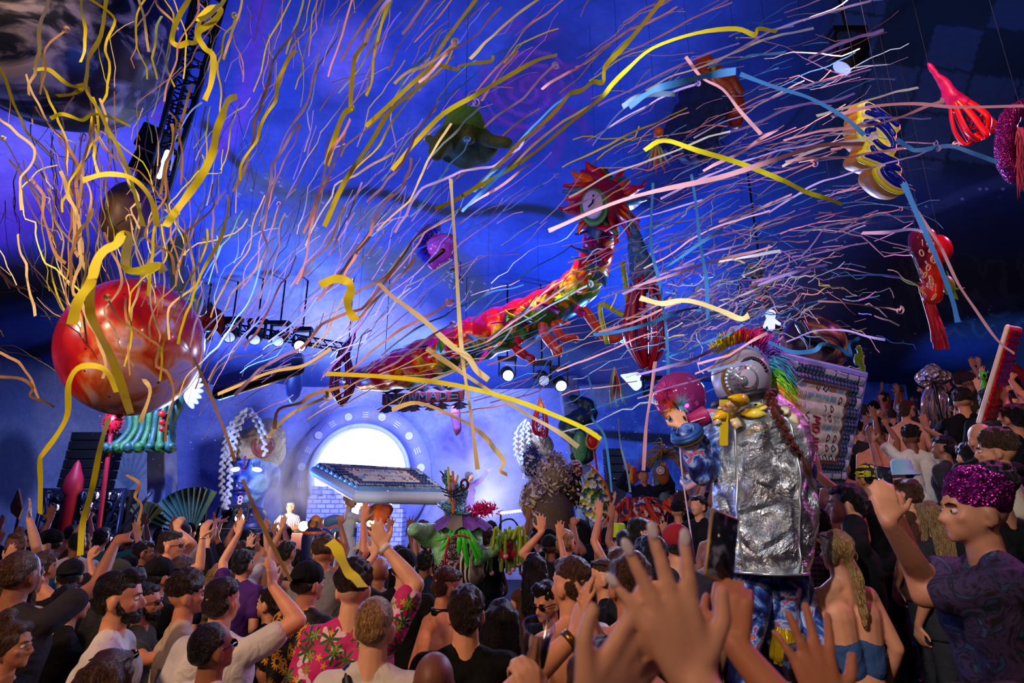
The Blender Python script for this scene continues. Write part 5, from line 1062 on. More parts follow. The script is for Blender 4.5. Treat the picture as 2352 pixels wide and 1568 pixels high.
p = P(757, 1255, 8.2); u = 8.2 / FPX; r = thing('megaphone', 'red megaphone raised out of the crowd before the blue shell', 'megaphone', p); g = G(); g.lathe(p, [(4 * u, -28 * u), (7 * u, -14 * u), (20 * u, 8 * u), (22 * u, 10 * u), (18 * u, 9 * u), (5 * u, -12 * u), (0, -14 * u)], 28, (.75, -.5, -.35)); wo(g, 'horn', M('#c81424', .35), r); g = G(); g.cap(p + Vector((-22 * u, .1, 0)), p + Vector((-24 * u, .1, -22 * u)), 3 * u); wo(g, 'handle', M('#c81424', .35), r)
# --- right side: confetti costume, ornaments and the owl totem
def confetti_mat(cols, base, sc):
    t = NT('confetti_scales'); v = t.coord(); nd = t.n('ShaderNodeTexVoronoi'); t.l(v, nd.inputs['Vector']); nd.inputs['Scale'].default_value = sc; s_ = t.n('ShaderNodeSeparateColor'); t.l(nd.outputs['Color'], s_.inputs[0]); t.col(t.ramp(s_.outputs[0], [(i / len(cols), c_) for i, c_ in enumerate(cols)], True)); t.bump(nd.outputs['Distance'], .8, .05); t.set(.45); return t.m
CONF = ['#d8c8a8', '#e0d0d8', '#b8a040', '#c8b8d0', '#8890a0', '#e8e4c0', '#a88898', '#f0e8e0']
def petals(name, root, c, rad, n, size, cols, seed=0, sub=None):
    r_ = random.Random(seed); by = {}
    for k in range(n):
        a_ = r_.random() * 2 * PI; e = math.asin(r_.uniform(-1, 1)); d = Vector((math.cos(a_) * math.cos(e), math.sin(a_) * math.cos(e), math.sin(e))); q = c + Vector((d.x * rad[0], d.y * rad[1], d.z * rad[2])) * r_.uniform(.92, 1.1); ci = r_.choice(range(len(cols)))
        g = by.setdefault(ci, G()); u_, v_ = frame_of((d + Vector((r_.uniform(-.8, .8), r_.uniform(-.8, .8), r_.uniform(-.8, .8)))).normalized()); ra = r_.random() * 6.3; u_, v_ = u_ * math.cos(ra) + v_ * math.sin(ra), v_ * math.cos(ra) - u_ * math.sin(ra); s = size * r_.uniform(.6, 1.4)
        g.add([q - u_ * s, q - v_ * s * .45, q + u_ * s, q + v_ * s * .45, q + d * s * .2], [(0, 1, 4), (1, 2, 4), (2, 3, 4), (3, 0, 4)])
    return by
def leafy(name, root, c, rad, n, size, cols, base, seed=0):
    g = G(); g.ell(c, tuple(x * .9 for x in rad), nu=20, nv=14); o = wo(g.solid('core', max(rad) / 16, 1, fn=wob(max(rad) * .15, 2.5, seed)), name, base, root)
    for ci, gg in petals(name, root, c, rad, n, size, cols, seed).items(): wo(gg, 'paper_petals', M(cols[ci], .5, 0, .05), root, False, sub=o)['kind'] = 'stuff'
    return o
p = P(1262, 1125, 11.0); r = thing('confetti_costume', 'towering costume of cream and gold paper petals right of the smoke', 'costume', (p.x, 11, 0)); u = 11.0 / FPX
leafy('petal_body', r, P(1272, 1090, 11.0), (36 * u, 30 * u, 48 * u), 520, 6.5 * u, CONF, M('#8a7a60', .7), 1); leafy('petal_body', r, P(1240, 1150, 10.9), (42 * u, 34 * u, 52 * u), 560, 6.5 * u, CONF, M('#7a6c58', .7), 2); leafy('petal_body', r, P(1225, 1060, 11.4), (22 * u, 18 * u, 40 * u), 260, 6 * u, ['#3a50b0', '#d8d8e8', '#2a3a88', '#e0e0f0'], M('#28366c', .7), 3)
g = G(); g.cap((p.x, 11, .1), (p.x, 11, P(1250, 1180, 11).z), .35, .45); wo(g, 'skirt', M('#6a5c48', .8), r)
p = P(1325, 1070, 11.3); r = thing('sequin_costume', 'black costume scattered with white and gold petals right of the cream one', 'costume', (p.x, 11.3, 0)); leafy('petal_body', r, P(1318, 1120, 11.2), (26 * u, 24 * u, 44 * u), 260, 5 * u, ['#e8e0c8', '#c8a040', '#f0ece0'], M('#0c0a10', .7), 5); leafy('petal_hat', r, P(1322, 1078, 11.2), (17 * u, 17 * u, 20 * u), 140, 4.6 * u, ['#e8dcd8', '#f0c8c8'], M('#7a1020', .6), 6)
g = G(); g.cap((p.x, 11.3, .1), (p.x, 11.3, 1.6), .3, .25); wo(g, 'skirt', M('#0c0a10', .8), r)
g = G(); p = P(1365, 1140, 9.2); u = 9.2 / FPX; r = thing('leaf_paddle', 'large leaf-shaped paddle mottled green and blue with an orange edge', 'prop', (p.x, 9.2, 0))
out = [(0, 66), (10, 50), (22, 30), (31, 6), (33, -14), (27, -36), (14, -50), (0, -55), (-14, -50), (-27, -36), (-33, -14), (-30, 6), (-20, 30), (-9, 50)]; g.prism([(a_ * u, b_ * u) for a_, b_ in out], p, (1, 0, 0), (0, 0, 1), .06); wo(g, 'blade', confetti_mat(['#d8e4c0', '#2a6a3a', '#3a58a8', '#c8c040', '#e0e8e8', '#204a30'], 0, 16), r, False)
g = G(); g.tube(catmull([P(1353, 1062, 9.1), P(1358, 1070, 9.1), P(1383, 1098, 9.1), P(1398, 1130, 9.1), P(1402, 1158, 9.1), P(1396, 1185, 9.1), P(1388, 1205, 9.1)]), 3.4 * u, 8, flat=.6); wo(g, 'orange_edge', ORG, r); g = G(); g.cap((p.x, 9.25, .3), (p.x, 9.25, p.z - 50 * u), .03); wo(g, 'handle', M('#c87830', .5), r)
p = P(1361, 1030, 9.6); u = 9.6 / FPX; r = thing('red_spoon_paddle', 'glossy red paddle with yellow rim raised above the leaf paddle', 'prop', (p.x, 9.6, 0)); g = G(); g.ell(P(1361, 1012, 9.6), (13 * u, 6 * u, 18 * u)); wo(g, 'bowl', M('#d0101c', .3), r); g = G(); g.tube([P(1361 + 14 * math.cos(a_), 1012 + 19 * math.sin(a_), 9.55) for a_ in np.linspace(0, 2 * PI, 20)[:-1]], 2.2 * u, 6, closed=True); wo(g, 'yellow_rim', M('#e0a010', .4), r); g = G(); g.cap(P(1364, 1030, 9.6), P(1374, 1100, 9.6), 2.8 * u); g.cap(P(1374, 1100, 9.62), (P(1376, 1150, 9.6).x, 9.6, .5), 2.2 * u); wo(g, 'handle', M('#b81428', .35), r)
# bright red and yellow oval sign and clown costume
p = P(1453, 1090, 10.0); u = 10 / FPX; r = thing('flame_shield', 'oval shield split yellow and red above the orange costume', 'prop', (p.x, 10, 0)); g = G(); g.ell(p + Vector((-2 * u, 0, 0)), (9 * u, .05, 19 * u)); wo(g, 'yellow_half', M('#e8b818', .5), r); g = G(); g.ell(p + Vector((4 * u, -.02, 0)), (7 * u, .05, 18 * u)); wo(g, 'red_half', M('#d41c2c', .5), r); g = G(); g.cap((p.x, 10.03, .5), (p.x, 10.03, p.z - 14 * u), .02); wo(g, 'pole', BLK, r)
Kc = kit(L='upbent', R='upbent', voxel=.0115, face=False, top='long'); p = P(1478, 1092, 9.7); rc_ = dress(Kc, (p.x, 9.7, p.z - 1.66), PI, 1.0, 'costumed performer in navy top, blue and red helmet and orange ruffles', 1, 'buzz', 'black', 'navy', 'red'); rc_.scale = (1, 1, 1)
g = G(); g.lathe((0, 0, 0), [(.12, 1.72), (.118, 1.75), (.09, 1.80), (.04, 1.84), (0, 1.85)], 20); g.obj('helmet', M('#1c3c9c', .3), rc_); g = G(); g.ell((0, 0, 1.84), (.03, .09, .04)); g.obj('helmet_crest', M('#d02020', .4), rc_)
g = G(); 
for k in range(90):
    a_ = k * .7; rr = .30 + .12 * math.sin(k * 1.7); g.tube([(rr * math.cos(a_), rr * math.sin(a_), 1.30 - .004 * k), (rr * 1.5 * math.cos(a_ + .2), rr * 1.5 * math.sin(a_ + .2), 1.12 - .004 * k)], [.04, .01], 6)
g.obj('orange_ruffles', M('#e8480c', .5), rc_); g = G(); g.lathe((0, 0, 0), [(.14, 1.35), (.42, 1.15), (.46, .9), (.40, .3)], 24); g.obj('patterned_cape', confetti_mat(['#c83020', '#e8e0d8', '#2a3a78', '#e86018', '#181420'], 0, 18), rc_)
g = G(); g.box((p.x, 9.7, (p.z - 1.66) / 2), (.5, .5, max(.05, p.z - 1.66))); tag(g.obj('riser', M('#141418', .8)), 'black box under the orange ruffled performer', 'platform')
p = P(1520, 1140, 9.8); u = 9.8 / FPX; r = thing('owl_totem', 'wooden owl-eyed totem in a pale blue dress crowned with dry branches', 'prop', (p.x, 9.8, 0)); g = G(); g.lathe((p.x, 9.8, 0), [(30 * u, .2), (24 * u, p.z - 60 * u), (16 * u, p.z + 20 * u), (14 * u, p.z + 60 * u), (4 * u, p.z + 90 * u), (0, p.z + 92 * u)], 22); wo(g.solid('b', .03, 1, fn=wob(.04, 5)), 'blue_body', M('#4f7c9c', .6, 0, .4, 5), r)
g = G(); q = P(1522, 1090, 9.5); g.ell(q, (15 * u, 8 * u, 22 * u)); wo(g, 'wooden_face', M('#8a5024', .6, 0, .3, 8), r); g = G(); g.tube([P(1517 + 8 * math.cos(a_), 1080 + 8 * math.sin(a_), 9.38) for a_ in np.linspace(0, 2 * PI, 16)[:-1]], 1.6 * u, 6, closed=True); g.ell(P(1517, 1080, 9.4), (5 * u, .02, 5 * u)); wo(g, 'round_eye', M('#e8e4e0', .4), r)
g = G(); rb = random.Random(9)
for k in range(46):
    a_ = PI / 2 + rb.uniform(-1.7, 1.7); L_ = rb.uniform(50, 120); x0, y0 = 1528, 1045; pts = [D(x0, y0, 9.6)]
    for j in range(1, 5): aa = a_ - (a_ - PI / 2) * -.12 * j; pts.append(D(x0 + L_ * j / 4 * math.cos(aa) + rb.uniform(-4, 4), y0 - L_ * j / 4 * math.sin(aa) + 6 * j * j * .8, 9.6 + rb.uniform(-.3, .3)))
    g.tube(pts, [.014, .012, .010, .007, .004], 5)
wo(g, 'dry_branches', M('#a08048', .7), r)
# pale paper cone hats of far revellers, tiny stage figures on the right
r = thing('dragon_ornament', 'dark coiled dragon ornament hanging on the right column', 'prop', P(1330, 1060, 14.0)); g = G(); g.tube(catmull([P(x, y, 13.9) for x, y in ((1312, 915), (1345, 925), (1352, 950), (1325, 965), (1305, 985), (1330, 1010), (1350, 1030), (1340, 1052), (1318, 1050))]), [.10 + .16 * math.sin(i / 48 * PI) for i in range(49)], 10, round_=True); wo(g.solid('b', .04, 1, fn=wob(.05, 5)), 'coiled_body', M('#1a3040', .4, .2, .4, 5), r); g = G(); g.ell(P(1332, 1025, 13.6), (.18, .08, .38)); wo(g, 'green_scales', M('#3a7a4a', .4, 0, .5, 9), r)
r = thing('wing_fan_lamp', 'white feathered fan lamp glowing at the right of the stage ceiling', 'lamp', P(1440, 868, 14.5)); g = G()
for k in range(9): a_ = -.5 + k * .14; g.tube([P(1428, 862, 14.5), P(1428 + 40 * math.cos(a_), 862 + 30 * math.sin(a_ + .5), 14.5)], [.03, .09], 6, round_=True)
wo(g, 'feathers', EM('#d8ecff', 1.1), r); cord(r, D(1440, 868, 14.5))
# smoke machine performer silhouettes in the smoke
Ks = kit(L='down', R='pointup', voxel=.0115, face=False, top='long'); p = P(1078, 1095, 14.6); dress(Ks, (p.x, 14.6, p.z - 1.66), -1.2, 1.0, 'hazy performer with an outstretched arm in the smoke beside the witch hat', 1, 'short', 'black', 'purple', 'purple')
g = G(); g.box((p.x, 14.6, (p.z - 1.66) / 2), (1.2, .8, max(.05, p.z - 1.66))); tag(g.obj('riser', M('#141418', .8)), 'black riser under the hazy pointing performer', 'platform')
# row of small warm bulbs
r = thing('string_of_bulbs', 'row of small warm bulbs on the stage edge beside the confetti costume', 'string lights', P(1190, 1172, 12.0)); g = G(); g.tube([P(1150, 1180, 12), P(1235, 1168, 12)], .01, 5); g.cap((P(1150, 1180, 12).x, 12, 1.0), P(1150, 1180, 12), .02); wo(g, 'cable', BLK, r)
for k in range(14): g = G(); g.ell(P(1152 + k * 6.3, 1178 - k * .8, 12), .028, nu=8, nv=6); wo(g, 'bulb', EM('#ffe8b8', 9), r)
# ================================================================== things hung under the canopy
def pxr(d): return d / FPX
FORW = Vector((0, CP, SP)); UPV = Vector((0, -SP, CP)); RT = Vector((1, 0, 0)); CAMR = Matrix((RT, FORW, UPV)).transposed()
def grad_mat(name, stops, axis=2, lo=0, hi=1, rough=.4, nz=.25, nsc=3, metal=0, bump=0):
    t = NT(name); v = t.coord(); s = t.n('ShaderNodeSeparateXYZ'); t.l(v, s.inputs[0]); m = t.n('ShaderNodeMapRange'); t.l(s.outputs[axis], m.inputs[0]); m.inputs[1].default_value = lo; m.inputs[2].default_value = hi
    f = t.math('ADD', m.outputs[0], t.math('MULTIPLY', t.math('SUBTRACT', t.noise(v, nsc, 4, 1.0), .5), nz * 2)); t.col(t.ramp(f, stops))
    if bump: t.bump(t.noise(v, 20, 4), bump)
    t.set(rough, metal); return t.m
# grey-streaked planet, top left
c = D(135, 52, 5.6); r = thing('planet_balloon', 'huge dark planet balloon with grey brushed streaks, top left under the canopy', 'balloon', c)
t = NT('planet_print'); v = t.coord((1.0, 1.0, 1.0), rot=(.3, .2, .7)); w_ = t.noise(t.coord((.35, 1.6, 1.9), rot=(.4, .5, .8)), 2.2, 5, 1.4); t.col(t.ramp(w_, [(.40, '#0c1220'), (.50, '#1c2438'), (.56, '#6a6876'), (.66, '#b8b2b8')])); t.bump(t.noise(v, 1.6, 2), .4, .2); t.set(.4)
g = G(); g.ell(c, 237 * pxr(5.6), nu=64, nv=40); wo(g, 'envelope', t.m, r); cord(r, c + Vector((0, 0, .9)))
# the red planet balloon
c = D(306, 796, 5.0); u = pxr(5.0); r = thing('planet_balloon', 'large red marbled planet balloon hanging at left under the tangle of streamers', 'balloon', c)
t = NT('mars_print_highlight'); v = t.coord(); s_ = t.n('ShaderNodeSeparateXYZ'); t.l(v, s_.inputs[0]); n_ = t.noise(v, 2.6, 6, 1.2); f = t.math('ADD', t.math('MULTIPLY', t.math('SUBTRACT', s_.outputs[0], s_.outputs[2]), .42), n_)
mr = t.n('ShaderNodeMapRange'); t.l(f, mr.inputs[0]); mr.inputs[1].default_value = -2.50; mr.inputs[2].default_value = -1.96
cc = t.ramp(mr.outputs[0], [(.0, '#8c0a14'), (.42, '#c01818'), (.58, '#d84a20'), (.72, '#e88a58'), (.85, '#e8b8c0'), (1, '#c8a8e0')]); sp = t.vor(v, 9); t.col(t.mix(t.math('LESS_THAN', sp, .09), cc, '#701018')); t.set(.22)  # pale highlight painted over the red print towards the lower right
t.b.inputs['Coat Weight'].default_value = .4
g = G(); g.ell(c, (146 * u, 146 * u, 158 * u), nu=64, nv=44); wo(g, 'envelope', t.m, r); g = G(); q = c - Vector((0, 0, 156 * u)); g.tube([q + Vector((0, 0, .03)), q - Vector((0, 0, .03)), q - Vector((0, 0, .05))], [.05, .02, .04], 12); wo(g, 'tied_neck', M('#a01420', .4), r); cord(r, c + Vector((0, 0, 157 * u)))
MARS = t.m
# tan balloon above it
c = D(292, 492, 6.6); u = pxr(6.6); r = thing('tan_balloon', 'tan egg-shaped balloon behind streamers above the red planet', 'balloon', c); g = G(); g.ell(c, (52 * u, 50 * u, 80 * u), nu=32, nv=20); wo(g, 'envelope', grad_mat('tan_shell', [(.2, '#4a3424'), (.5, '#7a5c38'), (.9, '#6a3a88')], 0, c.x - .3, c.x + .4), r); cord(r, c + Vector((0, 0, 78 * u)))
# diagonal black truss with lights
A_, B_ = D(492, -40, 6.6), D(352, 470, 8.6); r = thing('lighting_truss', 'black lighting truss slanting down from the top edge above the red planet', 'truss', A_); ax = (B_ - A_).normalized(); uu, vv = frame_of(ax); L_ = (B_ - A_).length; g = G(); w = .14
cs = [uu * w + vv * w, uu * w - vv * w, -uu * w - vv * w, -uu * w + vv * w]
for q in cs: g.tube([A_ + q, B_ + q], .028, 8)
n_ = 15
for i in range(n_):
    p0, p1 = A_ + ax * L_ * i / n_, A_ + ax * L_ * (i + 1) / n_
    for k in range(4): g.tube([p0 + cs[k], p1 + cs[(k + 1) % 4]], .014, 5); g.tube([p0 + cs[k], p0 + cs[(k + 1) % 4]], .014, 5)
wo(g, 'lattice', M('#08080b', .4, .4), r)
g = G(); g.tube(catmull([A_ + vv * .2, A_.lerp(B_, .3) + vv * .34, A_.lerp(B_, .6) + vv * .22, B_ + vv * .3]), .03, 7); wo(g, 'cable_bundle', BLK, r)
for k, (px, py, d) in enumerate([(350, 322, 7.9), (335, 375, 8.2), (352, 400, 8.2)]):
    p = D(px, py, d); g = G(); g.box(p, (.30, .26, .36), Euler((.3, .3, .4)), bev=.03); wo(g, 'fixture', BLK, r, False)
g = G(); g.cap(D(385, 350, 7.8), D(365, 405, 7.9), .035); wo(g, 'light_tube', EM('#b8c4ff', 5), r)
g = G(); g.tube([A_, Vector((A_.x, A_.y, ceil_z(A_.x, A_.y)))], .02, 6); g.tube([B_, Vector((B_.x, B_.y, ceil_z(B_.x, B_.y)))], .02, 6); wo(g, 'suspension_cord', BLK, r)
# horizontal truss of the stage front with its moving heads
A_, B_ = D(430, 735, 12.5), D(800, 800, 13.0); r = thing('lighting_truss', 'thin dark truss across the stage front left of centre carrying lights', 'truss', A_); g = G(); ax = (B_ - A_).normalized(); L_ = (B_ - A_).length
for q in ((0, 0, .1), (0, 0, -.1), (0, .15, 0)): g.tube([A_ + Vector(q), B_ + Vector(q)], .022, 6)
for i in range(18): g.tube([A_ + ax * L_ * i / 18 + Vector((0, 0, .1)), A_ + ax * L_ * (i + 1) / 18 - Vector((0, 0, .1))], .014, 5)
wo(g, 'lattice', M('#0a0a0e', .4, .4), r); g = G(); [g.tube([q, Vector((q.x, q.y, ceil_z(q.x, q.y)))], .012, 5) for q in (A_, B_)]; wo(g, 'suspension_cord', BLK, r)
for k, (px, py, d, lit, lab, tg) in enumerate([(466, 775, 12, None, 'moving light hanging left below the orange lantern', (-5, 5, 1)), (530, 768, 12, None, 'moving light right of the orange lantern on the truss', (-4, 5, 1)), (588, 772, 12, None, 'dark moving light above the black skateboard prop', (-4, 6, 1)),
        (640, 776, 12.2, None, 'dark moving light second from the purple lantern', (-3, 6, 1)), (692, 790, 12.4, 'e8f0ff', 'lit moving light left of the purple lantern', (-3, 4, 1)), (1165, 858, 12.5, 'f4f6ff', 'lit moving light hanging right of the banner', (1, 4, 1)), (1245, 868, 12.5, None, 'moving light behind streamers, second right of the banner', (2, 6, 1)),
        (1285, 880, 12.5, 'dfe8ff', 'moving light on top of the right column', (2, 6, 1)), (1498, 905, 12.0, None, 'round black moving light left of the pink bubble', (3, 6, 1)), (1955, 128, 6.2, None, 'large black moving light below the ceiling, upper right', (0, 8, 2)), (1770, 800, 9.5, 'e8ecff', 'white light flaring through the mass of blue streamers', (0, 4, 2))]):
    r, c, d_ = moving(px, py, d, tg, lab, lit, 1.15 if k != 9 else 1.2, 'up')
lamp('SPOT', 'moving_light_beam', D(1770, 800, 9.1), 900, (.55, .6, 1), D(1500, 600, 5), 100, .9); lamp('SPOT', 'moving_light_beam', D(1165, 858, 12.2), 300, (.7, .75, 1), (0, 4, 1.5), 60, .8); lamp('SPOT', 'moving_light_beam', D(692, 790, 12.1), 300, (.7, .75, 1), (-2, 4, 1.5), 60, .8)
# banner with worn letters
r = thing('banner', 'dark red banner with blocky teal letters hanging under the serpent', 'banner', D(965, 912, 12.6)); g = G(); a, b = D(878, 918, 12.6), D(1066, 908, 12.6); xv = (b - a).normalized(); zv = Vector((0, 0, 1)); ht = 26 * pxr(12.6)
g.box((a + b) / 2, ((b - a).length, .08, ht), Matrix((xv, zv.cross(xv), zv)).transposed(), bev=.02); wo(g, 'board', M('#7a0c18', .6), r, False)
LET = {'N': [(0, 0, 0, 1), (0, 1, 1, 0), (1, 0, 1, 1)], 'O': [(0, 0, 0, 1), (0, 1, 1, 1), (1, 1, 1, 0), (1, 0, 0, 0)], 'W': [(0, 1, .2, 0), (.2, 0, .5, .7), (.5, .7, .8, 0), (.8, 0, 1, 1)], 'M': [(0, 0, 0, 1), (0, 1, .5, .4), (.5, .4, 1, 1), (1, 1, 1, 0)],
       'A': [(0, 0, .5, 1), (.5, 1, 1, 0), (.2, .4, .8, .4)], 'D': [(0, 0, 0, 1), (0, 1, .8, .85), (.8, .85, .8, .15), (.8, .15, 0, 0)], 'S': [(1, 1, 0, 1), (0, 1, 0, .5), (0, .5, 1, .5), (1, .5, 1, 0), (1, 0, 0, 0)]}
txt = 'NOWMADS'; lw = (b - a).length / 8.4
for i, ch in enumerate(txt):
    g = G(); o = a + xv * lw * (.6 + i * 1.08) - Vector((0, .07, 0))
    for x0, y0, x1, y1 in LET[ch]: g.tube([o + xv * x0 * lw * .7 + zv * (y0 - .5) * ht * .62, o + xv * x1 * lw * .7 + zv * (y1 - .5) * ht * .62], .022, 6, round_=True)
    wo(g, 'letter_' + ch.lower(), M('#3a5a6a', .6), r)
for i in range(9):
    o = a + xv * (b - a).length * (i + .5) / 9
    for sg in (1, -1):
        if (i + sg) % 3 == 0: continue
        q = o + zv * sg * ht * .5; g = G()
        for j in range(5): an = (j - 2) * .5; e = q + xv * math.sin(an) * .2 + zv * sg * math.cos(an) * .18; g.add([q - xv * .02, q + xv * .02, e + xv * .07 - Vector((0, .04, 0)), e - xv * .07], [(0, 1, 2, 3)])
        wo(g, 'ruffled_rosette', M('#342c40', .6), r, False)
g = G(); [g.tube([q, Vector((q.x, q.y, ceil_z(q.x, q.y)))], .008, 5) for q in (a, b)]; wo(g, 'suspension_cord', BLK, r)
# serpent
sp = [(790, 868, 10.6), (850, 868, 10.3), (930, 846, 10.0), (1020, 812, 9.6), (1120, 768, 9.2), (1210, 732, 8.8), (1290, 690, 8.4), (1345, 640, 8.0), (1372, 580, 7.7), (1380, 520, 7.4), (1375, 465, 7.2)]
rad = [18, 38, 56, 62, 62, 60, 54, 48, 40, 42, 50]; q = catmull(TD(sp), 5); rr = np.interp(np.linspace(0, 10, len(q)), range(11), [a_ * pxr(p[2]) for a_, p in zip(rad, sp)])
r = thing('serpent_inflatable', 'long crimson and yellow serpent inflatable stretched across the middle of the canopy', 'inflatable', D(1380, 520, 7.4)); g = G(); g.tube(q, list(rr * (1 + .07 * np.sin(np.arange(len(q)) * 2.1))), 24, round_=True, flat=.8)
t = NT('serpent_print'); v = t.coord(); s_ = t.n('ShaderNodeSeparateXYZ'); t.l(v, s_.inputs[0]); ln = t.math('SUBTRACT', s_.outputs[2], t.math('ADD', t.math('MULTIPLY', s_.outputs[0], .33), 4.84)); f = t.math('ADD', t.math('MULTIPLY', ln, .9), t.math('MULTIPLY', t.noise(v, 2.2, 4, 2.5), 1.0))
t.col(t.ramp(f, [(.28, '#3a6a1c'), (.38, '#d8b818'), (.46, '#e86a10'), (.53, '#c8101c'), (.68, '#a00c28'), (.8, '#c014a0'), (.95, '#7a1048')])); t.set(.25); SERP = t.m
me = g.solid('body', .035, 3); wo(me, 'body', SERP, r)
LEAFC = ['#c81020', '#e8580c', '#e8c818', '#3c7a20', '#a0106c', '#2a5a8a']; rs_ = random.Random(21)
def leaf(root, p, d, L, W, mat, name='leaf', sub=None, curl=.3):
    d = Vector(d).normalized(); a_, b_ = frame_of(d); n_ = 7; vs = []; th = W * .08
    for i in range(n_ + 1):
        t_ = i / n_; wv = W * math.sin(PI * min(1, t_ * 1.05) ** .8) * .5 + .002; cc = p + d * L * t_ + b_ * curl * L * t_ * t_
        vs += [cc - a_ * wv, cc + b_ * th, cc + a_ * wv, cc - b_ * th]
    g = G(); fs = [(4 * i + k, 4 * i + (k + 1) % 4, 4 * i + 4 + (k + 1) % 4, 4 * i + 4 + k) for i in range(n_) for k in range(4)]; g.add(vs, fs); return wo(g, name, mat, root, sub=sub)
for i in range(64):
    k = rs_.randrange(14, len(q) - 4) if i < 44 else rs_.randrange(2, len(q) - 6); p = q[k] + Vector((rs_.uniform(-.1, .1), -rr[k] * .8, rs_.uniform(-.9, .5) * rr[k])); leaf(r, p, (rs_.uniform(-1, .2), -.5, rs_.uniform(-1.2, .2)), rs_.uniform(.25, .5), rs_.uniform(.12, .24), M(rs_.choice(LEAFC), .35), curl=rs_.uniform(-.3, .5))
hc = D(1380, 470, 7.0)
for i in range(26):
    a_ = i * 2 * PI / 26 + .1; d_ = Vector((math.cos(a_), -.25, math.sin(a_))); leaf(r, hc + d_ * .16, d_, rs_.uniform(.26, .42), rs_.uniform(.28, .42), M(['#c81020', '#a0106c', '#e8580c', '#c81020', '#2f6a8a', '#d01840', '#4a8a3a'][i % 7], .35), 'head_petal', curl=rs_.uniform(-.6, .5))
g = G(); g.ell(hc, (.34, .3, .34)); wo(g, 'head', M('#8a1030', .4), r); cf = D(1362, 470, 6.62); g = G(); g.lathe(cf, [(0, .03), (.14, .03), (.16, .015), (.16, -.03), (0, -.03)], 30, (-.25, -1, -.1), sx=.75, sy=1.1); clk = wo(g, 'clock_face', M('#c8b8d8', .5), r)
g = G(); g.cap(cf + Vector((-.01, -.05, .0)), cf + Vector((.0, -.06, .09)), .009); g.cap(cf + Vector((-.01, -.05, 0)), cf + Vector((-.06, -.06, -.06)), .009); wo(g, 'clock_hands', BLK, r, sub=clk)
g = G(); g.lathe(cf + Vector((.02, .06, 0)), [(.16, 0), (.20, .03), (.21, -.02), (.16, -.03)], 26, (-.25, -1, -.1), sx=.78, sy=1.12); wo(g, 'green_frame', M('#4a9a5a', .4), r)
def claw(root, pts, d, rp, mat, name='clawed_arm'):
    g = G(); w_ = catmull(TD([(x, y, d) for x, y in pts]), 4); g.tube(w_, [rp * pxr(d)] * len(w_), 10, round_=True); e = w_[-1]; dd = (w_[-1] - w_[-2]).normalized(); a_, b_ = frame_of(dd)
    for k in range(4): x = (k - 1.5) * .6; g.cap(e, e + (dd * .8 + a_ * math.sin(x) + Vector((0, -.3, 0))).normalized() * rp * 2.6 * pxr(d), rp * .7 * pxr(d), rp * .45 * pxr(d))
    wo(g.solid('arm', .02, 1), name, mat, root)
CLW = M('#d84420', .35, 0, .4, 4); claw(r, [(1245, 730), (1250, 765), (1268, 790)], 8.4, 12, CLW); claw(r, [(1275, 745), (1285, 770), (1300, 775)], 8.3, 11, CLW); claw(r, [(1345, 715), (1370, 750), (1392, 775), (1412, 778)], 7.9, 12, CLW); claw(r, [(1165, 770), (1185, 800), (1205, 815)], 9.0, 11, M('#c81424', .35))
g = G(); g.tube(catmull(TD([(1395, 790, 7.6), (1380, 700, 7.6), (1440, 720, 7.5), (1430, 600, 7.3)])), .035, 8); wo(g, 'lime_ribbon', M('#c8dc1c', .4), r); cord(r, q[20] + Vector((0, 0, .3))); cord(r, q[42] + Vector((0, 0, .3)))
# squid lanterns
def squid(name, label, top, mid, bot, d, r0, r1, ca, cb, n=9, grp='squid lanterns', seed=1, cage=True):
    A_, B_, C_ = D(*top, d), D(*mid, d), D(*bot, d); u_ = pxr(d); r = thing(name, label, 'lantern', A_, group=grp); ax = (C_ - B_).normalized(); a_, b_ = frame_of(ax); mt = M(ca, .35, 0, .3, 3); mb = M(cb, .3, 0, .25, 4); rs = random.Random(seed)
    g = G(); w_ = [A_, A_.lerp(B_, .3), A_.lerp(B_, .7), B_]; g.tube(catmull(w_, 4), list(np.interp(np.linspace(0, 3, 13), [0, 1, 2, 3], [.015, r0 * .35 * u_, r0 * .7 * u_, r0 * u_])), 14, round_=True, flat=.8); wo(g.solid('s', .015, 1, fn=wob(.02, 12, seed)), 'pointed_hood', mt, r)
    L_ = (C_ - B_).length
    for k in range(n):
        an = 2 * PI * k / n + rs.uniform(-.2, .2); od = a_ * math.cos(an) + b_ * math.sin(an); g = G(); end = .25 if cage else rs.uniform(.4, 1.1)
        pts = catmull([B_ + od * r0 * .6 * u_ - ax * .02, B_ + ax * L_ * .3 + od * r1 * .8 * u_, B_ + ax * L_ * rs.uniform(.6, .7) + od * r1 * u_, B_ + ax * L_ * rs.uniform(.92, 1.0) + od * r1 * end * u_, B_ + ax * L_ * rs.uniform(.86, .95) + od * r1 * .1 * u_], 5); g.tube(pts, [r0 * .16 * u_] * len(pts), 8, round_=True, flat=2.0); wo(g, 'arm_strip', mb, r)
    for k in range(3):
        o = B_ + ax * L_ * (.45 + .2 * k) + a_ * rs.uniform(-.4, .4) * r1 * u_; g = G(); g.tube([o + a_ * math.cos(t_) * (.20 + .02 * t_) * r1 * u_ + ax * math.sin(t_) * (.2 + .02 * t_) * r1 * u_ + b_ * .03 * t_ for t_ in np.linspace(0, 8, 24)], r1 * .07 * u_, 7, round_=True); wo(g, 'curled_tentacle', mb, r)
    cord(r, A_); return r
squid('squid_lantern', 'large crimson squid lantern with a blue hood right of the serpent head', (1440, 470), (1478, 640), (1485, 845), 6.8, 34, 44, '#2a5a80', '#a80c28', 10, seed=2)
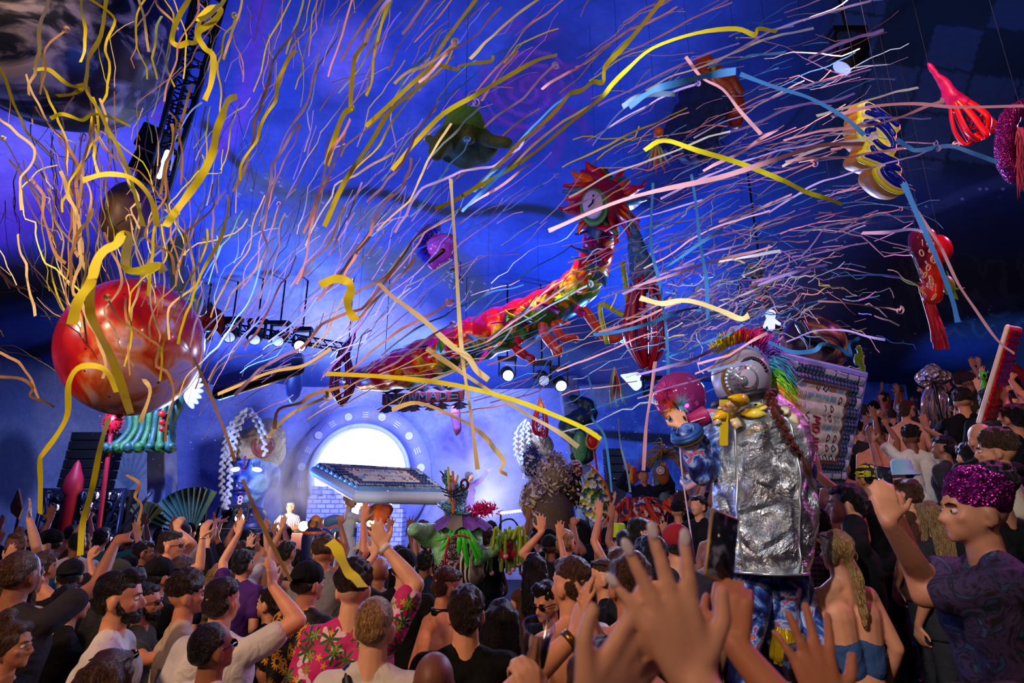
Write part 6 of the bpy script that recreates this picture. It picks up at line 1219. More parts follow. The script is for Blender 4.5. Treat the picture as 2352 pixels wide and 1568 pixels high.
g = G(); p = D(1497, 690, 6.6); g.tube([p + Vector((.06 * math.cos(a_), 0, .06 * math.sin(a_))) for a_ in np.linspace(0, 2 * PI, 14)[:-1]], .012, 5, closed=True); g.tube([p + Vector((0, 0, .05)), D(1495, 805, 6.6)], .01, 5); tag(g.obj('wheel_charm', M('#c8c0e8', .3, .3)), 'pale wheel-shaped charm dangling inside the large crimson squid lantern', 'charm')
squid('squid_lantern', 'purple squid lantern with tall pointed hood left of the serpent tail', (820, 757), (788, 815), (785, 928), 9.5, 17, 26, '#3a1468', '#7a1054', 8, seed=3)
squid('squid_lantern', 'magenta to red squid lantern with curled arms, upper right corner', (2132, 146), (2200, 238), (2252, 318), 5.5, 22, 34, '#b8105c', '#e01420', 8, seed=4, cage=False)
squid('squid_lantern', 'small red and yellow squid lantern left of the right-hand column', (1240, 912), (1242, 935), (1238, 1000), 11, 12, 18, '#c86018', '#d01828', 7, seed=5, cage=False)
# hanging bird-like tassel
r = thing('tassel_prop', 'narrow green, red and white tassel prop above the leaf paddle', 'prop', D(1412, 835, 9.5)); u = pxr(9.5)
for k in range(12):
    x = 1412 + (k - 5.5) * 2.2; leaf(r, D(1411, 842, 9.5), D(x + (x - 1412) * .8, 935, 9.5) - D(1411, 842, 9.5), (70 + 8 * (k % 4)) * u, 9 * u, M(['#2a8a3a', '#c81440', '#e8e4e8', '#6ac8a0'][k % 4], .4), 'tassel_strip', curl=.02 * (k - 6))
cord(r, D(1411, 842, 9.5))
r = thing('pink_windsock', 'long pale pink cloth windsock hanging under the banner', 'windsock', D(1048, 930, 13.2)); g = G(); g.tube(catmull([D(1048, 928, 13.2), D(1046, 950, 13.2), D(1050, 985, 13.2), D(1048, 1000, 13.2)]), list(np.interp(np.linspace(0, 3, 19), [0, 1, 2, 3], [.08, .12, .10, .02])), 12); wo(g, 'sock', M('#9a5aa0', .6, 0, .3, 5), r); cord(r, D(1048, 930, 13.2))
# green hat
c = D(1068, 300, 4.4); u = pxr(4.4); r = thing('foam_hat', 'green bell-shaped foam hat with drooping brim hanging above centre', 'prop', c); Mc = Matrix.Translation(c) @ CAMR.to_4x4() @ Matrix.Rotation(-.45, 4, 'X')
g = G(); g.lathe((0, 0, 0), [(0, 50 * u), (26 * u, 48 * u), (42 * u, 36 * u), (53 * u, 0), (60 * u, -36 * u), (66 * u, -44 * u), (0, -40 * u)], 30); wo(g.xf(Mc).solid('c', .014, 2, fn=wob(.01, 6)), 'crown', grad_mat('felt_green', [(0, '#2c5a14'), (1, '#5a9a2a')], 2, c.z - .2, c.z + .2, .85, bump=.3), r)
g = G(); g.ell((0, 0, -48 * u), (78 * u, 70 * u, 9 * u)); 
for x0, y0, z0, x1, z1, r_ in ((-40, -20, -50, -56, -104, 19), (48, -20, -48, 96, -74, 13), (-62, 0, -46, -76, -40, 13), (10, -30, -50, 16, -66, 12)): g.cap((x0 * u, y0 * u, z0 * u), (x1 * u, (y0 - 14) * u, z1 * u), r_ * 1.1 * u, r_ * u)
wo(g.xf(Mc).solid('b', .014, 3, fn=wob(.03, 7)), 'drooping_brim', M('#3a4a14', .8, 0, .35, 5, .4), r); g = G(); g.lathe((0, 0, 0), [(54 * u, -3 * u), (56 * u, -9 * u)], 30); cord(r, c + Vector((0, 0, .17)))
# punk alien head
c = D(1010, 572, 6.2); u = pxr(6.2); r = thing('alien_mask', 'magenta dinosaur-like head with blue fur collar and small arms, above the serpent', 'inflatable', c); g = G(); g.ell(c, (36 * u, 30 * u, 34 * u)); g.ell(c + RT * 14 * u + UPV * 18 * u, (28 * u, 24 * u, 18 * u)); g.ell(c - RT * 14 * u - UPV * 26 * u, (16 * u, 20 * u, 22 * u)); wo(g.solid('h', .016, 2), 'head', grad_mat('magenta_skin', [(0, '#d84890'), (.5, '#b850c8'), (1, '#a00c60')], 2, c.z - .15, c.z + .2, .2), r)
g = G(); g.cap(c + RT * 10 * u - UPV * 8 * u - FORW * 26 * u, c - RT * 22 * u - UPV * 34 * u - FORW * 22 * u, 6 * u, 3 * u); wo(g, 'mouth', M('#38060c', .3), r)
g = G(); fr = random.Random(2)
for k in range(260):
    a_ = fr.uniform(1.6, 4.2); d_ = (RT * math.cos(a_) + UPV * math.sin(a_) + FORW * fr.uniform(-.7, .7)).normalized(); p = c + d_ * 34 * u + UPV * 10 * u; g.tube([p, p + d_ * fr.uniform(16, 30) * u], [2.2 * u, .3 * u], 4)
wo(g, 'fur_collar', M('#3a2ab8', .6, 0, .4, 6), r)['kind'] = 'stuff'
for s, (x, y) in enumerate([(34, 8), (44, -28)]):
    g = G(); q = c + RT * x * u - UPV * 34 * u * (1 if s else .3); g.cap(q, q - UPV * 24 * u, 6 * u, 5 * u); wo(g, 'arm', M('#7a5ac0', .3), r); g = G(); 
    for k in range(4): g.cap(q - UPV * 26 * u, q - UPV * 38 * u + RT * (k - 1.5) * 6 * u, 2 * u)
    wo(g, 'claw', M('#1a1418', .3), r)
cord(r, c + Vector((0, 0, .15)))
# fuzzy blue creature with brown arm
c = D(1600, 285, 6.4); u = pxr(6.4); r = thing('furry_monster', 'big dark blue furry cushion creature with orange-brown limb, upper right of centre', 'inflatable', c); g = G(); R_ = CAMR @ Euler((.3, .35, .2)).to_matrix(); g.box(c, (120 * u, 110 * u, 165 * u), R_, bev=34 * u); wo(g.solid('f', .03, 2, fn=wob(.06, 9)), 'fur_body', M('#0c2456', .95, 0, .4, 14, .8), r)
g = G(); fr = random.Random(8)
for k in range(900):
    p = Vector((fr.uniform(-1, 1) * 60, fr.choice((-1, 1)) * 55, fr.uniform(-1, 1) * 82)) if k % 2 else Vector((fr.choice((-1, 1)) * 60, fr.uniform(-1, 1) * 55, fr.uniform(-1, 1) * 82)); d_ = (R_ @ p).normalized(); p = c + R_ @ p * u; g.add([p - RT * .006, p + RT * .006, p + d_ * .07 - UPV * .03], [(0, 1, 2)])
wo(g, 'fur', M('#1a3a8a', .9, 0, .4, 14), r, False)['kind'] = 'stuff'
g = G(); g.tube(catmull(TD([(1617, 150, 6.3), (1640, 190, 6.3), (1675, 220, 6.3), (1690, 280, 6.3)])), [24 * u, 27 * u] + [30 * u] * 11 + [26 * u] * 5 + [16 * u], 14, round_=True); wo(g.solid('a', .02, 1), 'orange_limb', grad_mat('burnt_orange', [(0, '#7a1008'), (1, '#b84a08')], 2, c.z - .3, c.z + .6, .3), r)
g = G(); g.cap(D(1680, 185, 6.2), D(1697, 215, 6.2), 12 * u); wo(g, 'thumb', M('#8a3a0c', .3), r); g = G(); g.tube(catmull(TD([(1625, 140, 6.1), (1636, 150, 6.1), (1640, 162, 6.1)])), 5 * u, 8); wo(g, 'yellow_stripe', M('#e8a010', .3), r); cord(r, c + Vector((0, 0, .4)))
# small plant figure
c = D(1510, 310, 5.4); u = pxr(5.4); r = thing('plant_figure', 'small dangling plant figure with orange ball and green leaves beside the furry creature', 'prop', c); g = G(); g.ell(D(1512, 303, 5.4), 12 * u); wo(g, 'orange_ball', M('#c8580c', .4), r)
for k in range(11): leaf(r, D(1508, 325, 5.4), D(1508 + (k - 5) * 7, 385 + (k % 3) * 14, 5.4) - D(1508, 325, 5.4), (50 + 12 * (k % 3)) * u, 7 * u, M(['#5a8a3a', '#8ab05a', '#c83a50'][k % 3], .5), curl=.1)
cord(r, c)
# grey robot
c = D(1728, 640, 9.0); u = pxr(9.0); r = thing('robot_toy', 'small grey robot toy with a red nose hanging behind blue streamers', 'prop', c)
g = G(); g.box(c + UPV * 18 * u, (36 * u, 24 * u, 34 * u), CAMR @ Euler((0, .2, 0)).to_matrix(), bev=5 * u); wo(g, 'head_box', M('#5a6a64', .4, .3), r); g = G(); g.cap(c + RT * 4 * u - UPV * 10 * u, c + RT * 14 * u - UPV * 48 * u, 12 * u, 9 * u); wo(g, 'body', M('#4a6a6a', .4, .2), r); g = G(); g.ell(D(1752, 685, 8.9), 7 * u); wo(g, 'red_nose', M('#d01010', .3), r)
for s in (-1, 1): g = G(); g.tube(catmull([c + RT * s * 16 * u, c + RT * s * 30 * u - UPV * 12 * u, c + RT * s * 26 * u - UPV * 50 * u]), 4 * u, 8, round_=True); wo(g, 'arm', M('#2a3a4a', .4, .3), r)
cord(r, c + Vector((0, 0, .2)))
# lettered sign
c = D(2028, 326, 4.6); u = pxr(4.6); r = thing('script_sign', 'tilted yellow outlined sign with dark blue script lettering, upper right', 'sign', c)
def SG(x, y, z=0): return c + RT * (x - 2028) * u - UPV * (y - 326) * u + FORW * z
k_ = .1658; zz = lambda x, y: (1930 + x * k_, 190 + y * k_)      # crop pixels of the sign -> photograph
strokes = [[(330, 340), (420, 380), (560, 470), (740, 610)], [(330, 440), (460, 490), (560, 560), (690, 740)], [(310, 560), (400, 580), (520, 640), (640, 780), (690, 900), (640, 950), (520, 900), (410, 800), (340, 740), (330, 680), (420, 680)], [(400, 920), (430, 970), (560, 1040), (720, 1110)], [(320, 1020), (420, 1060), (600, 1130), (760, 1220)], [(430, 380), (560, 560)], [(560, 560), (600, 700)],
           [(560, 1210), (540, 1240), (600, 1330), (720, 1420), (840, 1450), (800, 1380), (700, 1290), (620, 1220), (560, 1210)], [(600, 1290), (700, 1370)]]
def plate(rp, z, th, nm, mat, extra=0):
    g = G()
    for s in strokes:
        pts = [SG(*zz(*p), z) for p in (catmull([(a_, b_, 0) for a_, b_ in s], 3) and [(q_.x, q_.y) for q_ in catmull([(a_, b_, 0) for a_, b_ in s], 3)])]
        for p_, q_ in zip(pts[:-1], pts[1:]): g.tube([p_, q_], rp * u, 12, round_=True)
    me = g.solid(nm, .0065, 2); co = np.empty(len(me.vertices) * 3); me.vertices.foreach_get('co', co); co = co.reshape(-1, 3); f_ = np.array(FORW); dd = (co - np.array(SG(2028, 326, z))) @ f_; co = co - np.outer(dd, f_) * (1 - th / (rp * u)); me.vertices.foreach_set('co', co.ravel()); me.update(); return wo(me, nm, mat, r)
plate(18.0, .12, .13, 'yellow_body', M('#f0980a', .5)); plate(16.0, .005, .03, 'yellow_face', M('#fff010', .5)); plate(9.6, -.02, .026, 'cream_outline', M('#ffe8a0', .4)); plate(5.8, -.04, .024, 'blue_lettering', M('#0a1c9a', .2)); cord(r, SG(2000, 230, .1)); cord(r, SG(2060, 300, .1))
# sausage, green critter and red ribbons
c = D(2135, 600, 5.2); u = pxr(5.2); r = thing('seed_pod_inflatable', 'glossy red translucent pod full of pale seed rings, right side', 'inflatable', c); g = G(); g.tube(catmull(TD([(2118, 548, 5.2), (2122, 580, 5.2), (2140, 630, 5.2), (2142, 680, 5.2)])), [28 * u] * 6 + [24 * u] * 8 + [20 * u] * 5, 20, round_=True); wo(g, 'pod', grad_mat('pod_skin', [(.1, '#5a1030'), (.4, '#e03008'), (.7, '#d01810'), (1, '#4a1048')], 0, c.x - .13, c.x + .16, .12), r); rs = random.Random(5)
for k in range(16):
    x, y = 2120 + rs.uniform(-4, 26), 556 + k * 8.4; g = G(); a0 = rs.random() * 6; g.tube([D(x + 5 * math.cos(a_), y + 7 * math.sin(a_ + a0), 5.04 - .004 * k) for a_ in np.linspace(0, 2 * PI, 12)[:-1]], 1.5 * u, 6, closed=True); wo(g, 'seed_ring', M('#d8b088', .4), r)
g = G(); g.ell(D(2160, 570, 5.3), (26 * u, 20 * u, 34 * u)); wo(g, 'red_lobe', M('#b81020', .2), r); cord(r, D(2118, 525, 5.2))
r = thing('green_critter', 'lime green toy critter with fins behind the red pod', 'prop', D(2180, 655, 5.5)); u = pxr(5.5); g = G(); g.ell(D(2178, 655, 5.5), (14 * u, 12 * u, 24 * u)); wo(g, 'body', M('#7a9a10', .4), r)
for a_, b_ in ((-20, 30), (20, 34), (26, 8), (-24, 0), (10, -34)): leaf(r, D(2178, 660, 5.5), RT * a_ - UPV * b_, 38 * u, 14 * u, M('#9ab818', .4), 'fin')
cord(r, D(2178, 632, 5.5))
r = thing('red_fabric_bundle', 'bundle of bright red cloth strips hanging below the red pod', 'prop', D(2130, 650, 5.4)); u = pxr(5.4)
for k in range(8): g = G(); x = 2118 + k * 2.6; pts = catmull(TD([(2112 + k * 4, 652, 5.4), (x + 8, 700, 5.4 + .02 * k), (x + 22 + k, 750 + (k % 3) * 8, 5.38), (x + 26 + k * 2, 785 + (k % 2) * 14, 5.4)])); g.tube(pts, [4.4 * u] * len(pts), 8, flat=.3, round_=True); wo(g, 'cloth_strip', M(['#c80c28', '#a80a38', '#d81430'][k % 3], .45), r)
leaf(r, D(2118, 655, 5.4), RT * -1 + UPV * .1, 55 * u, 14 * u, M('#5a9a20', .4), 'green_leaf'); cord(r, D(2130, 650, 5.4))
# pink furry creature at the right edge
c = D(2350, 340, 4.6); u = pxr(4.6); r = thing('feather_creature', 'magenta sequined and pink feathered creature cut off by the right edge', 'inflatable', c); g = G(); g.tube(catmull(TD([(2380, 240, 4.6), (2325, 262, 4.6), (2308, 320, 4.6), (2312, 370, 4.6), (2330, 400, 4.6)])), 20 * u, 14, round_=True); wo(g.solid('s', .014, 1, fn=wob(.01, 20)), 'sequined_arc', SEQ, r)
g = G(); fr = random.Random(3); g.ell(D(2365, 350, 4.6), (42 * u, 30 * u, 66 * u))
for k in range(320): p = D(2335 + fr.random() * 40, 290 + fr.random() * 120, 4.5); g.add([p - RT * .008, p + RT * .008, p + Vector((fr.uniform(-.1, .02), -.03, -.14 - .1 * fr.random()))], [(0, 1, 2)])
wo(g, 'pink_feathers', M('#c0486a', .7, 0, .3, 8), r, False)['kind'] = 'stuff'; cord(r, D(2345, 250, 4.6))
# bronze planet
c = D(1868, 795, 6.6); u = pxr(6.6); r = thing('planet_balloon', 'dark bronze planet balloon above the large patterned mattress', 'balloon', c); t = NT('bronze_print'); v = t.coord(rot=(0, .6, .3)); t.col(t.ramp(t.noise(v, 3.4, 6, 1.8), [(.35, '#0c0a12'), (.5, '#3a2438'), (.6, '#8a6048'), (.75, '#d8b890')])); t.set(.3); g = G(); g.ell(c, (70 * u, 70 * u, 74 * u), nu=48, nv=30); wo(g, 'envelope', t.m, r); cord(r, c + Vector((0, 0, 73 * u)))
g = G(); g.tube(catmull(TD([(1838, 742, 6.15), (1860, 775, 6.1), (1905, 800, 6.2)])), 11 * u, 10, round_=True); wo(g, 'dark_band', M('#0a0a10', .3), r)
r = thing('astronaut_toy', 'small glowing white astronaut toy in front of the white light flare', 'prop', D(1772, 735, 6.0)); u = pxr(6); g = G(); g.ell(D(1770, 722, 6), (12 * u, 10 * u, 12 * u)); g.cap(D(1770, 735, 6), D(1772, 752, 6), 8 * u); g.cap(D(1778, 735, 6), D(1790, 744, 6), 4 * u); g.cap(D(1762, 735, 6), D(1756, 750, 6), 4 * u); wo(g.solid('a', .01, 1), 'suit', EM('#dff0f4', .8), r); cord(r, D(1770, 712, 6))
# green glass figure
r = thing('glass_bottle_figure', 'hanging yellow-green glass figure with an orange core right of the patterned mattress', 'prop', D(1975, 820, 5.6)); u = pxr(5.6); t = NT('green_glass'); t.col('#b8d820'); t.set(.06, 0, Transmission_Weight=.75, IOR=1.3); g = G(); g.tube(catmull(TD([(1972, 797, 5.6), (1975, 812, 5.6), (1972, 828, 5.6), (1981, 845, 5.6), (1974, 865, 5.6)])), [5 * u, 8 * u] + [6 * u] * 5 + [11 * u] * 8 + [7 * u] * 8 + [4 * u] * 2, 14, round_=True); wo(g, 'glass', t.m, r); g = G(); g.ell(D(1979, 832, 5.6), (6 * u, 5 * u, 5 * u)); wo(g, 'orange_core', M('#e84810', .3), r); cord(r, D(1972, 797, 5.6))
# skateboard-like inflatable
A_, B_ = D(500, 892, 9.5), D(692, 832, 9.8); u = pxr(9.6); r = thing('skateboard_inflatable', 'black skateboard-shaped inflatable with two round wheels, left of the serpent tail', 'inflatable', (A_ + B_) / 2); xv = (B_ - A_).normalized(); yv = (FORW + UPV * .5).normalized(); zv = xv.cross(yv).normalized(); L_ = (B_ - A_).length
g = G(); g.box((A_ + B_) / 2, (L_ + 14 * u, 90 * u, 30 * u), Matrix((xv, zv.cross(xv), zv)).transposed(), bev=13 * u); wo(g, 'deck', M('#0c1018', .3), r); n_ = zv if zv.z < 0 else -zv
for f_ in (.12, .62):
    o = A_.lerp(B_, f_) + n_ * 16 * u - FORW * 10 * u
    g = G(); g.lathe(o, [(8 * u, 0), (13 * u, 2 * u), (17 * u, 6 * u), (22 * u, 5 * u), (23 * u, 0)], 22, n_); wo(g, 'wheel', M('#4a2a6a', .3), r); g = G(); g.ell(o, 6 * u); wo(g, 'hub', M('#1a1420', .3), r)
cord(r, A_.lerp(B_, .1)); cord(r, A_.lerp(B_, .9))
r = thing('blue_cloth_lantern', 'sheer pale blue cloth lantern hanging right of the skateboard shape', 'lantern', D(675, 870, 11)); u = pxr(11); t = NT('sheer_blue'); t.col('#7a9af0'); t.set(.5, 0, Transmission_Weight=.6); g = G(); g.lathe(D(675, 888, 11), [(4 * u, 36 * u), (14 * u, 30 * u), (18 * u, 0), (15 * u, -22 * u), (3 * u, -38 * u)], 18); wo(g, 'cloth', t.m, r); cord(r, D(675, 852, 11))
# leaf blade, blue pipe and orange strawberry lantern
r = thing('leaf_scenery', 'tall grey-green printed leaf blade rising behind the red planet', 'scenery', D(412, 600, 7.6)); u = pxr(7.6); q_ = [(-28, 48), (-14, 60), (18, 74), (22, 60), (8, 20), (10, -60), (-14, -60), (-20, -20)]; g = G(); g.prism([(a_ * u, b_ * u) for a_, b_ in q_], D(412, 610, 7.6), RT, UPV, .07); t = NT('leaf_print'); v = t.coord(); t.col(t.mix(t.vor(v, 9), '#5a8a7a', '#a8c8b0')); t.set(.5); wo(g, 'blade', t.m, r, False); cord(r, D(400, 545, 7.6))
r = thing('blue_pipe', 'bent grey-blue pipe inflatable between red planet and orange lantern', 'inflatable', D(440, 690, 7.4)); g = G(); g.tube(catmull(TD([(410, 690, 7.4), (435, 688, 7.4), (455, 694, 7.4), (458, 712, 7.4)])), 15 * pxr(7.4), 14, round_=True); wo(g, 'pipe', M('#4a7a9a', .35, 0, .2, 4), r); cord(r, D(435, 678, 7.4))
c = D(478, 735, 8.6); u = pxr(8.6); r = thing('strawberry_lantern', 'orange-red teardrop lantern with dark seams right of the red planet', 'lantern', c)
for k in range(7): a_ = k * 2 * PI / 7; leaf(r, c + Vector((0, 0, 30 * u)) + Vector((math.cos(a_), math.sin(a_), 0)) * 14 * u, (math.cos(a_) * .3, math.sin(a_) * .3, -1), 62 * u, 30 * u, M('#d8401c', .35, 0, .2, 5), 'lantern_panel', curl=0)
g = G(); g.ell(c, (24 * u, 24 * u, 28 * u)); wo(g, 'core', M('#c02c18', .35), r); g = G(); g.tube([c + Vector((0, 0, 28 * u)), c + Vector((0, 0, 44 * u))], [10 * u, 2 * u], 8); wo(g, 'cap', M('#2a5a2a', .4), r); cord(r, c + Vector((0, 0, 40 * u)))
# pink bubble
c = D(1561, 912, 4.4); u = pxr(4.4); r = thing('pink_bubble', 'glossy translucent magenta balloon held in front of the silver-caped performer', 'balloon', c); t = NT('bubble'); t.col('#c04088'); t.set(.08, 0, Transmission_Weight=.55, IOR=1.1, Coat_Weight=.5); g = G(); g.ell(c, 59 * u, nu=40, nv=26); wo(g, 'envelope', t.m, r); g = G(); g.tube(catmull([c - Vector((0, 0, 58 * u)), c - Vector((.03, 0, .5)), c - Vector((0, .05, 1.2))]), .006, 6); wo(g, 'string', M('#c8b0d0', .5), r)
# ================================================================== printed air mattresses and the performers
def woven(u, v):
    c = np.zeros(u.shape + (3,)) + np.array(lin('#e4dcd4')[:3]); e = np.minimum(np.minimum(u, 1 - u), np.minimum(v, 1 - v)); ed = e
    fx, fy = u * 14, v * 12; cx, cy_ = fx % 1 - .5, fy % 1 - .5; ix, iy = np.floor(fx), np.floor(fy); h = _T[(ix * 7 + iy * 13).astype(int) % 256, (iy * 5 + ix * 3).astype(int) % 256]
    c = lay(c, (h < .28) * (np.hypot(cx * 1.7, cy_) < .42), '#6a1428'); c = lay(c, (h < .28) * (np.hypot(cx * 1.7, cy_) < .2), '#d8c0b8'); c = lay(c, ((h >= .28) & (h < .5)) * (np.abs(cx) < .42) * (np.abs(cy_) < .3), '#8ab0d0'); c = lay(c, ((h >= .5) & (h < .64)) * (np.abs(cy_) < .3) * (((cy_ * 8) % 1) > .5), '#7a1c30')
    c = lay(c, ((h >= .64) & (h < .8)) * ((np.abs(cx) + np.abs(cy_)) < .45), '#20305c'); c = lay(c, ((h >= .64) & (h < .8)) * ((np.abs(cx) + np.abs(cy_)) < .25), '#c8d4e8'); c = lay(c, ((h >= .8) & (h < .9)) * ((np.abs(cx) % .2) > .1) * (np.abs(cy_) < .35), '#8a8c98')
    b = ed < .17; gx, gy = (u * 30) % 1 - .5, (v * 26) % 1 - .5; c = lay(c, b * 1., '#1c2c50'); c = lay(c, b * ((np.abs(gx) + np.abs(gy)) < .36), '#7a9cc8'); c = lay(c, b * ((np.abs(gx) + np.abs(gy)) < .18), '#202c4c')
    sx = np.where(np.minimum(v, 1 - v) < np.minimum(u, 1 - u), u, v); blk = _T[(np.floor(sx * 9) * 11).astype(int) % 256, 7]
    c = lay(c, b * (ed > .04) * (ed < .085) * (((sx * 9) % 1) > .12) * (blk > .35), '#b8c4d4'); c = lay(c, b * (ed > .04) * (ed < .085) * (((sx * 9) % 1) > .12) * (blk > .8), '#b0602c')
    c = lay(c, (ed > .165) * (ed < .195) * 1., '#8a5a44'); c = lay(c, (ed > .17) * (ed < .19) * ((sx * 60) % 1 > .5), '#3a2420'); c = lay(c, (ed < .03) * 1., '#6f9cd4')
    return c
WORD = [[(.10, .5), (.55, .5), (.5, .85), (.3, .95), (.05, .6), (.2, .1), (.55, .2)], [(.85, .1), (.9, 1.5)], [(1.2, .1), (1.2, .95)], [(1.2, .7), (1.5, .95)], [(1.75, .5), (1.95, .95), (2.3, .8), (2.3, .3), (2.0, .1), (1.75, .5)], [(2.55, .95), (2.7, .1), (2.95, .7), (3.2, .1), (3.35, .95)]]
def mattress(label, quad, th, nu, nv, ridges=9, word=True, paint=woven, mat=None, edge='#6f9cd4', rdir=1, group=None, under='#c8c4c8'):
    """quad: TL, TR, BR, BL corners in the place; a filled air mattress with channels"""
    TL, TR, BR, BL = [Vector(p) for p in quad]; c = (TL + TR + BR + BL) / 4; n = (TR - TL).cross(BL - TL).normalized(); 
    if n.dot(c - Vector((0, 0, CAMZ))) > 0: n = -n
    r = thing('air_mattress', label, 'air mattress', c, group=group); u, v = np.meshgrid(np.linspace(0, 1, nu), np.linspace(0, 1, nv)); A = [np.array(p) for p in (TL, TR, BR, BL)]
    base = ((1 - u) * (1 - v))[..., None] * A[0] + (u * (1 - v))[..., None] * A[1] + (u * v)[..., None] * A[2] + ((1 - u) * v)[..., None] * A[3]; e = np.minimum(np.minimum(u, 1 - u), np.minimum(v, 1 - v)); w = v if rdir else u
    prof = np.sqrt(np.clip(1 - np.clip(1 - e / .05, 0, 1) ** 2, 0, 1)); h = th * prof * (.72 + .28 * np.abs(np.sin(w * PI * ridges)))
    top = base + h[..., None] * np.array(n); inkc = paint(u, v) if paint else None
    me = art_mesh('printed_top', lambda a_, b_: (top[..., 0], top[..., 1], top[..., 2]), nu, nv, (lambda X, Y, Z: inkc) if paint else (lambda X, Y, Z: np.zeros(X.shape + (3,)))); wo(me, 'printed_top', mat or MATM, r)
    g = G(); loop = [TL, TR, BR, BL]; cc = []
    for i in range(4): a_, b_ = loop[i], loop[(i + 1) % 4]; cc += [a_.lerp(b_, .04), a_.lerp(b_, .5), a_.lerp(b_, .96)]
    g.tube([p - n * th * .2 for p in catmull(cc + [cc[0]], 4)[:-1]], th * .62, 12, closed=True); wo(g, 'air_tube_rim', M(edge, .45), r); g = G(); g.add([p - n * th * .55 for p in loop], [(0, 1, 2, 3)]); g.add([p - n * th * .62 for p in loop], [(0, 1, 2, 3)]); wo(g, 'underside', M(under, .6), r, False)
    if word:
        for i, ch in enumerate('elrow'):
            g = G()
            for s in WORD if False else [WORD[k] for k in ([0], [1], [2, 3], [4], [5])[i]]:
                pts = []
                for x, y in (s if len(s) < 3 else [(q_.x, q_.y) for q_ in catmull([(a_, b_, 0) for a_, b_ in s], 4)]):
                    uu, vv = .50 + .075 * (1 - y), .74 - x * .085; p = TL * (1 - uu) * (1 - vv) + TR * uu * (1 - vv) + BR * uu * vv + BL * (1 - uu) * vv; pts.append(p + n * (th * 1.03))
                g.tube(pts, word * (BL - TL).length, 8, round_=True)
            wo(g, 'letter_' + ch, M('#8a1428', .45), r)
    return r
MATM = ink_mat('printed_vinyl', .3, .1, 8); G5 = 'patterned air mattresses over the crowd'
def woven2(u, v):
    c = woven(u, v); c = lay(c, (u > .47) * (u < .61) * (v > .3) * (v < .80) * 1., '#e8e0d4'); return c
mattress('large patterned air mattress reading elrow held up behind the silver-caped performer', [D(1725, 800, 4.9), D(1984, 862, 5.6), D(1932, 1110, 5.3), D(1730, 1105, 4.7)], .07, 300, 300, 9, .0085, woven2, group=G5)
mattress('patterned air mattress carried flat between the white coat and the witch hat', [D(722, 1078, 10.6), D(968, 1094, 10.0), D(1024, 1140, 8.8), D(822, 1136, 9.2)], .16, 260, 160, 9, None, woven, edge='#b8c4d8', group=G5)
mattress('small patterned air mattress tilted beside the silver cape', [D(1566, 1104, 5.6), D(1622, 1066, 5.6), D(1632, 1088, 5.3), D(1578, 1118, 5.3)], .045, 120, 60, 5, None, woven, group=G5, edge='#d09aa8')
t = NT('red_vinyl'); v = t.coord(); t.col('#d01018'); t.set(.18); n_ = t.vor(v, 26); t.bump(n_, .5, .02); REDV = t.m
a0, a1 = D(2258, 968, 5.0), D(2322, 752, 5.2); wv = ray(2290, 860).normalized() * .72 + RT * .26; mattress('tall red ridged air mattress with white rim held upright at the right edge', [a1 + wv * -.1, a1 + wv * .35, a0 + wv * .35, a0 + wv * -.1], .032, 60, 90, 14, None, None, REDV, '#e8d8c8')
# ---------------- silver caped performer on stilts
t = NT('silver_foil'); v = t.coord(); w1 = t.vor(v, 4.5, 'DISTANCE_TO_EDGE'); n1 = t.noise(v, 7, 6, 1.6, .65); h = t.math('ADD', t.math('MULTIPLY', n1, 1.0), t.math('MULTIPLY', t.math('MINIMUM', w1, .12), 2.0)); t.bump(h, 1.0, .05); t.col(t.ramp(t.noise(v, 3.5, 4, 2), [(.35, '#b8bec4'), (.5, '#e4e6ea'), (.62, '#b4c8d8'), (.68, '#d8c49a'), (.75, '#d0b8e0')])); t.set(.24, .95); FOIL = t.m
t = NT('galaxy_print'); v = t.coord(); t.col(t.ramp(t.noise(v, 6, 5, 2.2), [(.34, '#0a0c24'), (.44, '#26246a'), (.52, '#3a6ac0'), (.58, '#b8c8f0'), (.63, '#a03a90'), (.70, '#e8803a'), (.8, '#181030')])); t.bump(t.noise(v, 9, 3), .5, .04); t.set(.5); GAL = t.m
d0 = 3.55; hc = D(1702, 868, d0); s_ = 1.12; root = Vector((hc.x, hc.y, hc.z - 1.665 * s_)); u = pxr(d0)
K = kit(L=dict(w=(D(1572, 985, 3.3) - root) / s_, d=(-.3, .2, 1), n=(0, 1, 0), style='grip', pole=(-.4, -.2, -1)), R='down', yaw=38, voxel=.0095, top='long', build=1.05, sh=1.05, legs=[((-.1, 0, .93), (-.14, .03, .5), (-.17, -.02, .1)), ((.10, 0, .93), (.20, .03, .5), (.26, -.02, .1))]); K['turned'] = True
r = dress(K, root, 0, s_, 'stilt performer in crumpled silver foil cape and helmet with rainbow fur mohawk', 0, None, 'brown', GAL, GAL, topname='galaxy_jacket', name='stilt_performer'); r['category'] = 'person'
for ch in list(r.children):
    if ch.name.startswith('shoes'): ch.location = (0, 0, 0)
rows = [(898, 1690, 1776), (915, 1668, 1800), (940, 1652, 1826), (985, 1642, 1846), (1050, 1640, 1858), (1120, 1642, 1864), (1200, 1648, 1864), (1270, 1656, 1858), (1308, 1664, 1850)]; vs = []; nr_ = 52; na = 72; pys = np.linspace(898, 1308, nr_)
Ls = np.interp(pys, [a_[0] for a_ in rows], [a_[1] for a_ in rows]); Rs = np.interp(pys, [a_[0] for a_ in rows], [a_[2] for a_ in rows]); Yc = root.y - .02
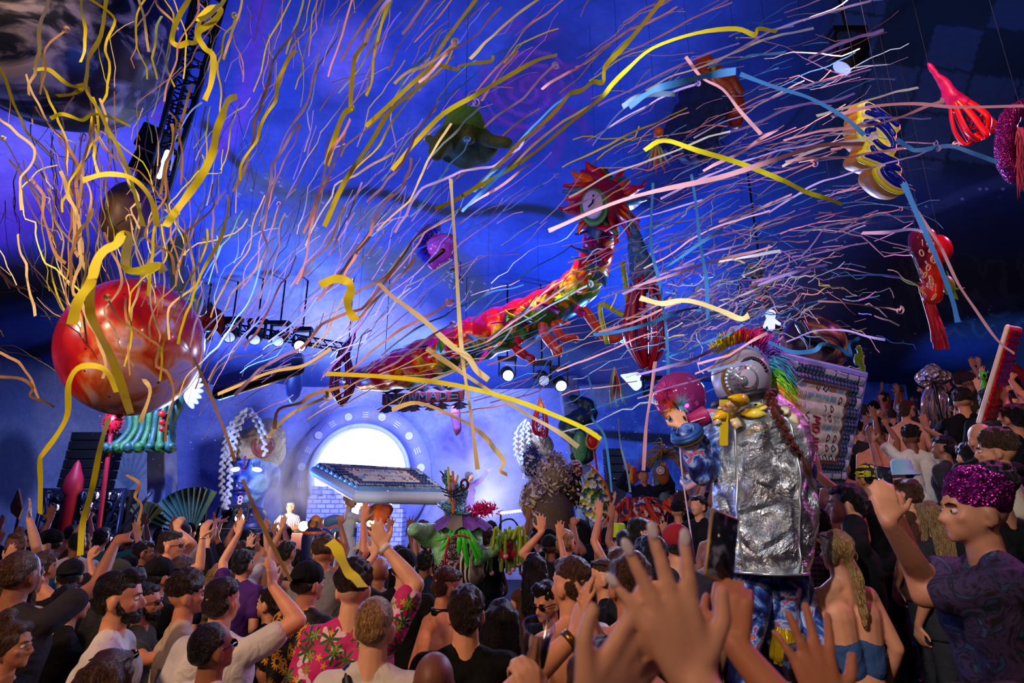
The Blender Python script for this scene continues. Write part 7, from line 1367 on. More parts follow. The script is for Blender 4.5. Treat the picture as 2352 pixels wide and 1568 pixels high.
for i in range(nr_):
    a_, b_ = P(Ls[i], pys[i], Yc), P(Rs[i], pys[i], Yc); cx, hw = (a_.x + b_.x) / 2, (b_.x - a_.x) / 2; dep = .12 + .13 * min(1, i / 12)
    for j in range(na):
        an = 2 * PI * j / na; f_ = 1 + .035 * math.sin(an * 7 + i * .15) + .02 * math.sin(an * 13 - i * .3); x, y = cx + hw * math.cos(an) * f_, Yc + dep * math.sin(an) * f_; z = a_.z + (.0 if i < nr_ - 1 else 0)
        k = mnoise.noise(Vector((x * 5, y * 5, z * 5))) * .022 + mnoise.noise(Vector((x * 16, y * 16, z * 11))) * .009; vs.append((x + math.cos(an) * k, y + math.sin(an) * k * 1.4, z))
g = G(); g.add(vs, [(i * na + j, i * na + (j + 1) % na, (i + 1) * na + (j + 1) % na, (i + 1) * na + j) for i in range(nr_ - 1) for j in range(na)]); g.add(vs[:na], [tuple(range(na))])
def pw(g, name, mat, smooth=True, label=None, sub=None):
    o = link(name, g.mesh(name, smooth) if isinstance(g, G) else g, sub or r, mat)
    if sub is None: o.scale = (1 / r.scale.x,) * 3; o.location = -Vector(r.location) / r.scale.x; 
    if sub is None and abs(r.rotation_euler.z) > 1e-6: Rz = Matrix.Rotation(-r.rotation_euler.z, 3, 'Z'); o.rotation_euler = (0, 0, -r.rotation_euler.z); o.location = Rz @ (-Vector(r.location) / r.scale.x)
    if label: o['label'] = label
    return o
cape = pw(g, 'foil_cape', FOIL); g = G(); g.tube([vs[(nr_ - 1) * na + j] for j in range(na)], .008, 6, closed=True); g.tube([vs[i * na + 44] for i in range(2, nr_)], .007, 6); g.tube([vs[i * na + 58] for i in range(10, nr_)], .005, 6); pw(g, 'seams', M('#c8ccd0', .3, .8), sub=cape)
hm = D(1702, 866, d0); hr = 66 * u
g = G(); g.ell(hm, (hr * .96, hr * 1.12, hr * 1.05), nu=36, nv=26); g.ell(hm + RT * 4 * u - UPV * 30 * u, (hr * .9, hr, hr * .5)); pw(g.solid('h', .01, 2), 'helmet', M('#a49cb4', .35, 0, .08), True)
g = G(); 
for k in range(12): a_ = -.2 + k * .2; p = hm - FORW * hr * 1.02 * math.cos(.35) + RT * (36 * math.cos(2.3 - a_) * u) + UPV * (44 * math.sin(2.3 - a_) * u + 6 * u); dd = (p - hm).normalized(); p = hm + Vector((dd.x * hr * .97, dd.y * hr * 1.12, dd.z * hr * 1.06)); g.ell(p, (5 * u, 4 * u, 5 * u), nu=10, nv=6)
pw(g, 'vent_dots', M('#14121a', .4)); 
sc = hm - FORW * hr * .92 - RT * 20 * u - UPV * 2 * u; nrm_ = (sc - hm).normalized(); a_, b_ = frame_of(nrm_)
g = G(); g.lathe(hm + nrm_ * hr * .86, [(0, 20 * u), (8 * u, 20 * u), (10 * u, 14 * u), (30 * u, 11 * u), (38 * u, 2 * u)], 30, nrm_); t = NT('mirror_disc'); v = t.coord(); t.col(t.ramp(t.noise(v, 14, 3, 2), [(.35, '#c8d4dc'), (.5, '#8ac0c8'), (.58, '#c03a80'), (.62, '#f0f0f4'), (.72, '#6a50a8')])); t.set(.15, .7); pw(g, 'mirrored_ear_disc', t.m)
g = G(); 
for k in range(14): q_ = k * .25 - .6; dd = a_ * math.cos(q_) + b_ * math.sin(q_); g.tube([hm + nrm_ * hr * .98 + dd * 12 * u, hm + nrm_ * hr * .93 + dd * 34 * u], [2 * u, 4 * u], 6, round_=True)
pw(g, 'disc_petals', M('#e4e8f0', .2, .4)); g = G(); g.tube([hm + nrm_ * hr * .80 + (a_ * math.cos(q_) + b_ * math.sin(q_)) * 42 * u for q_ in np.linspace(0, 2 * PI, 40)[:-1]], 4 * u, 8, closed=True); pw(g, 'zigzag_band', M('#8a6a34', .4, .5, .4, 40))
g = G(); pts = [hm + Vector((math.cos(q_) * hr * .95, math.sin(q_) * hr * 1.1, -.03 - 40 * u + .03 * math.cos(q_))) for q_ in np.linspace(0, 2 * PI, 40)[:-1]]; g.tube(pts, 9 * u, 10, closed=True); pw(g, 'black_neck_roll', M('#141218', .5))
# mohawk of rainbow fur: tufts along the crest
cols = ['#e8d018', '#f08020', '#e81c60', '#d020a0', '#7a50d0', '#3aa8d0', '#58c038', '#c8e018', '#f07830', '#e82880']; path = catmull(TD([(1652, 802, d0 - .02), (1690, 782, d0 - .02), (1738, 786, d0), (1772, 820, d0), (1780, 862, d0), (1786, 896, d0), (1792, 925, d0)]), 8); fr = random.Random(6); NB = len(cols)
for b_i in range(NB):
    g = G()
    for k in range(130):
        f_ = (b_i + fr.random() * 1.3) / NB; i = min(len(path) - 2, int(f_ * (len(path) - 1))); p = path[i] + Vector((fr.uniform(-.02, .02), fr.uniform(-.05, .05), fr.uniform(-.02, .02))); out_ = (p - hm).normalized(); dn = Vector((.35, fr.uniform(-.4, .4), -.9 if f_ > .45 else .1)); dd = (out_ * (1.0 if f_ < .5 else .45) + dn * (.5 if f_ < .5 else 1) + Vector((fr.uniform(-.3, .3),) * 3)).normalized(); L_ = fr.uniform(.05, .10) if f_ < .5 else fr.uniform(.10, .17)
        g.tube([p, p + dd * L_ * .5 + out_ * .01, p + dd * L_ - Vector((0, 0, .02))], [.006, .004, .0008], 4)
    pw(g, 'fur_tuft', M(cols[b_i], .6, 0, .15, 30))
g = G(); pr = catmull([path[int(len(path) * .75)], D(1782, 930, d0 - .08), D(1800, 975, d0 - .12), D(1822, 1015, d0 - .14), D(1842, 1050, d0 - .13)], 1)
r_keep = r
def pbraid(pts, rr, mat, name): 
    q = catmull([Vector(p) for p in pts], 24); g = G(); L = 0; nx = 0; k = 0
    for a, b in zip(q[:-1], q[1:]):
        L += (b - a).length
        if L >= nx:
            d = (b - a).normalized(); uu, vv = frame_of(d); sd = 1 if k % 2 else -1; rk = rr * (1 - .45 * L / 1.0); R = Matrix((uu, vv, d)).transposed() @ Euler((0, .7 * sd, 0)).to_matrix(); g.ell(a + uu * sd * rk * .45, (rk * .65, rk * .65, rk * 1.15), R, 10, 8); nx += rr * .95; k += 1
    for j in range(18): g.tube([q[-1], q[-1] + Vector((.04 + .02 * math.sin(j), .01 * math.cos(j * 2), -.09 - .01 * (j % 5)))], [.005, .001], 4)
    return pw(g, name, mat)
pbraid([D(1765, 905, d0 - .30), D(1780, 940, d0 - .40), D(1798, 980, d0 - .43), D(1818, 1020, d0 - .42), D(1838, 1045, d0 - .40)], .028, HAIR['red'], 'brown_braid')
YEL = grad_mat('yellow_plastic', [(.2, '#e8b010'), (.5, '#f0dc50'), (.8, '#e8e0b0')], 0, 1.2, 1.6, .2); IRI = NT('iridescent_film'); v = IRI.coord(); IRI.col(IRI.ramp(IRI.noise(v, 12, 3, 2), [(.35, '#e88a50'), (.5, '#f0e8d0'), (.62, '#e8d030'), (.7, '#e8a0b8')])); IRI.set(.15, .2); IRI = IRI.m
for k, (x, y, x1, y1, w_) in enumerate([(1690, 940, 1636, 962, 34), (1700, 930, 1648, 938, 30), (1720, 922, 1672, 912, 26), (1740, 925, 1756, 942, 30), (1700, 950, 1760, 950, 26), (1690, 955, 1690, 985, 34), (1660, 950, 1640, 975, 26), (1795, 940, 1836, 978, 22), (1785, 935, 1812, 950, 20)]):
    a_ = D(x, y, d0 - .24); b_ = D(x1, y1, d0 - .30); dd = b_ - a_; g0 = G(); uu = Vector(dd).normalized(); sd = uu.cross(FORW).normalized(); vs_ = []
    for i in range(6):
        t_ = i / 5; ww = w_ * u * math.sin(PI * (.15 + .8 * t_)) * .55; c_ = a_.lerp(b_, t_) - FORW * .03 * math.sin(PI * t_); vs_ += [c_ - sd * ww, c_ - FORW * .012, c_ + sd * ww, c_ + FORW * .004]
    g0.add(vs_, [(4 * i + j, 4 * i + (j + 1) % 4, 4 * i + 4 + (j + 1) % 4, 4 * i + 4 + j) for i in range(5) for j in range(4)]); pw(g0, 'collar_petal', YEL if k not in (1, 5, 6) else IRI)
S, E, Wp, dh, nh = K['A'][-1]; MM = Matrix.Translation(root) @ Matrix.Scale(s_, 4); wr = MM @ Wp; el = MM @ E; ax = (wr - el).normalized()
g = G(); g.tube([el + (wr - el) * .02, el.lerp(wr, .5), el.lerp(wr, .82)], [.085, .078, .062], 16, round_=True); pw(g.solid('slv', .01, 2, fn=wob(.012, 14)), 'puffed_sleeve', GAL)
for f_, rr, mt, nm in ((.86, .082, M('#18386a', .5), 'blue_cuff'), (.80, .074, M('#d8c040', .5), 'yellow_cuff'), (.92, .074, M('#2050a0', .5), 'blue_cuff')):
    g = G(); o = el.lerp(wr, f_); a_, b_ = frame_of(ax); g.tube([o + a_ * rr * math.cos(q_) + b_ * rr * math.sin(q_) for q_ in np.linspace(0, 2 * PI, 24)[:-1]], .018, 10, closed=True); pw(g, nm, mt)
g = G(); a_ = D(1662, 925, d0 - .26); b_ = D(1668, 1025, d0 - .24); g.prism([(-.022, -.13), (.022, -.13), (.026, .13), (-.022, .13)], (D(1662, 970, d0 - .30)), RT, UPV, .015); pw(g, 'yellow_shoulder_stripe', M('#e0c020', .4), False)
# gold satin bloomers over the stilts, with the leggings above
t = NT('gold_satin'); v = t.coord((1, 1, .25)); t.col(t.mix(t.noise(v, 16, 3), '#8a6a08', '#e0b818')); t.bump(t.noise(v, 26, 2), .8, .04); t.set(.25, .5); GOLD = t.m
for k, (ax_, ay, bx_, by, wa, wb) in enumerate([(1808, 1428, 1822, 1525, 26, 46), (1712, 1490, 1716, 1580, 24, 40)]):
    a_, b_ = P(ax_, ay, root.y + .02), P(bx_, by, root.y + .05); uw = pxr(3.3); vs_ = []; n1_, n2_ = 14, 60
    for i in range(n1_):
        f_ = i / (n1_ - 1); c_ = a_.lerp(b_, f_); w_ = (wa + (wb - wa) * math.sin(f_ * PI * .5)) * uw * (1 if i < n1_ - 2 else .8)
        for j in range(n2_): an = 2 * PI * j / n2_; q_ = 1 + (.10 * f_ + .02) * math.sin(an * 15 + math.sin(an * 3) * 2); vs_.append((c_.x + w_ * math.cos(an) * q_, c_.y + w_ * .8 * math.sin(an) * q_, c_.z))
    g = G(); g.add(vs_, [(i * n2_ + j, i * n2_ + (j + 1) % n2_, (i + 1) * n2_ + (j + 1) % n2_, (i + 1) * n2_ + j) for i in range(n1_ - 1) for j in range(n2_)]); bl = pw(g, 'gold_bloomer', GOLD); g = G(); g.tube([Vector(vs_[j]) + Vector((0, 0, .008)) for j in range(n2_)], .014, 8, closed=True); pw(g, 'gathered_ruff', GOLD, sub=bl)
    g = G(); g.cap(b_, (b_.x, b_.y, .05), .045, .035); pw(g, 'stilt', M('#303034', .4, .5)); g = G(); hip = P(1750 + (20 if k == 0 else -20), 1290, root.y); g.tube([hip, hip.lerp(a_, .5), a_], [.13, .115, .08], 16, round_=True); pw(g.solid('lg', .012, 2, fn=wob(.02, 9)), 'galaxy_legging', GAL)
# feather boa and megaphone in the raised hand
c = D(1560, 930, 3.6)
r = thing('feather_duster', 'red, yellow and pale blue feather duster in the raised hand before the pink bubble', 'feather duster', c)
for nm, (px, py), col in (('red_feathers', (1530, 915), '#e01c30'), ('yellow_feathers', (1543, 935), '#f0b020'), ('blue_feathers', (1562, 930), '#7ac0dc'), ('blue_feathers', (1556, 958), '#8accdc'), ('pink_feathers', (1535, 900), '#d83aa0')):
    g = G(); o = D(px, py, 3.62)
    for k in range(170): dd = Vector((fr.gauss(0, 1), fr.gauss(0, 1) * .6, fr.gauss(0, 1))).normalized(); q_ = o + dd * .012; g.add([q_ - RT * .003, q_ + RT * .003, q_ + dd * fr.uniform(.05, .09)], [(0, 1, 2)])
    wo(g, nm, M(col, .7), r, False)
g = G(); g.cap(wr + Vector((0, -.02, .06)), D(1548, 925, 3.62), .007); wo(g, 'handle', BLK, r)
a_, b_ = D(1578, 968, 3.4), D(1622, 952, 3.42); r = thing('magenta_cup', 'tilted magenta paper cup with pale stripes beside the feather duster', 'cup', a_); ax = (b_ - a_).normalized(); g = G(); g.lathe(a_, [(.034, 0), (.055, .12), (.058, .122), (.052, .118), (.031, .004), (0, .004)], 26, ax); wo(g, 'wall', M('#a01c60', .4), r); g = G(); [g.box(a_ + ax * (.035 + .022 * k) - FORW * (.043 + .003 * k), (.05, .004, .007), Euler((0, -.3, 0))) for k in range(3)]; wo(g, 'pale_stripes', M('#d8b0c0', .5), r, False)
# ---------------- green costume with the glittering witch hat
d1 = 6.1; hc = D(1046, 1160, d1); s1 = 1.08; root = Vector((hc.x, hc.y, hc.z - 1.665 * s1)); u = pxr(d1)
K = kit(L='upbent' if False else dict(w=(D(984, 1248, 5.95) - root) / s1, d=(.5, .3, .6), n=(0, 1, 0), style='relaxed', pole=(-.5, -.4, -1)), R=dict(w=(D(1150, 1256, 5.95) - root) / s1, d=(1, .2, .1), n=(0, 0, -1), style='grip', pole=(.2, -.5, -1)), voxel=.0115, top='long', face=False, build=1.05, sh=1.1)
t = NT('green_satin'); v = t.coord(); t.col(t.mix(t.noise(v, 4, 3), '#5aa868', '#a4e4ac')); t.bump(t.noise(v, 8, 4, 1), .7, .06); t.set(.4); GSAT = t.m
r = dress(K, root, 0, s1, 'performer in green satin with glittering teal witch hat and patched back bustle', 0, None, 'brown', GSAT, GSAT, topname='green_shirt', name='costumed_performer')
t = NT('glitter'); v = t.coord(); t.col(t.ramp(t.vor(v, 90, out='Color'), [(.2, '#0c4a5a'), (.55, '#2a90a8'), (.85, '#b8f0f8')])); t.bump(t.vor(v, 90), .6, .01); t.set(.35, .15); GLT = t.m
g = G(); g.tube(catmull(TD([(1046, 1170, d1), (1048, 1150, d1 - .02), (1050, 1130, d1 + .02), (1034, 1108, d1), (1026, 1084, d1)])), [26 * u, 26 * u, 25 * u, 24 * u, 23 * u, 22 * u] + [21 * u] * 6 + [19 * u] * 6 + [14 * u] * 5 + [6 * u] * 2, 18, round_=True); g.ell(D(1046, 1170, d1), (44 * u, 40 * u, 12 * u), Euler((0, .35, 0))); g.ell(D(1062, 1128, d1), (16 * u, 15 * u, 16 * u)); pw(g.solid('hat', .014, 2, fn=wob(.03, 7)), 'glitter_witch_hat', GLT)
for k, (x0, y0, x1, y1, c1, c2) in enumerate([(1029, 1074, 1033, 1152, '#e8401c', '#c8e018'), (1040, 1084, 1041, 1176, '#5a30a0', '#f07820'), (1052, 1092, 1046, 1108, '#e02040', '#c8e018'), (1012, 1082, 1020, 1092, '#f0a020', '#202020')]):
    g = G(); g.tube(catmull(TD([(x0, y0, d1 - .10), ((x0 + x1) / 2 + 1, (y0 + y1) / 2, d1 - .16), (x1, y1, d1 - .17)])), 3.0 * u, 8, round_=True, flat=.4); pw(g, 'ribbon', grad_mat('ribbon_print', [(.3, c2), (.5, c1), (.8, c2)], 2, root.z + 1.55 * s1, root.z + 2.0 * s1, .4, .4, 9))
g = G(); g.tube([D(1067 + 8 * math.cos(q_), 1112 + 11 * math.sin(q_), d1 - .12) for q_ in np.linspace(0, 2 * PI, 20)[:-1]], 3 * u, 8, closed=True); pw(g, 'goggle_ring', M('#5a2c20', .3)); g = G()
for k in range(3): g.tube(catmull(TD([(1012 + k * 4, 1120 + k * 8, d1 - .14), (1038, 1128 + k * 6, d1 - .19), (1066, 1112 + k * 12, d1 - .15)])), 1.6 * u, 6)
pw(g, 'black_straps', BLK)
t = NT('purple_ruffle'); v = t.coord(); t.col(t.mix(t.noise(v, 9, 4), '#4a2a80', '#8a5ac0')); t.bump(t.noise(v, 24, 3), .6, .03); t.set(.6); n2_ = 84; vs_ = []; cc = D(1058, 1192, d1); 
for i in range(6):
    for j in range(n2_): an = 2 * PI * j / n2_; R_ = (24 + 50 * (i / 5)) * u; vs_.append((cc.x + R_ * math.cos(an), cc.y + R_ * .8 * math.sin(an), cc.z + (14 - 34 * (i / 5) ** 1.2) * u + .02 * (i / 5) * math.sin(an * 12)))
g = G(); g.add(vs_, [(i * n2_ + j, i * n2_ + (j + 1) % n2_, (i + 1) * n2_ + (j + 1) % n2_, (i + 1) * n2_ + j) for i in range(5) for j in range(n2_)]); cl = pw(g, 'purple_collar', t.m); g = G(); a_ = vs_; fs_ = [k_ for k_ in range(60, 66)]; g.add([Vector(vs_[i * n2_ + j]) - Vector((0, .012, -.004)) for i in range(6) for j in range(58, 66)], [(i * 8 + j, i * 8 + j + 1, (i + 1) * 8 + j + 1, (i + 1) * 8 + j) for i in range(5) for j in range(7)]); pw(g, 'grey_patch', M('#7a746c', .7), sub=cl)
g = G()
for k in range(260): q_ = D(1108 + fr.gauss(0, 15), 1170 + fr.gauss(0, 6), d1 - .05); dd = Vector((fr.gauss(0, 1), fr.gauss(0, 1), fr.gauss(.4, 1))).normalized(); g.tube([q_, q_ + dd * .07], [.008, .001], 4)
pw(g, 'pink_fur_trim', M('#e81080', .7)); 
hp = D(1058, 1290, d1 - .15); g = G(); g.ell(hp, (62 * u, 44 * u, 66 * u), nu=40, nv=28); t = NT('patchwork'); v = t.coord(); s2 = t.n('ShaderNodeSeparateXYZ'); t.l(v, s2.inputs[0]); leo = t.ramp(t.vor(v, 26, 'F1'), [(.25, '#140810'), (.36, '#d8a8b8'), (.46, '#2a0c18'), (.6, '#200810')]); zeb = t.mix(t.math('GREATER_THAN', t.wave(v, 7, 5, 2), .5), '#0c0c0e', '#e0dce0')
x_ = s2.outputs[0]; m1 = t.math('GREATER_THAN', x_, hp.x + 2 * u); m2 = t.math('GREATER_THAN', x_, hp.x + 24 * u); m3 = t.math('GREATER_THAN', x_, hp.x + 50 * u); t.col(t.mix(m3, t.mix(m2, t.mix(m1, leo, zeb), '#9a9490'), zeb)); t.set(.7); pw(g.solid('b', .016, 2, fn=wob(.03, 4)), 'patched_bustle', t.m)
for k, (x0, x1, y1) in enumerate([(1040, 1000, 1240), (1048, 1012, 1262), (1056, 1054, 1270), (1064, 1098, 1286), (1072, 1106, 1278), (1060, 1074, 1300), (1036, 1024, 1250)]):
    g = G(); g.tube(catmull(TD([(x0, 1212, d1 - .2), ((x0 * 1.3 + x1 * .7) / 2, 1232, d1 - .42), (x1, y1, d1 - .46)])), [3.5 * u] * 7 + [5.5 * u] * 5 + [3 * u], 8, round_=True, flat=.5); pw(g, 'green_strip', M('#3ac828', .4, 0, .2, 6))
g = G(); g.tube(catmull(TD([(1012, 1236, d1 - .3), (1030, 1232, d1 - .45), (1024, 1270, d1 - .47), (1022, 1310, d1 - .4)])), 2 * u, 6); g.tube(catmull(TD([(1028, 1236, d1 - .36), (1060, 1228, d1 - .45), (1096, 1246, d1 - .42)])), 2 * u, 6); pw(g, 'red_piping', M('#d01c30', .4))
# stilts of the green performer
g = G(); 
for sx in (-.12, .12): g.cap((root.x + sx, root.y, .03), (root.x + sx, root.y, root.z + .1), .05)
pw(g, 'stilts', M('#303034', .4, .5))
# bag of green tentacles with bobbles
c = D(1170, 1240, 5.9); u = pxr(5.9); r = thing('tentacle_bag', 'bag bristling with lime tentacles and pink bobbles held out by the green performer', 'bag', c); g = G(); g.ell(D(1168, 1262, 5.9), (22 * u, 18 * u, 26 * u)); wo(g.solid('b', .014, 1, fn=wob(.02, 9)), 'red_pouch', M('#b81848', .5, 0, .3, 8), r); g = G(); g.tube(catmull(TD([(1148, 1232, 5.9), (1150, 1200, 5.9), (1175, 1192, 5.9), (1190, 1210, 5.9), (1188, 1240, 5.9)])), 2 * u, 6); wo(g, 'hoop', BLK, r)
for k in range(26):
    x = 1128 + k * 3.4 + fr.uniform(-3, 3); y1 = 1270 + fr.uniform(-16, 44); dd = 5.9 + fr.uniform(-.25, .2); g = G(); g.tube(catmull(TD([(1168 + (x - 1168) * .4, 1236, dd), (1168 + (x - 1168) * .85, 1222 + fr.uniform(-14, 14), dd), (x, 1245, dd), (x + fr.uniform(-4, 4), y1, dd)])), 3.3 * u, 8, round_=True); o = wo(g, 'tentacle', M(['#7a9a1c', '#5a8a28', '#98b030'][k % 3], .6, 0, .2, 12), r)
    if k % 3 == 0: g = G(); g.ell(D(x, y1 + 5, dd), 5.5 * u); wo(g, 'bobble', M('#d88a9a', .7), r, sub=o)
# ---------------- white coated performer
d2 = 11.0; hc = D(803, 1152, d2); s2_ = 1.05; root = Vector((hc.x, hc.y, hc.z - 1.665 * s2_)); u = pxr(d2); Rz = Matrix.Rotation(-1.2, 3, 'Z').inverted()
WHT = cloth_mat('#c8c6cc', 'pale_coat', bs=12); K = kit(L=dict(w=(Rz @ (D(872, 1192, 10.7) - root)) / s2_, d=(Rz @ Vector((1, 0, .3))), n=(0, 1, 0), style='relaxed', pole=(0, 0, -1)), R=dict(w=(Rz @ (D(862, 1186, 11.2) - root)) / s2_, d=(Rz @ Vector((1, 0, .5))), n=(0, 1, 0), style='relaxed', pole=(0, 0, -1)), voxel=.0115, top='long', face=False)
r = dress(K, root, -1.2, s2_, 'white-haired performer in long white coat lifting the flat patterned mattress', 3, 'curly', 'white', WHT, WHT, topname='white_coat', name='costumed_performer'); g = G(); g.lathe((0, 0, 0), [(.20, 1.05), (.22, .8), (.27, .45), (.30, .25), (.28, .25), (.18, 1.0)], 30, sx=1, sy=.8); g.obj('coat_skirt', WHT, r)
g = G(); g.ell((0, .10, 1.625), (.03, .03, .03)); g.obj('red_clown_nose', M('#a0142c', .4), r); g = G(); g.box((0, 0, -root.z / 2 / s2_), (.5, .5, root.z / s2_)); g.obj('stilt_box', BLK, r, False)
g = G(); c = D(868, 1190, 10.4); q_ = [(-26, 24), (-6, 36), (28, 30), (34, 20), (18, -8), (-2, -30), (-22, -34), (-34, -28), (-24, 0)]; u = pxr(10.4); r = thing('orange_cape_prop', 'orange and brown flared cloth prop in front of the white coat', 'prop', c); g.prism([(a_ * u, b_ * u) for a_, b_ in q_], c, RT, UPV, .12); wo(g.solid('o', .02, 2, fn=wob(.06, 3)), 'cloth', grad_mat('orange_cloth', [(.2, '#5a1c08'), (.45, '#d8580c'), (.8, '#b8400c')], 0, c.x - .25, c.x + .3, .5, .5), r); g = G(); g.cap((c.x, c.y + .05, .3), c - UPV * 30 * u, .03); wo(g, 'pole', BLK, r)
# jellyfish prop, its bearer's arm and the green alien
c = D(2142, 866, 8.0); u = pxr(8.0); r = thing('jellyfish_prop', 'shimmering clear plastic jellyfish with trailing ribbons held over the right-hand crowd', 'prop', c); t = NT('clear_film'); v = t.coord(); t.col(t.ramp(t.noise(v, 9, 4, 2), [(.4, '#e8e4ff'), (.6, '#ffe0c8')])); t.bump(t.noise(v, 14, 4, 1), 1, .06); t.bump(t.vor(v, 16), 1.0, .08); t.set(.16, .65); FILM = t.m
g = G(); g.ell(c, (29 * u, 29 * u, 25 * u)); g.ell(c + UPV * 12 * u, (20 * u, 20 * u, 20 * u)); wo(g.solid('j', .02, 1, fn=wob(.10, 5)), 'film_dome', FILM, r)
for k in range(20): x = 2118 + k * 3.2; g = G(); pts = catmull(TD([(2130 + k * 1.4, 885, 8 + .03 * (k % 5)), (x, 915, 8), (x + 3 * math.sin(k), 945, 8), (x + 5, 968 + 12 * math.sin(k * 2), 8.02)]), 4); g.ribbon(pts, .035, twist=4, tw=k); wo(g, 'ribbon_tentacle', M(['#c8a8c8', '#e8c8b0', '#8a7ac0'][k % 3], .2, .5), r, False)
g = G(); g.cap((c.x, c.y, ground(c.x, c.y) + .5), c, .02); wo(g, 'pole', BLK, r)
Kj = kit(L='down', R='pointup', voxel=.0115, face=False, top='long'); p = D(2150, 905, 8.3); dress(Kj, (p.x, p.y, p.z - 1.66), .2, 1.0, 'person in denim blue sleeves pointing up beside the jellyfish prop', 1, 'short', 'black', 'denim blue', 'navy')
c = D(2259, 862, 6.4); u = pxr(6.4); r = thing('alien_balloon', 'small lime green alien doll held beside the red air mattress', 'toy', c); g = G(); g.ell(c, (9 * u, 8 * u, 12 * u)); g.cap(c - UPV * 14 * u, c - UPV * 46 * u, 5 * u, 6 * u); g.cap(c - UPV * 20 * u, c - UPV * 34 * u - RT * 8 * u, 2.4 * u); g.cap(c - UPV * 20 * u, c - UPV * 34 * u + RT * 8 * u, 2.4 * u); wo(g.solid('a', .012, 1), 'body', M('#58c83a', .4), r); g = G()
for s in (-1, 1): g = G(); g.ell(c + RT * s * 4 * u - FORW * 7 * u, (3 * u, 1.5 * u, 4 * u)); wo(g, 'black_eye', M('#050505', .1, 0, 0), r)
g = G(); g.cap(c - UPV * 44 * u, (c.x, c.y, ground(c.x, c.y) + 1.0), .012); wo(g, 'stick', BLK, r)
r = thing('light_streak_tube', 'short white glowing tube lamp on the blue curtain below the valance', 'lamp', D(2042, 934, 14)); g = G(); g.cap(D(2030, 940, 14), D(2052, 931, 14), .05); wo(g, 'tube', EM('#e8d8ff', 8), r); g = G(); g.cap(D(2041, 936, 14), (13.35, D(2041, 936, 14).y, D(2041, 936, 14).z), .015); wo(g, 'bracket', BLK, r)
# ================================================================== paper streamers in flight
def paper(c, rough=.6):
    t = NT('streamer_paper'); v = t.coord(); cc = [int(c[i:i+2], 16) / 255 for i in (1, 3, 5)]; t.col(t.mix(t.noise(v, 6, 2), tuple(x * .85 for x in cc), tuple(min(1, x * 1.12) for x in cc))); t.set(rough); return t.m
PAP = {'yellow': paper('#ffe41c'), 'cream': paper('#ecd49a'), 'tan': paper('#b08a5e'), 'pink': paper('#e4a8bc'), 'lilac': paper('#b49ae6'), 'blue': paper('#3a86d8'), 'pale blue': paper('#9cc0f6'), 'white': paper('#f0eef6')}
_pts, _ang = zip(*[((100, 400), 100), ((250, 300), 96), ((250, 700), 98), ((450, 100), 82), ((450, 400), 84), ((550, 550), 76), ((650, 200), 74), ((700, 560), 64), ((850, 300), 62), ((900, 450), 48), ((800, 700), 46), ((1000, 100), 52), ((1100, 350), 44), ((1150, 560), 34), ((1300, 200), 36), ((1500, 80), 24),
                     ((1400, 350), 30), ((1600, 300), 22), ((1500, 500), 26), ((1800, 120), 16), ((1900, 400), 18), ((1700, 600), 14), ((1950, 560), 8), ((2000, 680), -12), ((1450, 800), 18), ((1700, 740), 32), ((1000, 900), 12), ((600, 850), 30), ((100, 750), 130), ((350, 850), 90)])
_pts = np.array(_pts, float); _ang = np.radians(_ang)
def flow(x, y):
    w = 1 / (60 ** 2 + (_pts[:, 0] - x) ** 2 + (_pts[:, 1] - y) ** 2) ** 1.6; return math.atan2((w * np.sin(_ang)).sum(), (w * np.cos(_ang)).sum())
rs = random.Random(99)
def path(x, y, L, kink=.25, step=26):
    out = [(x, y)]; n = max(3, int(L / step)); off = rs.gauss(0, .14); k = 0; st = L / n
    for i in range(n):
        if rs.random() < .3: k = rs.gauss(0, kink)
        off = off * .75 + rs.gauss(0, kink * .5); a = flow(x, y) + off + k; x += st * math.cos(a); y -= st * math.sin(a); out.append((x, y))
    return out
def rib(g, pts2, d, w, dd=0, tw=None, n=3):
    p3 = catmull([D(x, y, d + dd * i / len(pts2)) for i, (x, y) in enumerate(pts2)], n) if n > 1 else [D(x, y, d + dd * i / len(pts2)) for i, (x, y) in enumerate(pts2)]
    tw = rs.uniform(0, PI) if tw is None else tw; k = len(p3); vs = []; tr = rs.gauss(0, 2.2)
    for i, p in enumerate(p3):
        t_ = (p3[min(i + 1, k - 1)] - p3[max(i - 1, 0)]).normalized(); vd = (p - Vector((0, 0, CAMZ))).normalized(); u_ = t_.cross(vd); u_ = u_.normalized() if u_.length > 1e-4 else RT; n_ = u_.cross(t_).normalized()
        a = .9 * math.sin(tw + tr * i / k * 1.6 + .35 * math.sin(i * .8)); s_ = (u_ * math.cos(a) + n_ * math.sin(a)) * w / 2; vs += [p - s_, p + s_]
    g.add(vs, [(2 * i, 2 * i + 1, 2 * i + 3, 2 * i + 2) for i in range(k - 1)]); return g
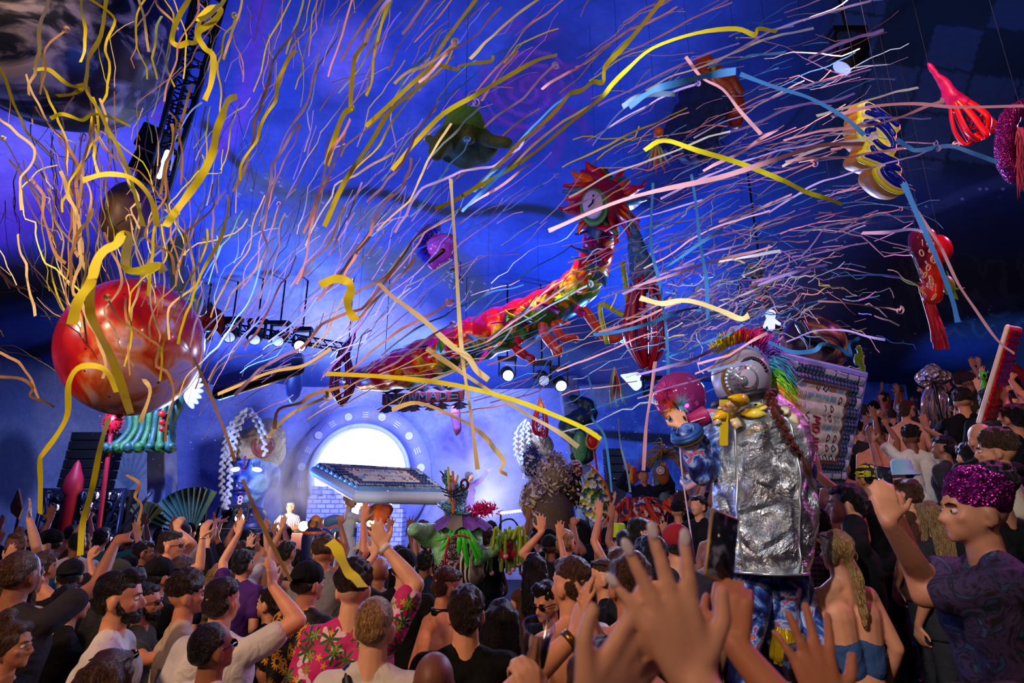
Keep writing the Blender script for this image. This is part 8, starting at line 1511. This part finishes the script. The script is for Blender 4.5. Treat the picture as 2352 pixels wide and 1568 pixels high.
# the streamers one can tell apart
HERO = [
 ('yellow', 2.9, .028, [(1530, -10), (1440, 100), (1392, 150), (1385, 188), (1363, 188), (1335, 208), (1308, 216), (1285, 245), (1240, 290), (1190, 330), (1150, 375), (1080, 440), (1000, 480)], 'wide yellow streamer with a sharp kink crossing from the top edge towards the green hat'),
 ('yellow', 3.0, .026, [(1100, -10), (1040, 70), (1000, 130), (970, 190), (900, 250), (850, 330), (790, 420), (745, 520)], 'straight yellow streamer running down left past the green hat from the top edge'),
 ('yellow', 2.8, .022, [(1785, 72), (1770, 70), (1742, 66), (1732, 80), (1690, 66), (1600, 76), (1500, 110), (1440, 160), (1405, 195), (1380, 225), (1300, 290), (1200, 370), (1060, 450)], 'long yellow streamer with a crimped tip arching across the upper right'),
 ('yellow', 3.0, .024, [(1280, 126), (1230, 140), (1150, 185), (1090, 220), (1020, 260), (960, 320), (900, 390)], 'yellow streamer ending in a curled tip above the green hat'),
 ('yellow', 3.1, .022, [(1132, 128), (1128, 140), (1085, 146), (1055, 152), (1050, 160), (1000, 150), (960, 180), (900, 235), (840, 290)], 'short yellow streamer with two knots left above the green hat'),
 ('yellow', 2.9, .030, [(848, 68), (838, 100), (818, 125), (812, 150), (805, 240), (812, 248), (790, 262), (768, 320), (750, 380)], 'folded yellow streamer dropping before a lavender cloud, upper centre left'),
 ('yellow', 2.6, .032, [(545, 222), (525, 230), (512, 262), (498, 300), (488, 350), (465, 400), (430, 450), (400, 490), (380, 520)], 'broad yellow streamer bent over left of centre beneath the top tangle'),
 ('yellow', 2.8, .026, [(520, -8), (500, 20), (470, 30), (455, 60), (450, 95), (430, 98), (410, 105), (395, 90), (410, 40), (440, -10)], 'yellow streamer knotted in a tangle at the top edge beside the black truss'),
 ('yellow', 2.7, .028, [(505, 10), (480, 35), (455, 45), (480, 20), (508, 22), (490, 50), (455, 75), (470, 110), (490, 130), (485, 190), (470, 230)], 'thick looping yellow streamer in the tangle beside the black truss'),
 ('yellow', 2.9, .022, [(245, -10), (232, 80), (205, 130), (200, 170), (198, 205), (225, 250), (245, 290), (290, 380), (330, 520)], 'yellow streamer falling down the dark planet balloon'),
 ('yellow', 2.8, .022, [(78, 160), (112, 160), (150, 190), (170, 198), (195, 196), (170, 215), (130, 220)], 'yellow streamer with a flared tip in front of the dark planet balloon'),
 ('yellow', 2.8, .018, [(116, 272), (140, 262), (165, 268), (190, 276), (215, 262), (260, 272), (300, 290)], 'thin yellow streamer wriggling below the dark planet balloon'),
 ('yellow', 2.3, .026, [(190, 414), (240, 400), (295, 406), (330, 432), (352, 470), (360, 520)], 'yellow streamer with a blunt end arching over the tan balloon'),
 ('yellow', 1.9, .040, [(212, 640), (222, 600), (240, 575), (268, 560), (280, 540), (295, 545), (288, 612), (320, 622), (365, 610), (375, 625)], 'big bright yellow streamer folded like a ribbon above the red planet'),
 ('yellow', 2.0, .032, [(165, 745), (180, 690), (205, 655), (212, 640), (206, 700), (215, 740), (260, 830), (300, 950)], 'yellow streamer running down across the red planet balloon'),
 ('yellow', 2.5, .026, [(92, 1180), (93, 1110), (92, 1058), (100, 1040), (130, 1000), (155, 950), (158, 880), (185, 842), (240, 848), (270, 900)], 'yellow streamer zigzagging down at the far left to the crowd'),
 ('yellow', 2.5, .024, [(184, 1275), (190, 1200), (212, 1120), (232, 1020), (250, 960)], 'yellow streamer hanging down before the lattice screen'),
 ('yellow', 2.2, .032, [(735, 655), (770, 640), (800, 648), (806, 668), (798, 695), (806, 720), (818, 736)], 'yellow streamer with a thick drooping end above the purple squid lantern'),
 ('cream', 2.5, .026, [(870, 650), (900, 680), (935, 705), (985, 745), (1005, 765), (1045, 800), (1075, 820), (1095, 850), (1122, 872)], 'cream streamer crossing the serpent body diagonally to a yellow tip'),
 ('cream', 2.6, .020, [(1035, 410), (1045, 560), (1060, 800), (1080, 940), (1097, 1078)], 'long straight cream streamer hanging from the green hat to the smoke'),
 ('yellow', 2.4, .028, [(750, 858), (900, 866), (1050, 885), (1180, 918), (1290, 960), (1345, 985), (1380, 1008)], 'yellow streamer with bulky end pointing at the red paddle'),
 ('cream', 2.6, .024, [(980, 800), (1080, 868), (1200, 945), (1280, 990), (1328, 1026)], 'straight cream streamer sloping down under the serpent to the right'),
 ('cream', 2.6, .022, [(900, 940), (960, 925), (1040, 955), (1100, 990), (1140, 1035), (1158, 1060), (1150, 1080), (1165, 1090)], 'cream streamer curving down into the smoke above the witch hat'),
 ('tan', 2.3, .020, [(558, 1100), (590, 1180), (630, 1260), (668, 1335)], 'tan streamer slanting like a stick across the giant blue face'),
 ('yellow', 2.0, .040, [(756, 1244), (772, 1256), (782, 1280), (800, 1312), (818, 1330), (834, 1348)], 'wide yellow streamer trailing from the red megaphone'),
 ('cream', 2.4, .028, [(1470, 684), (1520, 697), (1560, 690), (1600, 694), (1660, 715), (1700, 732), (1720, 724)], 'cream streamer ending in a fold right of the crimson squid lantern'),
 ('yellow', 2.6, .022, [(1480, 345), (1525, 322), (1600, 345), (1700, 375), (1800, 415), (1850, 440), (1905, 458), (1935, 470)], 'yellow streamer bent over in front of the furry creature'),
 ('blue', 2.5, .030, [(1445, 245), (1500, 207), (1560, 190), (1620, 175), (1690, 163)], 'wide blue streamer crossing before the furry creature'),
 ('pale blue', 2.6, .024, [(1430, 245), (1460, 225), (1500, 216), (1550, 216)], 'pale blue streamer with a pointed end below the wide blue one'),
 ('pink', 2.7, .024, [(1260, 530), (1400, 470), (1500, 440), (1650, 408), (1770, 370), (1880, 335), (1985, 330)], 'broad pink streamer rising from the serpent head towards the script sign'),
 ('pink', 2.9, .018, [(1575, 130), (1612, 178), (1660, 205), (1700, 255), (1748, 308)], 'pink streamer slanting across the furry creature'),
 ('blue', 2.5, .026, [(2075, 420), (2110, 500), (2150, 590), (2185, 680), (2200, 740)], 'blue streamer hanging below the script sign over the red pod'),
 ('pink', 2.8, .014, [(2090, 460), (2150, 550), (2165, 575), (2200, 650), (2240, 710), (2290, 780), (2330, 812)], 'thin pink streamer running from the script sign down to the red air mattress'),
 ('blue', 2.8, .022, [(1765, 785), (1820, 808), (1870, 805), (1890, 790), (1930, 800), (1955, 818), (1950, 790), (1975, 775)], 'blue streamer looping in front of the bronze planet'),
 ('blue', 3.2, .022, [(1588, 400), (1600, 480), (1608, 560), (1622, 640), (1626, 730)], 'blue streamer hanging straight right of the crimson squid lantern'),
 ('blue', 3.1, .020, [(1500, 420), (1495, 560), (1515, 650), (1530, 760), (1535, 860)], 'long blue streamer hanging before the crimson squid lantern'),
 ('pink', 2.8, .020, [(1910, 268), (2000, 245), (2100, 238), (2200, 246), (2352, 243)], 'pink streamer stretched over the magenta squid lantern to the right edge'),
 ('blue', 2.7, .022, [(1700, 170), (1780, 200), (1860, 225), (1940, 270), (1985, 310)], 'blue streamer reaching the script sign from the left'),
 ('blue', 2.8, .020, [(2060, 320), (2090, 340), (2110, 345), (2180, 335), (2230, 350), (2290, 372)], 'blue streamer right of the script sign'),
 ('pink', 3.2, .022, [(1505, 830), (1496, 900), (1484, 980), (1478, 1080)], 'pink streamer hanging left of the pink bubble'),
 ('blue', 3.4, .016, [(1350, 860), (1368, 930), (1360, 960), (1388, 1000), (1400, 1080), (1405, 1130)], 'thin blue streamer hanging over the leaf paddle'),
 ('pale blue', 3.4, .014, [(1420, 960), (1425, 1020), (1440, 1080), (1448, 1130)], 'thin pale blue streamer above the flame shield'),
 ('cream', 2.8, .022, [(500, 905), (560, 880), (600, 862), (640, 850), (700, 838), (760, 800)], 'cream streamer rising in front of the skateboard shape'),
 ('tan', 2.8, .020, [(630, 985), (640, 940), (690, 925), (720, 905), (800, 885)], 'tan streamer above the giant blue face'),
 ('tan', 2.9, .018, [(445, 820), (480, 900), (520, 1000), (540, 1060)], 'tan streamer falling from the red planet to the rope braids'),
 ('cream', 2.7, .020, [(330, 870), (345, 900), (322, 970)], 'short cream streamer forked before the tentacle ornament'),
 ('tan', 2.9, .016, [(0, 865), (50, 870), (75, 890), (70, 910), (110, 925), (125, 935)], 'tan streamer wriggling at the left edge below the canopy'),
 ('tan', 2.9, .016, [(290, 1090), (320, 1110), (310, 1140), (325, 1160), (318, 1200), (322, 1230)], 'curly tan streamer dangling right of the lattice screen')]
for c, d, w, pts, lab in HERO:
    g = rib(G(), pts, d, w, rs.uniform(-.3, .3), None, 4); o = g.obj('paper_streamer', PAP[c]); tag(o, lab, 'streamer', 'paper streamers')
    if c in ('yellow', 'cream'):
        g = G(); e = D(*pts[0 if pts[0][1] < pts[-1][1] and pts[0][1] > 0 and pts[0][0] > pts[-1][0] else -1], d); v_ = (D(*pts[-1], d) - D(*pts[-2], d)).normalized(); a_, b_ = frame_of(v_)
# the others: 250 single streamers, then the fine drift as one
ZN = [('upper left beside the black truss', 60, 620, -20, 420), ('among the tangle above the red planet', 120, 470, 330, 800), ('left of the serpent, above the stage', 430, 900, 380, 860), ('around the green hat', 620, 1250, -20, 480), ('in front of the serpent', 850, 1500, 420, 800),
      ('in the upper right before the dark canopy', 1350, 2000, -20, 360), ('between the serpent head and the script sign', 1450, 2080, 300, 620), ('in the burst above the silver-caped performer', 1450, 2000, 560, 830), ('low over the stage', 480, 1650, 800, 960), ('at the far left', -20, 180, 250, 800)]
WT = [26, 44, 30, 44, 14, 24, 22, 24, 12, 12]
def colour(x, y, d):
    if x < 520: c = ['tan'] * 5 + ['cream'] * 3 + (['yellow'] * 5 if y < 330 or d < 3 else ['yellow'])
    elif x < 1000: c = ['tan'] * 3 + ['cream'] * 3 + ['pink'] * 3 + ['lilac'] * 2 + ['pale blue'] + (['yellow'] * 3 if y < 420 else [])
    elif x < 1450: c = ['cream', 'pink', 'pink', 'lilac', 'lilac', 'pale blue', 'blue', 'blue'] + (['tan', 'yellow'] if y < 350 else [])
    else: c = ['pink'] * 5 + ['lilac'] * 3 + ['blue'] * 3 + ['pale blue', 'white']
    return rs.choice(c)
made = 0
for zi, (zn, x0, x1, y0, y1) in enumerate(ZN):
    for _ in range(WT[zi]):
        x, y = rs.uniform(x0, x1), rs.uniform(y0, y1); d = rs.uniform(3.0, 6.0) if y < 300 else rs.uniform(3.0, 7.0)
        if rs.random() < .3: d = rs.uniform(2.6, 3.4)
        L = rs.uniform(140, 420) * (1.0 if zi not in (7, 8) else .6); a = flow(x, y); pts = path(x - L / 2 * math.cos(a), y + L / 2 * math.sin(a), L, .34 if x < 600 else .2 if x < 1100 else .11, 24)
        if rs.random() < .22:      # a curl at the tip
            ex, ey = pts[-1]; r0 = rs.uniform(6, 13); ph = rs.random() * 6; pts += [(ex + r0 * (1 - k / 10) * math.cos(ph + k * 1.1), ey + r0 * (1 - k / 10) * math.sin(ph + k * 1.1)) for k in range(1, 7)]
        c = colour(x, y, d); g = rib(G(), pts, d, rs.uniform(.010, .019), rs.uniform(-.8, .8), None, 2); o = g.obj('paper_streamer', PAP[c]); tag(o, 'thin %s paper streamer flying %s' % (c, zn), 'streamer', '%s streamers %s' % (c, zn)); made += 1
print('streamers', made + len(HERO))
by = {}
for k in range(1100):
    zi = rs.choices(range(10), [6, 10, 11, 8, 8, 9, 13, 46, 4, 3])[0]; zn, x0, x1, y0, y1 = ZN[zi]; x, y = rs.uniform(x0, x1), rs.uniform(y0, y1)
    if zi == 7: x, y = rs.gauss(1700, 150), rs.gauss(690, 80)
    d = rs.uniform(4.5, 7.0) if y < 300 else rs.uniform(4.2, 8.6); L = rs.uniform(40, 260) if zi != 7 else rs.uniform(18, 110); a = flow(x, y); ex = rs.gauss(0, .35) if zi == 7 else 0
    pts = path(x - L / 2 * math.cos(a), y + L / 2 * math.sin(a), L, .35 if x < 600 else .25 if zi != 7 else .6, 22 if zi != 7 else 12); c = colour(x, y, d)
    if zi == 7: c = rs.choice(['pale blue', 'white', 'lilac', 'pink', 'blue', 'cream', 'white'])
    rib(by.setdefault(c, G()), pts, d, rs.uniform(.006, .014), rs.uniform(-.5, .5), None, 1)
allg = G(); mi = []
for c, g in by.items(): allg.add(g.v, g.f); mi += [list(by).index(c)] * len(g.f)
me = allg.mesh('fine_streamer_drift'); [me.materials.append(PAP[c]) for c in by]; me.polygons.foreach_set('material_index', mi)
o = link('fine_streamer_drift', me); tag(o, 'cloud of fine streamers and tinsel drifting under the canopy', 'streamers', 'paper streamers', 'stuff')
g = G()
for k in range(900):
    x, y = rs.uniform(200, 1700), rs.gauss(1000, 110); 
    if y > 1180: continue
    p = D(x, y, rs.uniform(6, 12)); s_ = rs.uniform(.006, .014); a_ = Vector((rs.gauss(0, 1), rs.gauss(0, 1), rs.gauss(0, 1))).normalized(); b_ = a_.orthogonal().normalized(); g.add([p - a_ * s_, p + b_ * s_ * .5, p + a_ * s_, p - b_ * s_ * .5], [(0, 1, 2, 3)])
o = g.obj('confetti_specks', PAP['white'], smooth=False); tag(o, 'tiny white confetti specks floating before the stage', 'confetti', None, 'stuff')
# ================================================================== smoke rolling off the stage
def smoke(name, cx, cy, Y, r, dens, label, seed, col='#dfe2ff', el=0):
    m = bpy.data.materials.new('stage_smoke'); m.use_nodes = True; nt = m.node_tree; nt.nodes.clear(); out = nt.nodes.new('ShaderNodeOutputMaterial'); pv = nt.nodes.new('ShaderNodeVolumeScatter'); nt.links.new(pv.outputs[0], out.inputs['Volume']); pv.inputs['Color'].default_value = lin(col); pv.inputs['Anisotropy'].default_value = .1
    tc = nt.nodes.new('ShaderNodeTexCoord'); nz = nt.nodes.new('ShaderNodeTexNoise'); nz.inputs['Scale'].default_value = 2.2; nz.inputs['Detail'].default_value = 3; nz.inputs['Distortion'].default_value = .8; mp = nt.nodes.new('ShaderNodeMapping'); mp.inputs['Location'].default_value = (seed, seed, 0); nt.links.new(tc.outputs['Object'], mp.inputs[0]); nt.links.new(mp.outputs[0], nz.inputs['Vector'])
    ln = nt.nodes.new('ShaderNodeVectorMath'); ln.operation = 'LENGTH'; nt.links.new(tc.outputs['Object'], ln.inputs[0]); fo = nt.nodes.new('ShaderNodeMapRange'); nt.links.new(ln.outputs['Value'], fo.inputs[0]); fo.inputs[1].default_value = 1.0; fo.inputs[2].default_value = .35; fo.inputs[3].default_value = 0; fo.inputs[4].default_value = 1
    m1 = nt.nodes.new('ShaderNodeMapRange'); nt.links.new(nz.outputs['Fac'], m1.inputs[0]); m1.inputs[1].default_value = .38; m1.inputs[2].default_value = .62; m1.inputs[3].default_value = 0; m1.inputs[4].default_value = dens
    mu = nt.nodes.new('ShaderNodeMath'); mu.operation = 'MULTIPLY'; nt.links.new(m1.outputs[0], mu.inputs[0]); nt.links.new(fo.outputs[0], mu.inputs[1]); nt.links.new(mu.outputs[0], pv.inputs['Density'])
    g = G(); g.ell((0, 0, 0), 1.0, nu=24, nv=16); o = g.obj(name, m); o.location = P(cx, cy, Y); o.scale = r; tag(o, label, 'smoke', 'stage smoke', 'stuff'); return o
smoke('stage_smoke', 668, 1105, 14.4, (1.0, .8, 1.45), 1.6, 'pale smoke billowing between the giant blue face and the moon disc', 3)
smoke('stage_smoke', 1125, 1095, 14.4, (1.6, 1.0, 1.5), 1.5, 'white smoke rolling between the witch hat and the cream costume', 8)
lamp('SPOT', 'smoke_uplight', P(1110, 1175, 14.0) + Vector((0, -.8, -.2)), 420, (.75, .78, 1), P(1125, 1080, 14.8), 90, .8); lamp('SPOT', 'smoke_uplight', P(665, 1180, 14.0) + Vector((0, -.8, -.2)), 90, (.8, .78, 1), P(675, 1080, 14.8), 90, .8)
